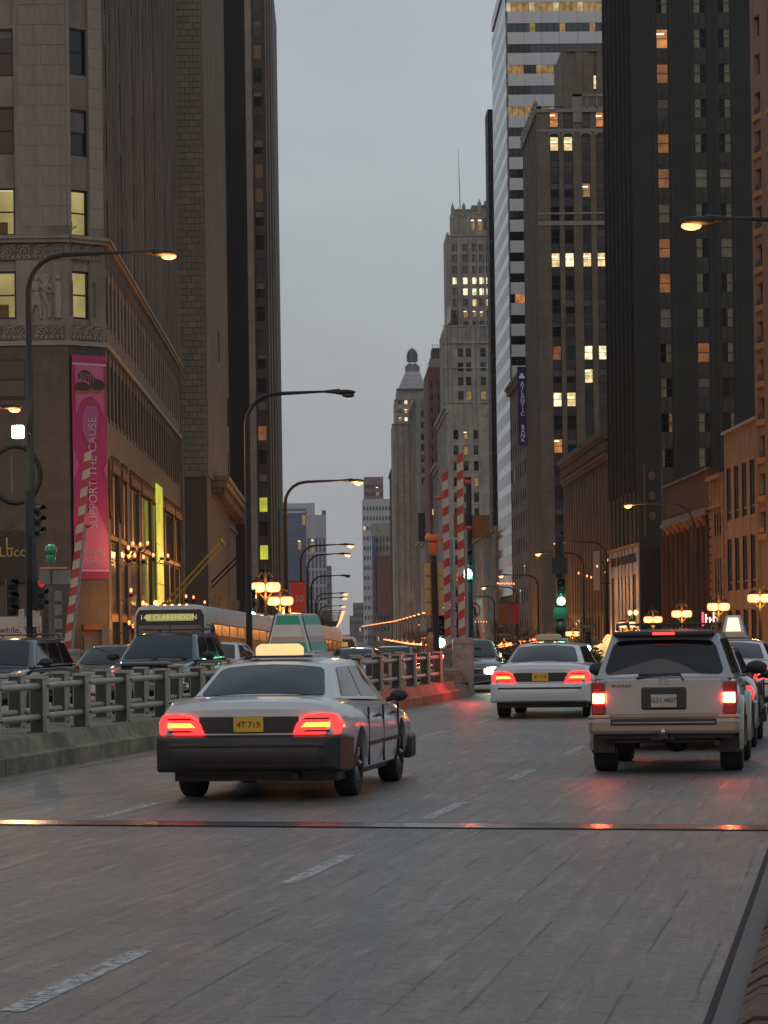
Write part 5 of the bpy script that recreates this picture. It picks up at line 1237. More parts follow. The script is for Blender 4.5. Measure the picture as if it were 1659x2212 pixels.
def wheels(root, ys, x, r, wd, steer=0):
    mb = MB(); w2 = wd / 2
    prof = [(r * .6, -w2), (r * .93, -w2), (r * .99, -w2 * .82), (r, -w2 * .5), (r, w2 * .5), (r * .99, w2 * .82), (r * .93, w2), (r * .6, w2)]
    n = 28; vs = []; fs = []
    for rr, a in prof:
        for k in range(n): t = 2 * math.pi * k / n; vs.append((a, rr * math.cos(t), rr * math.sin(t)))
    m = len(prof)
    for i in range(m):
        for k in range(n): fs.append((i * n + k, i * n + (k + 1) % n, ((i + 1) % m) * n + (k + 1) % n, ((i + 1) % m) * n + k))
    mb.add(vs, fs); ty = mb.mesh('tyre', ['tyre_rubber'], smooth=45)
    mb = MB()
    for sx in (-1, 1):
        a = sx * w2 * .7
        pts = [(a * .8, r * .6 * math.cos(2 * math.pi * k / n), r * .6 * math.sin(2 * math.pi * k / n)) for k in range(n)] + [(a, r * .5 * math.cos(2 * math.pi * k / n), r * .5 * math.sin(2 * math.pi * k / n)) for k in range(n)] + [(a * .75, 0, 0)]
        mb.add(pts, [(k, (k + 1) % n, n + (k + 1) % n, n + k) for k in range(n)] + [(n + k, n + (k + 1) % n, 2 * n) for k in range(n)])
        for k in range(5):
            t = 2 * math.pi * k / 5; mb.tube([(a, .08 * math.cos(t), .08 * math.sin(t)), (a * 1.08, r * .55 * math.cos(t), r * .55 * math.sin(t))], .035, 5)
    rm = mb.mesh('rim', ['rim_metal'], smooth=40)
    for y in ys:
        for sx in (-1, 1):
            e = link('wheel', ty, root, (sx * x, y, r)); link('rim', rm, e)
def bil(c, u, v, n, bulge=0):
    """point in the four-cornered patch c = (bottom left, bottom right, top right, top left)"""
    a, b_, d, e = [Vector(q) for q in c]; p = (a * (1 - u) + b_ * u) * (1 - v) + (e * (1 - u) + d * u) * v
    return p + n * bulge * (4 * u * (1 - u)) * (.5 + 2 * v * (1 - v))
def patch(mb, c, u0, u1, v0, v1, off, bulge=0, rad=.08, mi=0, N=10, th=.012):
    """rounded-corner panel lying just proud of patch c"""
    a, b_, d, e = [Vector(q) for q in c]; nn = (b_ - a).cross(e - a).normalized()
    W_ = (b_ - a).length; Hh = (e - a).length; ru = rad / W_; rv = rad / Hh; out = []
    for (cu, cv, a0) in ((u1 - ru, v0 + rv, -90), (u1 - ru, v1 - rv, 0), (u0 + ru, v1 - rv, 90), (u0 + ru, v0 + rv, 180)):
        for k in range(5): t = R(a0 + 22.5 * k); out.append((cu + ru * math.cos(t), cv + rv * math.sin(t)))
    o2 = []
    for i, (u, v) in enumerate(out):
        u2, v2 = out[(i + 1) % len(out)]; st = 4 if math.hypot(u2 - u, v2 - v) > .2 else 1
        for k in range(st): o2.append((u + (u2 - u) * k / st, v + (v2 - v) * k / st))
    c_ = ((u0 + u1) / 2, (v0 + v1) / 2); L1 = [(c_[0] + (u - c_[0]) * .5, c_[1] + (v - c_[1]) * .5) for u, v in o2]
    n = len(o2); vs = [bil(c, u, v, nn, bulge) + nn * off for u, v in o2] + [bil(c, u, v, nn, bulge) + nn * off for u, v in L1] + [bil(c, *c_, nn, bulge) + nn * off]
    vs += [bil(c, u, v, nn, bulge) - nn * .01 for u, v in o2]
    fs = [(k, (k + 1) % n, n + (k + 1) % n, n + k) for k in range(n)] + [(n + k, n + (k + 1) % n, 2 * n) for k in range(n)] + [((k + 1) % n, k, 2 * n + 1 + k, 2 * n + 1 + (k + 1) % n) for k in range(n)]
    mb.add(vs, fs, mi)
def cabin(root, base, top, paint, glassm, crown=.05, sidewin=None, rearv=(.06, .86), frontv=(.04, .9), rs=.04, parts=('rear', 'front', 'side'), thick=.0):
    """base / top: dict y0,y1 (rear, front), w0,w1 half widths at rear and front, z"""
    b, t = base, top
    B = [(-b['w0'], b['y0'], b['z0']), (b['w0'], b['y0'], b['z0']), (b['w1'], b['y1'], b['z1']), (-b['w1'], b['y1'], b['z1'])]
    T = [(-t['w0'], t['y0'], t['z0']), (t['w0'], t['y0'], t['z0']), (t['w1'], t['y1'], t['z1']), (-t['w1'], t['y1'], t['z1'])]
    mb = MB(); N = 8; bul = .07
    def shell(c, bulge):
        a, b_, d, e = [Vector(q) for q in c]; nn = (b_ - a).cross(e - a).normalized(); vs = []; fs = []
        for j in range(N + 1):
            for i in range(N + 1): vs.append(bil(c, i / N, j / N, nn, bulge))
        for j in range(N):
            for i in range(N): q = j * (N + 1) + i; fs.append((q, q + 1, q + N + 2, q + N + 1))
        mb.add(vs, fs)
    rear = (B[0], B[1], T[1], T[0]); front = (B[2], B[3], T[3], T[2]); rt = (B[1], B[2], T[2], T[1]); lf = (B[3], B[0], T[0], T[3])
    shell(rear, bul); shell(front, bul); shell(rt, .02); shell(lf, .02)
    # roof with crown
    vs = []; fs = []
    for j in range(N + 1):
        for i in range(N + 1):
            u, v = i / N, j / N; p = bil((T[0], T[1], T[2], T[3]), u, v, Vector((0, 0, 1)), 0)
            yb = (bul * 4 * u * (1 - u) * .5) * ((-1) * (1 - v) + v); e_ = 1 - (2 * u - 1) ** 4; g = 1 - (2 * v - 1) ** 4
            p = p + Vector((0, yb, crown * e_ * (.35 + .65 * g))); vs.append(p)
    for j in range(N):
        for i in range(N): q = j * (N + 1) + i; fs.append((q, q + 1, q + N + 2, q + N + 1))
    mb.add(vs, fs); cab = mb.obj('cabin', paint, root, smooth=60, weld=True)
    mb = MB(); patch(mb, rear, .045, .955, rearv[0], rearv[1], .008, bul, .09); mb.obj('rear_window', glassm, root, smooth=30)
    mb = MB(); patch(mb, front, .04, .96, frontv[0], frontv[1], .008, bul, .07); mb.obj('windscreen', glassm, root, smooth=30)
    for c, f in ((rt, 0), (lf, 1)):
        for (u0, u1) in sidewin or ((.08, .46), (.49, .9)):
            if f: u0, u1 = 1 - u1, 1 - u0
            mb = MB(); patch(mb, c, u0, u1, .08, .88, .006, .02, .07); mb.obj('side_window', glassm, root, smooth=30)
    return rear, front, rt, lf
def mirror(root, x, y, z, m='plastic_black', s=1.0):
    for sx in (-1, 1):
        mb = MB(); mb.ell((sx * (x + .13 * s), y, z), (.13 * s, .09, .085 * s), 12, 8); mb.tube([(sx * (x - .04), y, z - .05), (sx * (x + .08), y, z - .02)], .03, 6); mb.obj('mirror', m, root, smooth=60)
def slab(name, m, root, x0, x1, y0, y1, z0, z1, bev=.015):
    mb = MB(); mb.box(x0, x1, y0, y1, z0, z1); o = mb.obj(name, m, root)
    if bev: bevel_mesh(o, bev, 2)
    return o

def sedan(label, paint='paint_white', bumper='paint_white', group=None, cat='car', name='sedan_car', lit=True, head=False, glassm='car_glass', brake='tail', seed=0, taxi=None, plate='plate_white'):
    r_ = thing(name, label, cat, group=group); W_ = .98
    secs = [body_ring(*q) for q in ((-2.62, .86, .42, .93), (-2.56, .93, .34, 1.00), (-2.35, .965, .28, 1.045), (-1.7, .98, .24, 1.045), (-.9, .985, .2, 1.0), (.3, .985, .2, .965), (1.15, .98, .2, .945), (1.8, .965, .22, .885), (2.35, .94, .26, .80), (2.58, .88, .34, .72), (2.66, .78, .42, .66))]
    mb = MB(); loft(mb, secs); o = mb.obj('body', paint, r_, smooth=50); cut_arches(o, (-1.46, 1.46), .40, 1.1, .33)
    mb = MB()                                                         # dark wells, floor, axle, exhaust
    for y in (-1.46, 1.46): mb.box(-.92, .92, y - .42, y + .42, .36, .72)
    mb.box(-.85, .85, -2.3, 2.3, .20, .30); mb.box(-.7, .7, -1.52, -1.4, .24, .34); mb.tube([(.45, -2.5, .26), (.45, -1.8, .28)], .035, 6)
    mb.obj('underbody', 'plastic_black', r_)
    wheels(r_, (-1.46, 1.46), .83, .335, .225)
    cabin(r_, dict(y0=-1.93, y1=1.2, w0=.74, w1=.80, z0=1.03, z1=.95), dict(y0=-1.12, y1=.42, w0=.58, w1=.62, z0=1.385, z1=1.40), paint, glassm, .055, sidewin=((.17, .5), (.53, .86)))
    # rear: black panel, lamps, plate, bumper, boot lid seam
    slab('rear_panel', 'plastic_black', r_, -.52, .52, -2.625, -2.5, .70, .875, .01)
    for sx in (-1, 1):
        mb = MB(); pts = [(.46, .69), (.50, .80), (.60, .885), (.76, .905), (.90, .895), (.945, .82), (.935, .69)]
        mb.prism([(sx * p, q) for p, q in pts], -2.67, -2.50, lambda p, a, q: (p, a + max(0, abs(p) - .7) * .30, q)); tl = bevel_mesh(mb.obj('tail_light', 'tail_glow' if lit else 'lamp_red', r_), .012)
        if lit:
            for z0, z1, m in ((.765, .81, 'tail_core'), (.715, .735, 'lamp_red'), (.84, .86, 'lamp_red')):
                mb = MB(); mb.prism([(sx * .55, z0), (sx * .60, z1), (sx * .84, z1), (sx * .84, z0)], -2.682, -2.66, lambda p, a, q: (p, a + max(0, abs(p) - .7) * .30, q)); mb.obj('lamp_lens', m, tl)
    mb = MB(); bs = []
    for y, w_, z0, z1 in ((-2.76, .72, .40, .60), (-2.74, .86, .34, .66), (-2.66, .955, .31, .685), (-2.40, .985, .30, .69), (-2.0, .988, .3, .66)): bs.append([(-w_, y, z0), (w_, y, z0), (w_, y, (z0 + z1) / 2), (w_, y, z1), (-w_, y, z1), (-w_, y, (z0 + z1) / 2)])
    loft(mb, bs); bevel_mesh(mb.obj('rear_bumper', bumper, r_, smooth=35), .03, 3, 50)
    slab('bumper_strip', 'plastic_black', r_, -.80, .80, -2.775, -2.74, .565, .60, .008)
    pl = slab('licence_plate', plate, r_, -.155, .155, -2.645, -2.62, .715, .868, .004)
    lettering('4T 719', .085, 'plastic_black', pl, (0, -2.648, .79), (R(90), 0, 0), .002)
    mb = MB()
    for sx in (-1, 1):
        mb.box(sx * .345 - .15, sx * .345 + .15, -2.635, -2.62, .74, .85)
    mb.obj('reverse_lamp', 'plastic_black', r_)
    # front
    slab('grille', 'chrome', r_, -.42, .42, 2.60, 2.70, .50, .66, .02); slab('grille_mesh', 'plastic_black', r_, -.38, .38, 2.69, 2.71, .52, .64, .0)
    for sx in (-1, 1):
        mb = MB(); mb.prism([(sx * .46, .52), (sx * .46, .67), (sx * .80, .70), (sx * .85, .58), (sx * .8, .52)], 2.5, 2.77, lambda p, a, q: (p, a - max(0, abs(p) - .6) * .45, q)); bevel_mesh(mb.obj('headlight', 'head_glow' if head else 'rim_metal', r_), .02)
    mb = MB(); bs = []
    for y, w_, z0, z1 in ((2.80, .70, .30, .46), (2.77, .86, .26, .5), (2.66, .955, .24, .52), (2.40, .985, .24, .52), (2.05, .985, .24, .5)): bs.append([(-w_, y, z0), (w_, y, z0), (w_, y, (z0 + z1) / 2), (w_, y, z1), (-w_, y, z1), (-w_, y, (z0 + z1) / 2)])
    loft(mb, bs); bevel_mesh(mb.obj('front_bumper', bumper, r_, smooth=35), .03, 3, 50)
    mirror(r_, .93, .82, 1.0, 'plastic_black', .8)
    for sx in (-1, 1):
        mb = MB(); mb.box(sx * .985 - .006, sx * .985 + .006, -1.0, 1.1, .51, .55); mb.obj('side_moulding', 'bumper_dark', r_)
        for y in (-.35, .75): mb = MB(); mb.box(sx * .985 - .012, sx * .985 + .014, y - .1, y + .1, .80, .83); mb.obj('door_handle', 'plastic_black', r_)
        mb = MB()
        for y in (-.98, .04, 1.12): mb.box(sx * .975 - .012, sx * .975 + .013, y - .0035, y + .0035, .30, .92)
        mb.obj('door_seam', 'plastic_black', r_)
    mb = MB(); mb.box(-.72, .72, -2.3, -2.29, 1.075, 1.082); mb.box(-.70, .70, -2.585, -2.57, .945, .952); mb.obj('boot_seam', 'plastic_black', r_)
    for sx in (-1, 1): mb = MB(); mb.ell((sx * .32, -.95, 1.1), (.1, .06, .11), 10, 6); mb.box(sx * .32 - .25, sx * .32 + .25, -1.0, -.85, .8, 1.02); mb.obj('head_rest', 'seat_dark', r_)
    mb = MB(); mb.lathe([(.02, 0), (.012, .35)], (.0, -1.45 - .75, 1.06), 6); 
    if taxi:
        on, adv = taxi
        mb = MB(); 
        for q in range(5): pass
        mb.prism([(-.25, 0), (-.25, .09), (-.20, .13), (.20, .13), (.25, .09), (.25, 0)], -.12, .06, lambda p, a, q: (p, a - .85, q + 1.475)); tl = bevel_mesh(mb.obj('roof_lamp', 'taxi_glow' if on else 'taxi_off', r_), .02, 3)
        mb = MB(); mb.box(-.34, .34, -1.0, -.76, 1.455, 1.48); mb.obj('lamp_foot', 'plastic_black', tl)
        if adv:
            a = adv
            mb = MB(); mb.box(-.30, .30, -.45, .75, 1.44, 1.50); fr = mb.obj('advert_rack', 'paint_white', r_)
            mb = MB()
            mb.prism([(-.25, 1.50), (-.14, 1.93), (.14, 1.93), (.25, 1.50)], -.38, .68, lambda p, a_, q: (p, a_, q)); ab = bevel_mesh(mb.obj('advert_box', 'paint_white', r_), .02)
            if a == 'lit':
                mb = MB(); mb.prism([(-.16, 1.56), (-.10, 1.88), (.10, 1.88), (.16, 1.56)], -.40, -.385, lambda p, a_, q: (p, a_, q)); mb.obj('lit_panel', 'ad_glow', ab)
            else:
                mb = MB()
                for z0, z1, m in ((1.52, 1.62, 0), (1.62, 1.68, 2), (1.68, 1.81, 1), (1.81, 1.91, 0)):
                    f = lambda z: .25 - .11 * (z - 1.5) / .43
                    for sx in (-1, 1):
                        mb.add([(sx * (f(z0) + .012), -.36, z0), (sx * (f(z0) + .012), .66, z0), (sx * (f(z1) + .012), .66, z1), (sx * (f(z1) + .012), -.36, z1)], [(0, 1, 2, 3)], m)
                    mb.add([(-f(z0) + .03, -.395, z0), (f(z0) - .03, -.395, z0), (f(z1) - .03, -.395, z1), (-f(z1) + .03, -.395, z1)], [(0, 1, 2, 3)], m)
                mb.obj('advert_panel', ['ad_teal', 'ad_white', 'ad_pink'], ab)
    return r_

def suv(label, paint, lower, group=None, style='runner', head=False, tail='brake', glassm='car_glass_black', name='suv_car', s=(1, 1, 1), rack=True):
    r_ = thing(name, label, 'car', group=group)
    secs = [body_ring(*q) for q in ((-2.22, .80, .50, 1.08), (-2.19, .845, .48, 1.13), (-2.0, .865, .46, 1.16), (-1.0, .875, .42, 1.15), (.4, .875, .42, 1.13), (1.0, .87, .42, 1.11), (1.7, .86, .44, 1.04), (2.1, .83, .48, .98), (2.22, .76, .52, .92))]
    mb = MB(); loft(mb, secs); o = mb.obj('body', paint, r_, smooth=50); cut_arches(o, (-1.34, 1.34), .46, 1.1, .38)
    mb = MB()
    for y in (-1.34, 1.34): mb.box(-.80, .80, y - .48, y + .48, .48, .9)
    mb.box(-.6, .6, -2.05, 1.9, .36, .48); mb.box(-.62, .62, -1.42, -1.28, .33, .43); mb.ell((.1, -1.35, .36), (.17, .2, .14), 10, 6); mb.box(-.15, .12, -2.28, -2.1, .40, .50); mb.box(-.05, .05, -2.42, -2.2, .42, .48)
    mb.tube([(.62, -2.25, .36), (.62, -1.7, .40)], .035, 6); mb.box(-.78, .78, -2.22, -1.9, .42, .50)
    mb.obj('underbody', 'plastic_black', r_)
    mb = MB(); mb.ell((0, -2.43, .50), (.035, .035, .04), 8, 6); mb.obj('tow_ball', 'chrome', r_)
    wheels(r_, (-1.34, 1.34), .755, .375, .265)
    for sx in (-1, 1):                                                # flares, mud flaps
        for y in (-1.34, 1.34):
            mb = MB(); pts = []
            for k in range(13): a = R(-12 + 204 * k / 12); pts.append((a, .46, .54))
            vs = []; fs = []
            for a, r0, r1 in pts: vs += [(sx * .86, y + r0 * math.cos(a), .38 + r0 * math.sin(a)), (sx * .915, y + r0 * math.cos(a), .38 + r0 * math.sin(a)), (sx * .905, y + (r0 + .05) * math.cos(a), .38 + (r0 + .05) * math.sin(a)), (sx * .865, y + r1 * math.cos(a), .38 + r1 * math.sin(a))]
            for k in range(12):
                for j in range(3): q = k * 4 + j; fs.append((q, q + 1, q + 5, q + 4))
            mb.add(vs, fs); mb.obj('wheel_flare', lower, r_, smooth=50)
        mb = MB(); mb.box(sx * .75 - .14, sx * .75 + .14, -1.85, -1.83, .24, .50); mb.obj('mud_flap', 'plastic_black', r_)
    zt = 1.64
    cabin(r_, dict(y0=-2.15, y1=1.02, w0=.80, w1=.80, z0=1.12, z1=1.10), dict(y0=-1.93, y1=.30, w0=.62, w1=.62, z0=zt, z1=zt + .01), paint, glassm, .06, sidewin=((.05, .27), (.31, .59), (.62, .90)), rearv=(.08, .84), frontv=(.05, .93))
    # back
    slab('spoiler', 'plastic_black', r_, -.60, .60, -2.12, -1.86, 1.62, 1.675, .02)
    if tail == 'brake': slab('high_brake_light', 'high_glow', r_, -.13, .13, -2.135, -2.11, 1.635, 1.665, .004)
    slab('tailgate', paint, r_, -.70, .70, -2.235, -2.18, .60, 1.13, .03)
    for sx in (-1, 1):
        x0, x1 = sorted((sx * .70, sx * .855))
        tl = slab('tail_light', 'lamp_red', r_, x0, x1, -2.255, -2.05, .70, 1.09, .02)
        if tail == 'brake':
            q = slab('brake_lamp', 'brake_glow', r_, x0 + (.02 if sx < 0 else .0), x1 - (.02 if sx > 0 else .0), -2.263, -2.24, .835, .955, .006); q.parent = tl
            q = slab('brake_filament', 'brake_core', r_, min(sx * .73, sx * .80), max(sx * .73, sx * .80), -2.268, -2.25, .87, .925, .0); q.parent = tl
    bm_ = slab('rear_bumper', lower, r_, -.88, .88, -2.36, -2.08, .47, .66, .045); slab('bumper_step', 'plastic_black', r_, -.62, .62, -2.372, -2.2, .575, .655, .012)
    mb = MB()
    for sx in (-1, 1): mb.box(min(sx * .62, sx * .885), max(sx * .62, sx * .885), -2.33, -2.0, .64, .70)
    bevel_mesh(mb.obj('bumper_corner', lower, r_), .03)
    slab('bumper_chrome', lower, r_, -.60, .60, -2.378, -2.33, .60, .618, .004)
    slab('gate_trim', lower, r_, -.68, .68, -2.245, -2.2, .66, .72, .01)
    pr = slab('plate_recess', 'plastic_black', r_, -.265, .265, -2.262, -2.2, .755, 1.02, .025); p2 = slab('licence_plate', 'plate_white', r_, -.15, .15, -2.27, -2.255, .785, .935, .006); p2.parent = pr
    lettering('G31 4807', .075, 'bumper_dark', p2, (0, -2.273, .865), (R(90), 0, 0), .002)
    mb = MB(); mb.tube([(-.32, -2.245, 1.13), (0, -2.22, 1.17), (.20, -2.24, 1.16), (.235, -2.26, 1.10)], .012, 5); mb.tube([(-.30, -2.20, 1.165), (.2, -2.19, 1.18)], .012, 5); mb.obj('rear_wiper', 'plastic_black', r_)
    if style == 'runner':
        lettering('4RUNNER', .055, 'plastic_black', r_, (-.50, -2.238, 1.035), (R(90), 0, 0), .002)
        mb = MB(); mb.tube([(.06 * math.cos(a * .5236), -2.238, 1.09 + .035 * math.sin(a * .5236)) for a in range(13)], .006, 5); mb.tube([(.03 * math.cos(a * .5236), -2.238, 1.09 + .034 * math.sin(a * .5236)) for a in range(13)], .005, 5); mb.obj('maker_badge', 'chrome', r_)
    if rack:
        for sx in (-1, 1): mb = MB(); mb.tube([(sx * .57, -1.80, 1.70), (sx * .57, -1.72, 1.76), (sx * .57, -.0, 1.78), (sx * .57, .1, 1.71)], .018, 6); mb.obj('roof_rail', 'plastic_black', r_)
        for y in (-1.6, -.9, -.3): mb = MB(); mb.tube([(-.57, y, 1.76), (.57, y, 1.76)], .016, 6); mb.obj('roof_bar', 'plastic_black', r_)
    mirror(r_, .86, .72, 1.20, 'plastic_black', 1.05)
    for sx in (-1, 1):
        mb = MB(); mb.box(sx * .875 - .006, sx * .875 + .01, -.85, .85, .62, .70); mb.obj('side_moulding', lower, r_)
        for y in (-.55, .42): mb = MB(); mb.box(sx * .878 - .012, sx * .878 + .014, y - .1, y + .1, .98, 1.01); mb.obj('door_handle', 'plastic_black', r_)
    # front
    if style == 'runner' or style == 'plain':
        slab('grille', 'plastic_black', r_, -.45, .45, 2.16, 2.25, .72, .90, .02)
    else:
        g = slab('grille_frame', 'chrome', r_, -.50, .50, 2.16, 2.25, .68, .93, .06)
        for k in range(15): mb = MB(); mb.box(-.44 + k * .062, -.415 + k * .062, 2.24, 2.262, .71, .90); mb.obj('grille_bar', 'plastic_black', g)
        slab('bonnet_bulge', paint, r_, -.52, .52, 1.2, 2.15, .99, 1.09, .05)
        mb = MB(); mb.tube([(-.62, 1.02, 1.15), (-.1, .92, 1.19)], .014, 5); mb.tube([(.0, 1.03, 1.15), (.58, .94, 1.19)], .014, 5); mb.obj('windscreen_wiper', 'plastic_black', r_)
        q = slab('sun_strip', 'plastic_black', r_, -.58, .58, .30, .36, 1.60, 1.66, .01)
    for sx in (-1, 1):
        x0, x1 = sorted((sx * .54, sx * .80)); slab('headlight', 'head_glow' if head == 2 or (head == 1 and sx < 0) else 'rim_metal', r_, x0, x1, 2.02, 2.235, .74, .90, .03)
        slab('side_lamp', 'amber_glow' if head == 3 else 'taxi_off', r_, x0, x1, 2.05, 2.23, .68, .73, .01)
    slab('front_bumper', lower, r_, -.87, .87, 2.0, 2.36, .46, .66, .05)
    r_.scale = s; return r_

def bus(label, L_=12.0, n=9, lit='148', group=None, hd=True):
    r_ = thing('city_bus', label, 'bus', group=group); W_ = 1.3; Ht = 2.98; F0 = L_ / 2
    mb = MB()
    ring = lambda y, w_, z0, z1, e: [(-w_, y, z0), (w_, y, z0), (w_, y, z1 - .55), (w_ * .985, y, z1 - .28), (w_ * .9, y, z1 - .08), (w_ * .6, y, z1), (-w_ * .6, y, z1), (-w_ * .9, y, z1 - .08), (-w_ * .985, y, z1 - .28), (-w_, y, z1 - .55)]
    loft(mb, [ring(-F0, 1.24, .4, 2.86, 0), ring(-F0 + .12, W_, .32, Ht, 0), ring(F0 - .35, W_, .32, Ht, 0), ring(F0 - .12, 1.27, .32, 2.93, 0), ring(F0, 1.2, .4, 2.8, 0)])
    mb.obj('body', 'bus_white', r_, smooth=35)
    mb = MB(); mb.prism([(-1.08, 1.15), (1.08, 1.15), (1.16, 1.3), (1.16, 2.6), (1.05, 2.80), (-1.05, 2.80), (-1.16, 2.6), (-1.16, 1.3)], F0 - .01, F0 + .02, lambda p, a, q: (p, a, q)); mb.obj('front_mask', 'plastic_black', r_)
    mb = MB(); mb.prism([(-1.04, 1.25), (1.04, 1.25), (1.08, 2.28), (-1.08, 2.28)], F0 + .02, F0 + .035, lambda p, a, q: (p, a, q)); ws = mb.obj('windscreen', 'glass_blue', r_)
    mb = MB(); mb.box(-.015, .015, F0 + .03, F0 + .05, 1.25, 2.28); mb.tube([(-.9, F0 + .05, 1.27), (-.3, F0 + .05, 1.7)], .015, 4); mb.tube([(.9, F0 + .05, 1.27), (.3, F0 + .05, 1.7)], .015, 4); mb.obj('wiper', 'plastic_black', ws)
    ds = slab('destination_sign', 'dest_glow', r_, -.82, .82, F0 + .02, F0 + .04, 2.42, 2.66, .02)
    lettering(lit, .24, 'dest_text', ds, (0.05, F0 + .045, 2.54), (R(90), 0, R(180)), .004, spacing=1.05)
    slab('front_bumper', 'plastic_black', r_, -1.25, 1.25, F0 - .1, F0 + .12, .35, .62, .05)
    for sx in (-1, 1):
        mb = MB(); mb.box(min(sx * 1.296, sx * 1.308), max(sx * 1.296, sx * 1.308), -F0 + .5, F0 - .5, 1.22, 2.36); mb.obj('window_band', 'plastic_black', r_)
        pw = (L_ - 1.3) / n; z0 = 1.3
        for k in range(n):
            y0 = -F0 + .62 + k * pw; mb = MB(); mb.box(min(sx * 1.30, sx * 1.316), max(sx * 1.30, sx * 1.316), y0, y0 + pw - .13, z0, 1.92); w_ = mb.obj('side_window', 'bus_pane', r_)
            mb = MB(); mb.box(min(sx * 1.30, sx * 1.316), max(sx * 1.30, sx * 1.316), y0, y0 + pw - .13, 1.96, 2.32); mb.obj('vent_pane', 'glass_mid', w_)
        slab('stripe', 'bus_stripe', r_, min(sx * 1.30, sx * 1.31), max(sx * 1.30, sx * 1.31), -F0 + .3, F0 - .4, .95, 1.12, .0)
        slab('headlight', 'head_glow' if hd else 'rim_metal', r_, min(sx * .75, sx * 1.1), max(sx * .75, sx * 1.1), F0 - .02, F0 + .05, .75, .92, .03)
        mb = MB(); mb.tube([(sx * 1.25, F0 - .1, 2.3), (sx * 1.5, F0 + .15, 2.2)], .02, 5); mb.box(min(sx * 1.42, sx * 1.56), max(sx * 1.42, sx * 1.56), F0 + .1, F0 + .2, 1.85, 2.2); mb.obj('mirror', 'plastic_black', r_)
    wheels(r_, (-F0 + 2.9, F0 - 2.5), 1.12, .5, .3)
    for k in range(5): mb = MB(); mb.ell((-.5 + k * .25, F0 - .28, 2.965), (.05, .04, .03), 8, 4); mb.obj('marker_lamp', 'amber_glow', r_)
    return r_
MT['bus_pane'] = emit('bus_pane', (1, .42, .1), .018, .9, .9, False); MT['bus_pane'].node_tree.nodes['Principled BSDF'].inputs['Roughness'].default_value = .1  # reflected orange lights put into the panes as a faint glow
def place(o, p, rz=0.0, slope=0.0):
    o.location = p; o.rotation_euler = (slope, 0, rz); return o
def at(X_, Y_): return Vector((X_, Y_, ZG(Y_)))
# on the bridge, going away (rear axle distances measured on the deck)
t1 = place(sedan('nearest white taxi with dark rear bumper, lit yellow roof sign and teal roof advert', 'paint_white', 'bumper_dark', cat='taxi', name='taxi', taxi=(True, 'teal'), plate='plate_yellow'), BP(32.75, -6.08), BROT)
t2 = place(sedan('white taxi with pale bumper and unlit roof sign beyond the barrier end', 'paint_white', 'paint_white', cat='taxi', name='taxi', taxi=(False, None), plate='plate_yellow'), BP(59.8, -5.86), BROT)
s1 = place(suv('silver over tan off road car with roof rails and glowing brake lights', 'paint_silver_tan', 'paint_tan', style='runner'), BP(37.7, -2.18), BROT)
t3 = place(sedan('white taxi carrying a lit white roof advert at the right edge of the picture', 'paint_white', 'paint_white', cat='taxi', name='taxi', taxi=(False, 'lit'), plate='plate_yellow'), BP(61.8, -2.35), BROT)
d1 = place(sedan('dark sedan hidden mostly in front of the silver off road car', 'paint_black', 'paint_black', glassm='car_glass_black'), BP(44.6, -2.28), BROT)
d2 = place(sedan('dark sedan between the far white taxi and the silver off road car', 'paint_slate', 'paint_slate'), BP(78, -5.1), BROT)
v1 = place(suv('black van standing beyond the taxi at the right edge', 'paint_black', 'paint_black', style='plain', tail='off', s=(1.1, 1.1, 1.08)), BP(92, -.9), BROT)
# oncoming, left of the median and turning past its end
BR2 = BROT + math.pi
o1 = place(suv('dark slate off road car with chrome grille and roof rails behind the barrier', 'paint_slate', 'paint_grey', style='chrome', glassm='car_glass', s=(1.08, 1.06, 1.02), head=1), BP(65.4, -15.0), BR2)
o2 = place(suv('black off road car at the left edge behind the barrier', 'paint_black', 'paint_black', style='plain', s=(1.05, 1.08, .98)), BP(59.0, -16.9), BR2)
o3 = place(sedan('pale green sedan mostly hidden left of the dark slate car', 'paint_green', 'paint_white', head=False, lit=False), BP(74.5, -18.4), BR2)
o4 = place(sedan('white sedan just behind the dark slate off road car', 'paint_white', 'paint_white', lit=False), BP(83.0, -17.6), BR2)
o5 = place(suv('grey blue off road car seen over the far end of the barrier', 'paint_blue', 'paint_grey', style='chrome', glassm='car_glass', s=(1.08, 1.04, 1.02), rack=False), at(2.2, 111), BR2)
o6 = place(sedan('low silver sedan seen over the barrier beside the grey blue car', 'paint_grey', 'paint_grey', lit=False), at(.75, 101), BR2)
o7 = place(sedan('dark oncoming sedan with one bright headlight by the gate pier', 'paint_slate', 'paint_slate', head=True, lit=False), at(3.75, 83.5), BR2 + .12)
o7.children
b1 = place(bus('white city bus with lit route sign 148 waiting at the bridge left of the barrier', lit='148 CLARENDON'), at(-4.35, 106.3) + Vector((0, 0, -.03)), BR2 - .02, R(1.9))
b2 = place(bus('second city bus seen side on behind the bus showing route 148', L_=17, n=13), at(-2.35, 129.5) + Vector((0, 0, .0)), BR2 + .0, R(2.0)); b2.scale = (1, 1, 1.1)
b3 = place(bus('small distant city bus between the second bus and the street lamps', lit='147'), at(-.15, 157), math.pi, R(1))
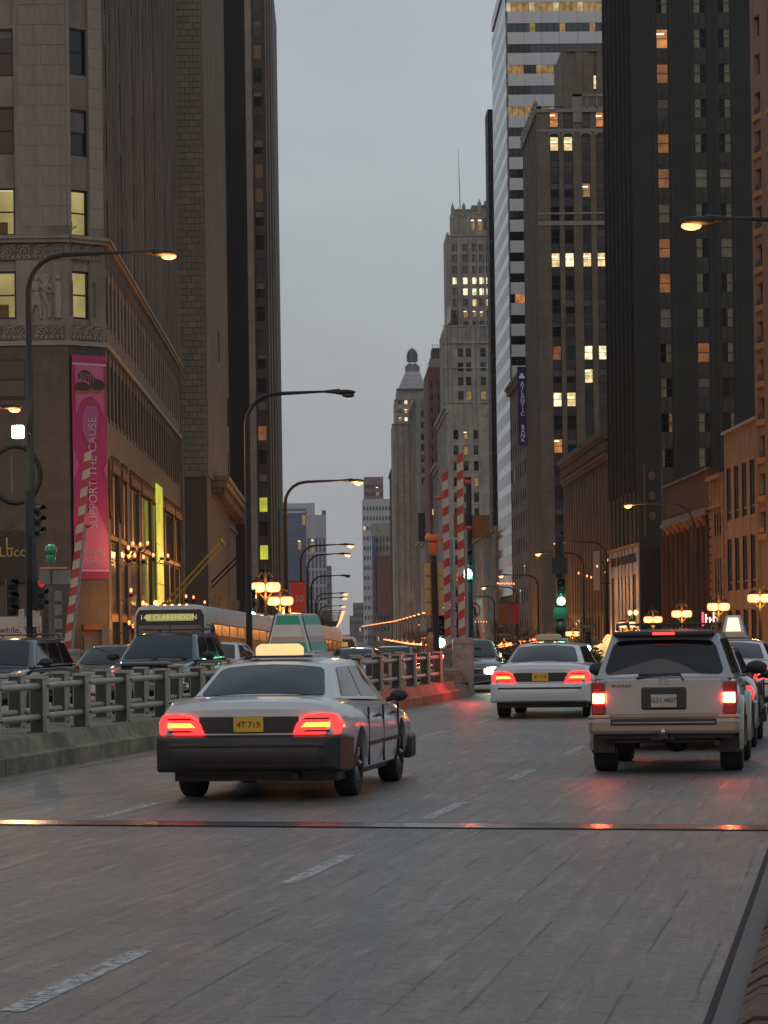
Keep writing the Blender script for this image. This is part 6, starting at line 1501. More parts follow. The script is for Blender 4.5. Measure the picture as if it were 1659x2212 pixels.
# traffic further down the street
rnd = random.Random(21)
far = []
base_w = place(sedan('white car far down the street among the traffic', 'paint_white', 'paint_white', group='cars far down the street', head=True), at(4, 190), math.pi)
base_d = place(sedan('dark car far down the street among the traffic', 'paint_black', 'paint_black', group='cars far down the street', head=False), at(11, 180), 0)
for i in range(34):
    Y_ = 200 + i * 14 + rnd.uniform(-4, 4); onc = i % 2
    X_ = (rnd.choice((1.2, 4.4, 7.4)) if onc else rnd.choice((10.6, 13.6, 16.4)))
    c = copy_tree(base_w if rnd.random() < .5 else base_d); place(c, at(X_, Y_), math.pi if onc else 0)
for i, (X_, Y_, rz, lb, wh) in enumerate(((8.6, 118, 0, 'white car crossing the junction beyond the far white taxi', 1), (11.0, 108, .1, 'dark car at the junction left of the right hand signal', 0), (6.4, 132, math.pi, 'white car waiting beyond the gate pier', 1), (16.5, 124, 0, 'dark car near the right kerb past the junction', 0))):
    c = copy_tree(base_w if wh else base_d); place(c, at(X_, Y_), rz); c['label'] = lb; del c['group']
# ------------------------------------------------------------------ street lamps
MT['sodium'] = emit('sodium', (1, .31, .12), 2.7); MT['sodium_far'] = emit('sodium_far', (1, .30, .10), 2.9, sampled=False)
MT['globe'] = emit('globe', (1, .33, .14), 2.6); MT['globe_far'] = emit('globe_far', (1, .31, .12), 2.8, sampled=False)
MT['flood'] = emit('flood', (.9, 1, .8), 40)
MT['green_glow'] = emit('green_glow', (.02, 1, .42), 18); MT['green_core'] = emit('green_core', (.45, 1, .8), 24); MT['red_glow'] = emit('red_glow', (1, .03, .02), .5)
def point(parent, loc, e, c=(1, .38, .08), r=.25, nm='bulb'):
    l = bpy.data.lights.new(nm, 'POINT'); l.energy = e; l.color = c; l.shadow_soft_size = r; o = link(nm, l, parent, loc); return o
LM = {}
def cobra(loc, arm, side, label, group='tall street lamps along Michigan Avenue'.replace(' along Michigan Avenue', ' along the street'), lit=True, far=False, rz=0, hgt=10.0, e=900):
    """side +1: arm reaches to +x"""
    t = thing('street_lamp', label, 'street lamp', loc, rz, group); k = (round(arm, 1), side, round(hgt, 1))
    if k not in LM:
        mb = MB(); rb = 1.0; pts = [(0, 0, 0), (0, 0, hgt - rb)] + [(side * rb * (1 - math.cos(a)), 0, hgt - rb + rb * math.sin(a)) for a in (.3, .6, .9, 1.2, 1.57)] + [(side * (arm - .7), 0, hgt + .06), (side * (arm - .6), 0, hgt + .06)]
        n = len(pts); mb.tube(pts, [.115, .085] + [.07] * 5 + [.035, .035], 8)
        mb.lathe([(.24, 0), (.22, .5), (.14, .9), (.12, 1.4)], (0, 0, 0), 10)
        h = MB()
        for i in range(1): h.ell((side * (arm - .25), 0, hgt + .02), (.38, .15, .095), 14, 8); h.tube([(side * (arm - .95), 0, hgt + .05), (side * (arm - .4), 0, hgt + .05)], [.04, .1], 8)
        g = MB(); g.ell((side * (arm - .12), 0, hgt - .085), (.21, .12, .085), 12, 8)
        gf = MB(); gf.ell((side * (arm - .12), 0, hgt - .10), (.30, .2, .15), 12, 8)  # far lenses enlarged so their shape carries the lamp glare
        LM[k] = (mb.mesh('pole', ['lamp_iron'], smooth=40), h.mesh('lamp_head', ['lamp_iron'], smooth=50), {m: (g if m != 'sodium_far' else gf).mesh('lens', [m], smooth=60) for m in ('sodium', 'sodium_far', 'glass_mid')})
    p, h, g = LM[k]; link('pole', p, t); hh = link('lamp_head', h, t); link('lens', g['glass_mid' if not lit else 'sodium_far' if far else 'sodium'], hh)
    if lit and not far: point(hh, (side * (arm - .12), 0, hgt - .35), e)
    return t
GL = 'tall street lamps along the left kerb'; GR = 'tall street lamps along the right kerb'; GF = 'far street lamps in two receding rows'
pA = WY(62, 700, 83); hA = WY(62, 551, 83).z
cobra((pA.x, 83, 0), 4.0, 1, 'tall lit street lamp arching over the bridge at the far left', GL, hgt=hA, e=450)
lampA = COL.objects[-1]
cobra((BP(62, .25).x, BP(62, .25).y, .1), 3.5, -1, 'lit street lamp head reaching in from the right edge over the green tower', GR, hgt=9.85, rz=-.02, e=200)
cobra(at(-2.85, 101), 3.55, 1, 'unlit street lamp reaching over the sky gap beside the black tower', GL, lit=False)
cobra(at(-2.2, 140), 3.5, 1, 'lit street lamp second in the left row, over the second bus', GL)
cobra(at(-2.2, 206), 3.5, 1, 'lit street lamp third in the left row', GL); cobra(at(-1.9, 222), 3.1, 1, 'lit street lamp just below the third one in the left row', GL)
cobra(at(-2.0, 270), 3.4, 1, 'small unlit street lamp in the left row', GL, lit=False)
for Y_, lb in ((330, 'left row street lamp above the pair at the sky gap'), (350, 'left row street lamp just under its neighbour at the sky gap'), (400, 'lowest separate street lamp of the left row')): cobra(at(-2.0, Y_), 3.4, 1, lb, GL, far=True)
cobra(at(19.4, 162), 3.6, -1, 'lit street lamp in front of the dark columned building', GR)
cobra(at(18.7, 206), 3.5, -1, 'lit street lamp above the traffic signal pole', GR); cobra(at(18.7, 225), 3.5, -1, 'lit street lamp in front of the tan brick tower corner', GR)
cobra(at(18.7, 275), 3.5, -1, 'lit street lamp in front of the striped tower foot', GR); cobra(at(19.0, 313), 3.5, -1, 'lit street lamp left of the striped tower foot', GR)
for Y_ in (352, 395, 430): cobra(at(18.8, Y_), 3.5, -1, 'small lit street lamp low in the near part of the right row', GR, far=True)
for i in range(42):
    Y_ = 470 + 30 * i
    cobra(at(-2.0, Y_), 3.5, 1, 'tiny lit street lamp in the far left row', GF + ' on the left', far=True); cobra(at(18.8, Y_ - 12), 3.5, -1, 'tiny lit street lamp in the far right row', GF + ' on the right', far=True)
# double lantern lamps
mbp = MB(); mbp.lathe([(.22, 0), (.2, .25), (.12, .5), (.085, .7), (.07, 3.6), (.11, 3.7), (.05, 3.9), (.03, 4.0)], (0, 0, 0), 10)
mbp.tube([(-.30, 0, 4.22), (-.30, 0, 4.5), (-.15, 0, 4.72), (0, 0, 4.45), (0, 0, 3.8)], .028, 6); mbp.tube([(.30, 0, 4.22), (.30, 0, 4.5), (.15, 0, 4.72), (0, 0, 4.45)], .028, 6)
mbp.tube([(-.3, 0, 3.98), (-.1, 0, 3.75), (0, 0, 3.7), (.1, 0, 3.75), (.3, 0, 3.98)], .03, 6); mbp.lathe([(.05, 4.3), (.08, 4.5), (.02, 4.75), (.01, 4.95)], (0, 0, 0), 8)
lp = mbp.mesh('post', ['lamp_iron'], smooth=40)
mbh = MB()
for sx in (-1, 1): mbh.lathe([(.25, .20), (.2, .28), (.08, .36), (.03, .42), (.05, .46), (.01, .5)], (sx * .29, 0, 4.12), 10)
lh = mbh.mesh('lantern_cap', ['lamp_iron'], smooth=40)
def gm(m):
    a = MB(); n = 12
    a.lathe([(.17, -.165), (.25, -.12), (.275, -.02), (.275, .08), (.25, .16), (.18, .2)], (0, 0, 4.12), n); return a.mesh('globe', [m], smooth=60)
g1, g2 = gm('globe'), gm('globe_far')
def lantern(loc, label, group, far=False, dark=False):
    t = thing('lantern_lamp', label, 'street lamp', loc, 0, group); link('post', lp, t); link('lantern_cap', lh, t)
    for sx in (-1, 1): link('globe', g2 if far else g1, t, (sx * .29, 0, 0))
    if not far: point(t, (0, -.5, 4.0), 560, (1, .34, .06), .3)
GLn, GRn = 'twin lantern lamps along the left pavement', 'twin lantern lamps along the right pavement'
lbl = ['twin lantern lamp at the right edge by the tan hotel', 'twin lantern lamp before the pinkish stone low rise', 'twin lantern lamp before the dark columned building', 'twin lantern lamp right of the one below the black granite portal', 'twin lantern lamp below the black granite portal', 'twin lantern lamp right of the green street name sign', 'twin lantern lamp above the far white taxi', 'twin lantern lamp left of the one above the far white taxi', 'twin lantern lamp third left from the street name sign']
for Y_, lb in zip((134.6, 149.2, 165, 180, 196, 241, 267, 286, 305), lbl): lantern(at(19.1, Y_), lb, GRn)
for Y_, X_, lb in ((115, -2.6, 'nearest twin lantern lamp on the left, above the bus'), (130, -2.32, 'second twin lantern lamp on the left'), (146, -2.15, 'third twin lantern lamp on the left by the orange banner')): lantern(at(X_, Y_), lb, GLn)
for i in range(52):
    Y_ = 322 + 16 * i; lantern(at(19.1, Y_), 'small twin lantern lamp in the far right row', GRn + ' far off', far=True)
    if i % 4 == 1: point(COL.objects[-3], (0, -.5, 5.0), 2500, (1, .36, .07), .5)
for i in range(30):
    Y_ = 165 + 18 * i
    lantern(at(-2.2, Y_), 'small twin lantern lamp in the far left row', GLn + ' far off', far=True)

# ------------------------------------------------------------------ signals
mh = MB()
mh.box(-.17, .17, -.10, .14, 0, 1.06)
for k in range(3):
    z = .17 + k * .35; n = 12
    vs = []; fs = []
    for j in range(9): a = math.pi * j / 8; vs += [(.14 * math.cos(a), -.10, z + .13 * math.sin(a)), (.14 * math.cos(a), -.36, z + .02 + .13 * math.sin(a))]
    for j in range(8): fs.append((j * 2, j * 2 + 1, j * 2 + 3, j * 2 + 2))
    mh.add(vs, fs)
X('signal_green', (.010, .014, .011), .5, var=.2); sig_me = mh.mesh('housing', ['signal_green'])
def lens_mesh(m, r=.15):
    a = MB(); a.ell((0, -.11, 0), (r, .05, r), 14, 8); return a.mesh('signal_light', [m], smooth=60)
LENS = {m: lens_mesh(m) for m in ('green_core', 'glass_dark', 'red_glow')}
def signal(parent, loc, on=0, rz=0, s=1.0, m='green_core', e=40):
    h = link('housing', sig_me, parent, loc, (0, 0, rz)); h.scale = (s, s, s)
    for k in range(3): link('signal_light', LENS[m if k == on else 'glass_dark'], h, (0, 0, .17 + .35 * k))
    if on == 0 and m == 'green_core' and e: point(h, (0, -.45, .17), e, (.05, 1, .5), .12, 'signal_bulb')
    return h
# right-hand pole
Ys = 90; pr = WY(1210, 1385, Ys)
sp_ = thing('traffic_signal', 'traffic signal pole with green light and square signs right of the far white taxi', 'traffic signal', (pr.x, Ys, ZG(Ys)))
zt = WY(1205, 1160, Ys).z
mb = MB(); mb.tube([(0, 0, 0), (-.02, 0, zt)], [.13, .11], 10); mb.lathe([(.12, 0), (.06, .12), (.0, .2)], (-.02, 0, zt), 8); mb.obj('pole', 'lamp_iron', sp_, smooth=40)
def zz_(py): return WY(1210, py, Ys).z
signal(sp_, (.02, -.28, zz_(1308)), 0, 0, .78 / 1.06 * 1.05)
mb = MB(); mb.box(-.24, .22, -.2, -.17, zz_(1240), zz_(1205)); mb.obj('sign_back', 'frame_dark', sp_)
mb = MB(); mb.box(-.2, .22, -.2, -.15, zz_(1337), zz_(1312)); mb.obj('lower_box', 'signal_green', sp_)
mb = MB(); mb.ell((0, 0, zz_(1355)), (.17, .2, .25), 10, 6); mb.obj('control_box', 'signal_green', sp_, smooth=50)
def nosign(loc, label, s=1.0):
    t = thing('prohibition_sign', label, 'sign', loc); mb = MB(); mb.box(-.3, .3, 0, .02, 0, .7); p = mb.obj('panel', 'plate_white', t)
    n = 24; mb = MB(); mb.tube([(.24 * math.cos(2 * math.pi * k / n), -.012, .35 + .24 * math.sin(2 * math.pi * k / n)) for k in range(n + 1)], .025, 6); mb.tube([(-.17, -.014, .52), (.17, -.014, .18)], .025, 6); mb.obj('red_ring', 'sign_red', p)
    mb = MB(); mb.tube([(.08, -.008, .18), (.08, -.008, .38), (.02, -.008, .45), (-.08, -.008, .45)], .035, 6); mb.prism([(-.08, .53), (-.08, .37), (-.18, .45)], -.012, 0, lambda a, b_, c: (a, b_, c)); mb.obj('arrow', 'plastic_black', p); t.scale = (s, s, s); return t
X('sign_red', (.45, .03, .03), .5)
mb = None
t = nosign((pr.x + .02, Ys - .25, zz_(1413)), 'white no left turn sign below the right hand traffic signal', .68)
mb = MB(); mb.tube([(0, .15, -.2), (0, .15, .5)], .03, 6); mb.obj('bracket', 'lamp_iron', t)
def nameplate(px, py, Y_, w_, label, text, rz=0.0):
    p = WY(px, py, Y_); t = thing('street_name_sign', label, 'sign', p, rz); mb = MB(); mb.box(-w_ / 2, w_ / 2, -.02, .02, -.14, .14); q = mb.obj('panel', 'name_green', t); lettering(text, .22, 'plate_white', q, (0, -.025, 0), (R(90), 0, 0), .003, xs=.9)
    mb = MB(); mb.tube([(0, .04, -.3), (0, .04, .3)], .02, 5); mb.obj('bracket', 'lamp_iron', q)
X('name_green', (.01, .16, .08), .5)
nameplate(1270, 1353, 224.6, 1.15, 'green street name sign on a lamp pole right of the traffic signal', 'Michigan'); nameplate(1091, 1371, 250, 1.1, 'small green street name sign over the oncoming cars', 'Wacker Dr')
# signal beside the gate
Yg = 84; pg = WY(1012, 1270, Yg)
sg2 = thing('traffic_signal', 'traffic signal with large green light hard against the right striped gate arm', 'traffic signal', (pg.x, Yg, 0))
def zg_(py): return WY(1012, py, Yg).z
mb = MB(); mb.tube([(.05, .15, 0), (.05, .15, zg_(1030))], .08, 8); mb.obj('pole', 'lamp_iron', sg2, smooth=40)
signal(sg2, (.0, -.05, zg_(1252)), 0, -.35, .92)
mb = MB(); mb.box(-.38, -.02, .2, .25, zg_(1160), zg_(1108)); mb.box(.08, .62, .2, .25, zg_(1162), zg_(1112)); mb.obj('sign_back', 'bronze', sg2)
nosign((WY(1023, 1340, Yg).x, Yg + .5, WY(1023, 1340, Yg).z), 'white no left turn sign behind the striped gate arms', .85)
# small low signals
for px_, py_, Y_, lb in ((951, 1388, 79, 'small green signal on the slim pole before the gate arms'), (543, 1330, 112, 'green traffic signal above the bus roof'), (761, 1435, 118, 'small green signal left of the grey blue car'), (1269, 1400, 128, 'small green signal on the pole under the street name sign'), (1093, 1430, 190, 'tiny green signal over the oncoming cars')):
    q = WY(px_, py_, Y_); t = thing('traffic_signal', lb, 'traffic signal', (q.x, Y_, ZG(Y_))); s_ = .8 if Y_ != 112 else 1.1
    mb = MB(); mb.tube([(0, 0, 0), (0, 0, q.z - ZG(Y_))], .06, 6); mb.obj('pole', 'lamp_iron', t); signal(t, (0, -.2, q.z - ZG(Y_) - .17 * s_), 0, 0, s_, e=0)
# slim pole with amber beacon and signal backs
Yp = 76.5; q = WY(945, 1440, Yp)
t = thing('beacon_pole', 'slim dark pole with orange beacon and yellow signal backs left of the gate arms', 'signal pole', (q.x, Yp, .36))
def zp(py): return WY(940, py, Yp).z - .36
mb = MB(); mb.tube([(0, 0, 0), (-.06, 0, zp(1200))], [.085, .075], 8); mb.obj('pole', 'lamp_iron', t, smooth=40)
X('beacon_orange', (.5, .13, .03), .4, var=.2); X('signal_yellow', (.36, .24, .07), .55, var=.15)
mb = MB(); mb.lathe([(.1, 0), (.13, .12), (.13, .3), (.2, .34), (.22, .42), (.18, .5)], (-.06, 0, zp(1197)), 10); mb.ell((-.18, 0, zp(1160)), (.1, .1, .1), 8, 6); mb.ell((.06, 0, zp(1162)), (.1, .1, .1), 8, 6); mb.obj('beacon', 'beacon_orange', t, smooth=40)
for k in range(4):
    z = zp(1243 + 29 * k)
    for sx in (-1, 1): mb = MB(); mb.box(-.06 + min(sx * .07, sx * .23), -.06 + max(sx * .07, sx * .23), .05, .2, z, z + .31); bevel_mesh(mb.obj('signal_back', 'signal_yellow', t), .02)
# left pole cluster
Yl = 82.5
ql = WY(62, 1200, Yl)
t = thing('signal_cluster', 'dark signal cluster with walk signs on the big lamp pole at the far left', 'traffic signal', (ql.x, Yl, 0))
def zl_(py): return WY(60, py, Yl).z
mb = MB(); mb.tube([(-.0, .25, 0), (0, .25, zl_(1060))], .12, 8); mb.obj('bracket_pole', 'lamp_iron', t)
for px_, py_, on, m in ((28, 1330, -1, 'green_core'), (78, 1160, -1, 'green_core'), (86, 1318, 2, 'red_glow')):
    h = signal(t, (WY(px_, py_, Yl).x - ql.x, -.15, zl_(py_)), on, .9 if px_ > 70 else .3, .98 if px_ < 70 else .85, m, 0)
mb = MB(); mb.box(-.32, -.12, -.2, -.1, zl_(1355), zl_(1316)); mb.box(.1, .3, -.2, -.1, zl_(1355), zl_(1316)); bevel_mesh(mb.obj('walk_sign', 'plate_white', t), .02)
fl = WY(39, 933, 82); t = thing('flood_light', 'white square flood lamp glaring on the far left pole', 'lamp', fl)
mb = MB(); mb.box(-.16, .16, -.12, .1, -.17, .17); bevel_mesh(mb.obj('glass', 'flood', t), .05, 3); mb = MB(); mb.box(-.13, .15, .1, .28, -.12, .15); mb.tube([(.1, .2, .0), (.3, .3, -.05), (.35, .5, -.3)], .03, 5); mb.obj('housing', 'lamp_iron', t)
point(t, (0, -.4, 0), 120, (.9, 1, .85), .15)
q = WY(39, 885, 108); 
cobra((q.x - 2.0, 108, ZG(108)), 2.0, 1, 'lit orange street lamp head at the far left above the flood lamp', 'lamps of the side street', hgt=q.z - ZG(108) + .08, rz=0)
# green globe post with a box sign
Yq = 80; q = WY(110, 1190, Yq)
t = thing('globe_post', 'slim grey post topped by a round green globe beside the pink banner', 'post', (q.x, Yq, 0))
def zq(py): return WY(108, py, Yq).z
mb = MB(); mb.tube([(0, 0, 0), (0, 0, zq(1205))], .075, 8); mb.obj('post', 'frame_grey', t, smooth=40)
X('globe_green', (.02, .26, .12), .3, var=.1, coat=.5); X('sign_grey', (.17, .17, .15), .6, var=.3)
mb = MB(); mb.ell((0, 0, zq(1188)), (.17, .17, .16), 14, 8); mb.lathe([(.1, 0), (.13, .14), (.12, .2)], (0, 0, zq(1215)), 10); mb.obj('globe', 'globe_green', t, smooth=60)
mb = MB(); mb.box(-.32, -.02, -.1, .1, zq(1262), zq(1230)); mb.box(.04, .5, -.1, .1, zq(1262), zq(1232)); mb.obj('box_sign', 'sign_grey', t); mb = MB(); mb.box(-.3, .42, -.12, .1, zq(1229), zq(1225)); mb.obj('top_bar', 'hotel_sill', t)
for k in range(4): mb = MB(); mb.box(.08, .28, -.1, -.05, zq(1300 + 30 * k), zq(1277 + 30 * k)); bevel_mesh(mb.obj('signal_back', 'sign_grey', t), .02)

# ------------------------------------------------------------------ striped gate arms
X('gate_red', (.36, .035, .03), .5, var=.15, scale=5, stain=.2); X('gate_white', (.42, .38, .32), .55, var=.12, scale=5, stain=.25); X('gate_grey', (.24, .225, .21), .6, var=.2, scale=4, stain=.4); X('rust_paint', (.2, .17, .12), .8, var=.5, scale=5, stain=.4)
def gate(base, tip, label, n, wd=.15, group=None, aux=True):
    base, tip = Vector(base), Vector(tip); t = thing('barrier_gate', label, 'barrier arm', base, 0, group); d = (tip - base); Ln = d.length; d = d.normalized(); sd_ = Vector((d.z, 0, -d.x)).normalized()
    h = Ln / n
    me = {}
    for m in ('gate_red', 'gate_white'):
        mb = MB(); sk = wd * .55
        P = lambda u, v, w_: tuple(sd_ * u + d * v + Vector((0, w_, 0)))
        vs = [P(-wd / 2, -sk, -.04), (P(wd / 2, 0, -.04)), P(wd / 2, h, -.04), P(-wd / 2, h - sk, -.04), P(-wd / 2, -sk, .04), P(wd / 2, 0, .04), P(wd / 2, h, .04), P(-wd / 2, h - sk, .04)]
        mb.add(vs, [(0, 1, 2, 3), (7, 6, 5, 4), (1, 5, 6, 2), (4, 0, 3, 7), (0, 4, 5, 1), (3, 2, 6, 7)]); me[m] = mb.mesh('stripe', [m])
    for k in range(n): link('stripe', me['gate_red' if k % 2 == 0 else 'gate_white'], t, d * (h * k))
    mb = MB(); off = sd_ * (wd * .5 + .05)
    mb.tube([off, off + d * (Ln * .62)], .05, 6); mb.obj('stiffener', 'gate_grey', t)
    if aux:
        for f, m in ((.62, 'sign_red'), (.85, 'sign_red')): mb = MB(); c = d * (Ln * f) + sd_ * (wd * (1.2 if aux > 0 else -1.2)); mb.ell(c, (.11, .08, .055), 10, 6); mb.tube([d * (Ln * f), c], .025, 5); mb.obj('warning_lamp', m, t, smooth=60)
    return t
Ya = 78.5; g0 = WY(968, 1408, Ya); g1_ = WY(961, 1017, Ya)
GA = gate(g0, g1_, 'left of the two upright red and white gate arms at the median end', 21, .16, aux=-1)
g0 = WY(998, 1408, Ya - 1.2); g1_ = WY(993, 977, Ya - 1.2)
gate(g0, g1_, 'right and taller of the two upright red and white gate arms at the median end', 23, .16)
Yb_ = 92; g0 = WY(145, 1400, Yb_); g1_ = WY(191, 972, Yb_)
gate(g0, g1_, 'leaning red and white gate arm in front of the pink banner', 22, .20)
mb = MB()
# machinery at their feet
def machine(px, pt, pbm, Y_, w_, label, m='gate_grey', z0=.34):
    a, c = WY(px, pt, Y_), WY(px, pbm, Y_); t = thing('gate_machine', label, 'machine box', (a.x, Y_, z0)); h = a.z - z0
    mb = MB(); mb.box(-w_ / 2, w_ / 2, -.25, .35, 0, h); bevel_mesh(mb.obj('cabinet', m, t), .03)
    mb = MB(); mb.box(-w_ / 2 + .04, w_ / 2 - .04, -.265, -.25, .1, h - .25); mb.box(-w_ / 2 - .02, w_ / 2 + .02, -.28, .37, h - .14, h - .10); mb.obj('door', 'rust_paint' if m != 'gate_grey' else 'gate_grey', t)
    mb = MB()
    for k in range(5): mb.ell((random.uniform(-w_ / 3, w_ / 3), -.27, random.uniform(.1, h)), (.03, .012, .05), 6, 4)
    mb.obj('bolt', 'rust_paint', t)
machine(1000, 1378, 1480, 77.0, .52, 'tall grey steel gate cabinet under the right striped arm')
machine(968, 1400, 1480, 78.6, .40, 'mottled grey gate cabinet under the left striped arm', 'rust_paint')
machine(978, 1445, 1480, 76.2, .46, 'low rusty box at the foot of the gate cabinets', 'rust_paint')
machine(150, 1402, 1500, 91.5, .62, 'grey gate cabinet at the foot of the leaning arm', 'gate_grey', 0)
machine(182, 1405, 1500, 92.5, .42, 'mottled gate cabinet right of the leaning arm foot', 'rust_paint', 0)
# thin cable at the barrier end
t = thing('loose_cable', 'thin loose cable curving from the barrier end to the gate boxes', 'cable', BP(74.5, -10.2, .9)); mb = MB(); mb.tube([(0, 0, 0), (.25, .5, -.3), (.6, 1, -.5), (1.0, 1.4, -.56), (1.4, 1.6, -.5)], .012, 5); mb.obj('wire', 'gate_grey', t)

t = thing('warning_light', 'small glaring pink red warning light on the far end of the barrier', 'lamp', BP(73.6, -10.0, 1.05)); mb = MB(); mb.ell((0, 0, 0), (.07, .07, .07), 10, 6); mb.obj('bulb', emit('warn_glow', (1, .25, .18), 25, sampled=False), t); mb = MB(); mb.lathe([(.08, -.16), (.08, -.08), (.03, -.05)], (0, 0, 0), 8); mb.obj('holder', 'lamp_iron', t)
point(t, (.6, -2.2, .1), 60, (1, .06, .03), .1, 'warning_bulb')
# ------------------------------------------------------------------ boards, banners, poles
q = WY(0, 1332, 120); q2 = WY(85, 1400, 120)
t = thing('shop_board', 'large pale board with partly hidden words behind the far left pole', 'sign', ((q.x + q2.x) / 2 - .3, 121, ZG(120)))
X('board_cream', (.38, .37, .33), .7, var=.08)
wq = q2.x - q.x + .8; hq = q.z - ZG(120)
mb = MB(); mb.box(-wq / 2, wq / 2 - .1, 0, .1, 0, hq); p = mb.obj('panel', 'board_cream', t); mb = MB(); mb.box(wq / 2 - .02, wq / 2 + .22, -.05, .15, 0, hq + .4); mb.obj('frame', 'frame_dark', t)
zt_ = q.z - ZG(120)
lettering('while, W', .38, 'frame_dark', p, (WY(30, 1362, 120).x - t.location.x, -.01, zt_ - .55), (R(90), 0, 0), .003); lettering('Us', .38, 'frame_dark', p, (WY(93 - 5, 1362, 120).x - t.location.x, -.01, zt_ - .55), (R(90), 0, 0), .003)
lettering('r', .38, 'frame_dark', p, (WY(86, 1378, 120).x - t.location.x, -.01, zt_ - .95), (R(90), 0, 0), .003)
# orange banner
q = WY(643, 1257, 139); t = thing('pole_banner', 'orange banner with pale numerals 50 hung on a lamp pole', 'banner', (q.x, 139, q.z - 1.4)); X('banner_orange', (.42, .045, .02), .75, var=.1)
mb = MB(); mb.box(-.34, .34, -.01, .01, 0, 1.4); p = mb.obj('cloth', 'banner_orange', t); mb = MB(); mb.tube([(-.5, 0, 1.42), (.36, 0, 1.42)], .02, 5); mb.tube([(-.5, 0, -.02), (.36, 0, -.02)], .02, 5); mb.obj('rod', 'lamp_iron', t)
lettering('50', .42, 'ad_pink', p, (.06, -.02, .62), (R(90), 0, 0), .003)
for px_, lb in ((1038, 'x'),): pass
for px_, py_, Y_, m, lb in ((1112, 1325, 262, 'banner_orange', 'small red banner on the stone front beyond the junction'), (1088, 1325, 262, 'bronze', 'small dark red banner left of the red one beyond the junction')):
    q = WY(px_, py_, Y_); t = thing('pole_banner', lb, 'banner', q); mb = MB(); mb.box(-.4, .4, 0, .03, -.9, .9); mb.obj('cloth', m, t); mb = MB(); mb.tube([(-.45, 0, .92), (.45, 0, .92)], .03, 5); mb.obj('rod', 'lamp_iron', t)
# slanted flagpoles on the stone annex
X('flag_lit', (.28, .25, .05), .5, var=.2)  # yellow light on the near pair of poles put into their colour
for (a, b_, Y_, m, lb, e_) in (((355, 1303), (478, 1168), 150, 'flag_lit', 'long yellow lit flagpole slanting out from the left buildings, upper of two', 0), ((362, 1310), (483, 1176), 150, 'flag_lit', 'long yellow lit flagpole slanting out from the left buildings, lower of two', 1),
                        ((432, 1283), (535, 1180), 200, 'lamp_iron', 'dark slanting flagpole left of the black tower foot, upper of two', 0), ((440, 1288), (540, 1186), 200, 'lamp_iron', 'dark slanting flagpole left of the black tower foot, lower of two', 1)):
    p0, p1 = WY(*a, Y_), WY(*b_, Y_); t = thing('flagpole', lb, 'flagpole', p0); mb = MB(); mb.tube([(0, 0, 0), p1 - p0], .055, 6); mb.obj('pole', m, t); mb = MB(); mb.ell(p1 - p0, (.12, .12, .12), 8, 6); mb.obj('finial', 'globe_green' if e_ and m == 'flag_lit' else m, t)
    mb = MB(); mb.box(-.1, .15, -.1, .1, -.3, .05); mb.tube([(0, 0, -.2), (0, .3, -2.0)], .05, 5); mb.obj('mount', 'bronze', t)
# tall lit yellow-green strip on the corner building
z0, z1 = WX(345, 1305, -9.55).z, WX(337, 1045, -9.55).z; y0, y1 = YX(352, -9.55), YX(339, -9.55)
t = thing('light_panel', 'tall glowing yellow green panel set in the street front of the corner building', 'lit panel', (-9.5, (y0 + y1) / 2, z0)); n = 6
X('panel_lime', (.4, .4, .05), .6); 
for k in range(n): h = (z1 - z0) / n; mb = MB(); mb.box(-.02, .04, -(y1 - y0) / 2, (y1 - y0) / 2, k * h + .02, (k + 1) * h - .02); mb.obj('panel', 'lit_green', t)
# little bulbs and wall lamps along the corner building front
bulb = emit('bulb_glow', (1, .32, .12), 2.6, sampled=False)
mbl = MB(); mbl.ell((0, 0, 0), (.06, .08, .10), 8, 6); bl_me = mbl.mesh('bulb', [bulb]); 
mbs = MB(); mbs.tube([(0, 0, -.15), (-.2, 0, -.45), (-.45, 0, -.4)], .03, 5); mbs.lathe([(.16, -.18), (.06, -.3)], (0, 0, 0), 8); bs_me = mbs.mesh('bracket', ['bronze'])
for i, (px_, py_) in enumerate(((277, 1183), (287, 1174), (303, 1176), (319, 1173), (278, 1201), (291, 1199), (310, 1203), (331, 1199), (350, 1197), (363, 1200), (402, 1288), (418, 1290), (442, 1301), (455, 1295), (279, 1345), (287, 1352), (292, 1346), (322, 1350), (283, 1275))):
    X_ = -8.75 if px_ < 380 else -8.2; p = WX(px_, py_, X_); t = thing('wall_lamp', 'small orange wall lamp on the street front of the corner building', 'lamp', p, 0, 'small wall lamps on the left street front'); link('bulb', bl_me, t); link('bracket', bs_me, t)
    if i % 4 == 0: point(t, (.2, 0, 0), 45, (1, .45, .12), .15)
# shop canopy lights on the right
for i, (px_, py_, Y_) in enumerate([(1075 + k * 5, 1262 + (k % 2), 300) for k in range(8)] + [(1015 + k * 6, 1345, 420) for k in range(7)] + [(1250 + k * 9, 1240 + (k * 3), 230) for k in range(4)] + [(905 + (k * 37) % 190, 1352 + (k * 23) % 38, 480 + (k * 61) % 300) for k in range(34)] + [(1312, 1212, 215), (1308, 1238, 215), (1290, 1225, 215)]):
    p = WY(px_, py_ - 2, Y_); t = thing('canopy_bulb', 'tiny canopy bulb on the right hand street fronts', 'lamp', p, 0, 'tiny canopy bulbs on the right'); link('bulb', bl_me, t)
q = WY(1533, 1337, 155); t = thing('neon_sign', 'small lit red and white shop sign below the narrow tan building', 'sign', q); rn = emit('neon_red', (1, .04, .08), 3, sampled=False); wn = emit('neon_white', (1, .85, .75), 1.6, sampled=False)
mb = MB(); mb.box(-.4, -.3, -.02, .05, -.35, .35); mb.obj('red_bar', rn, t)
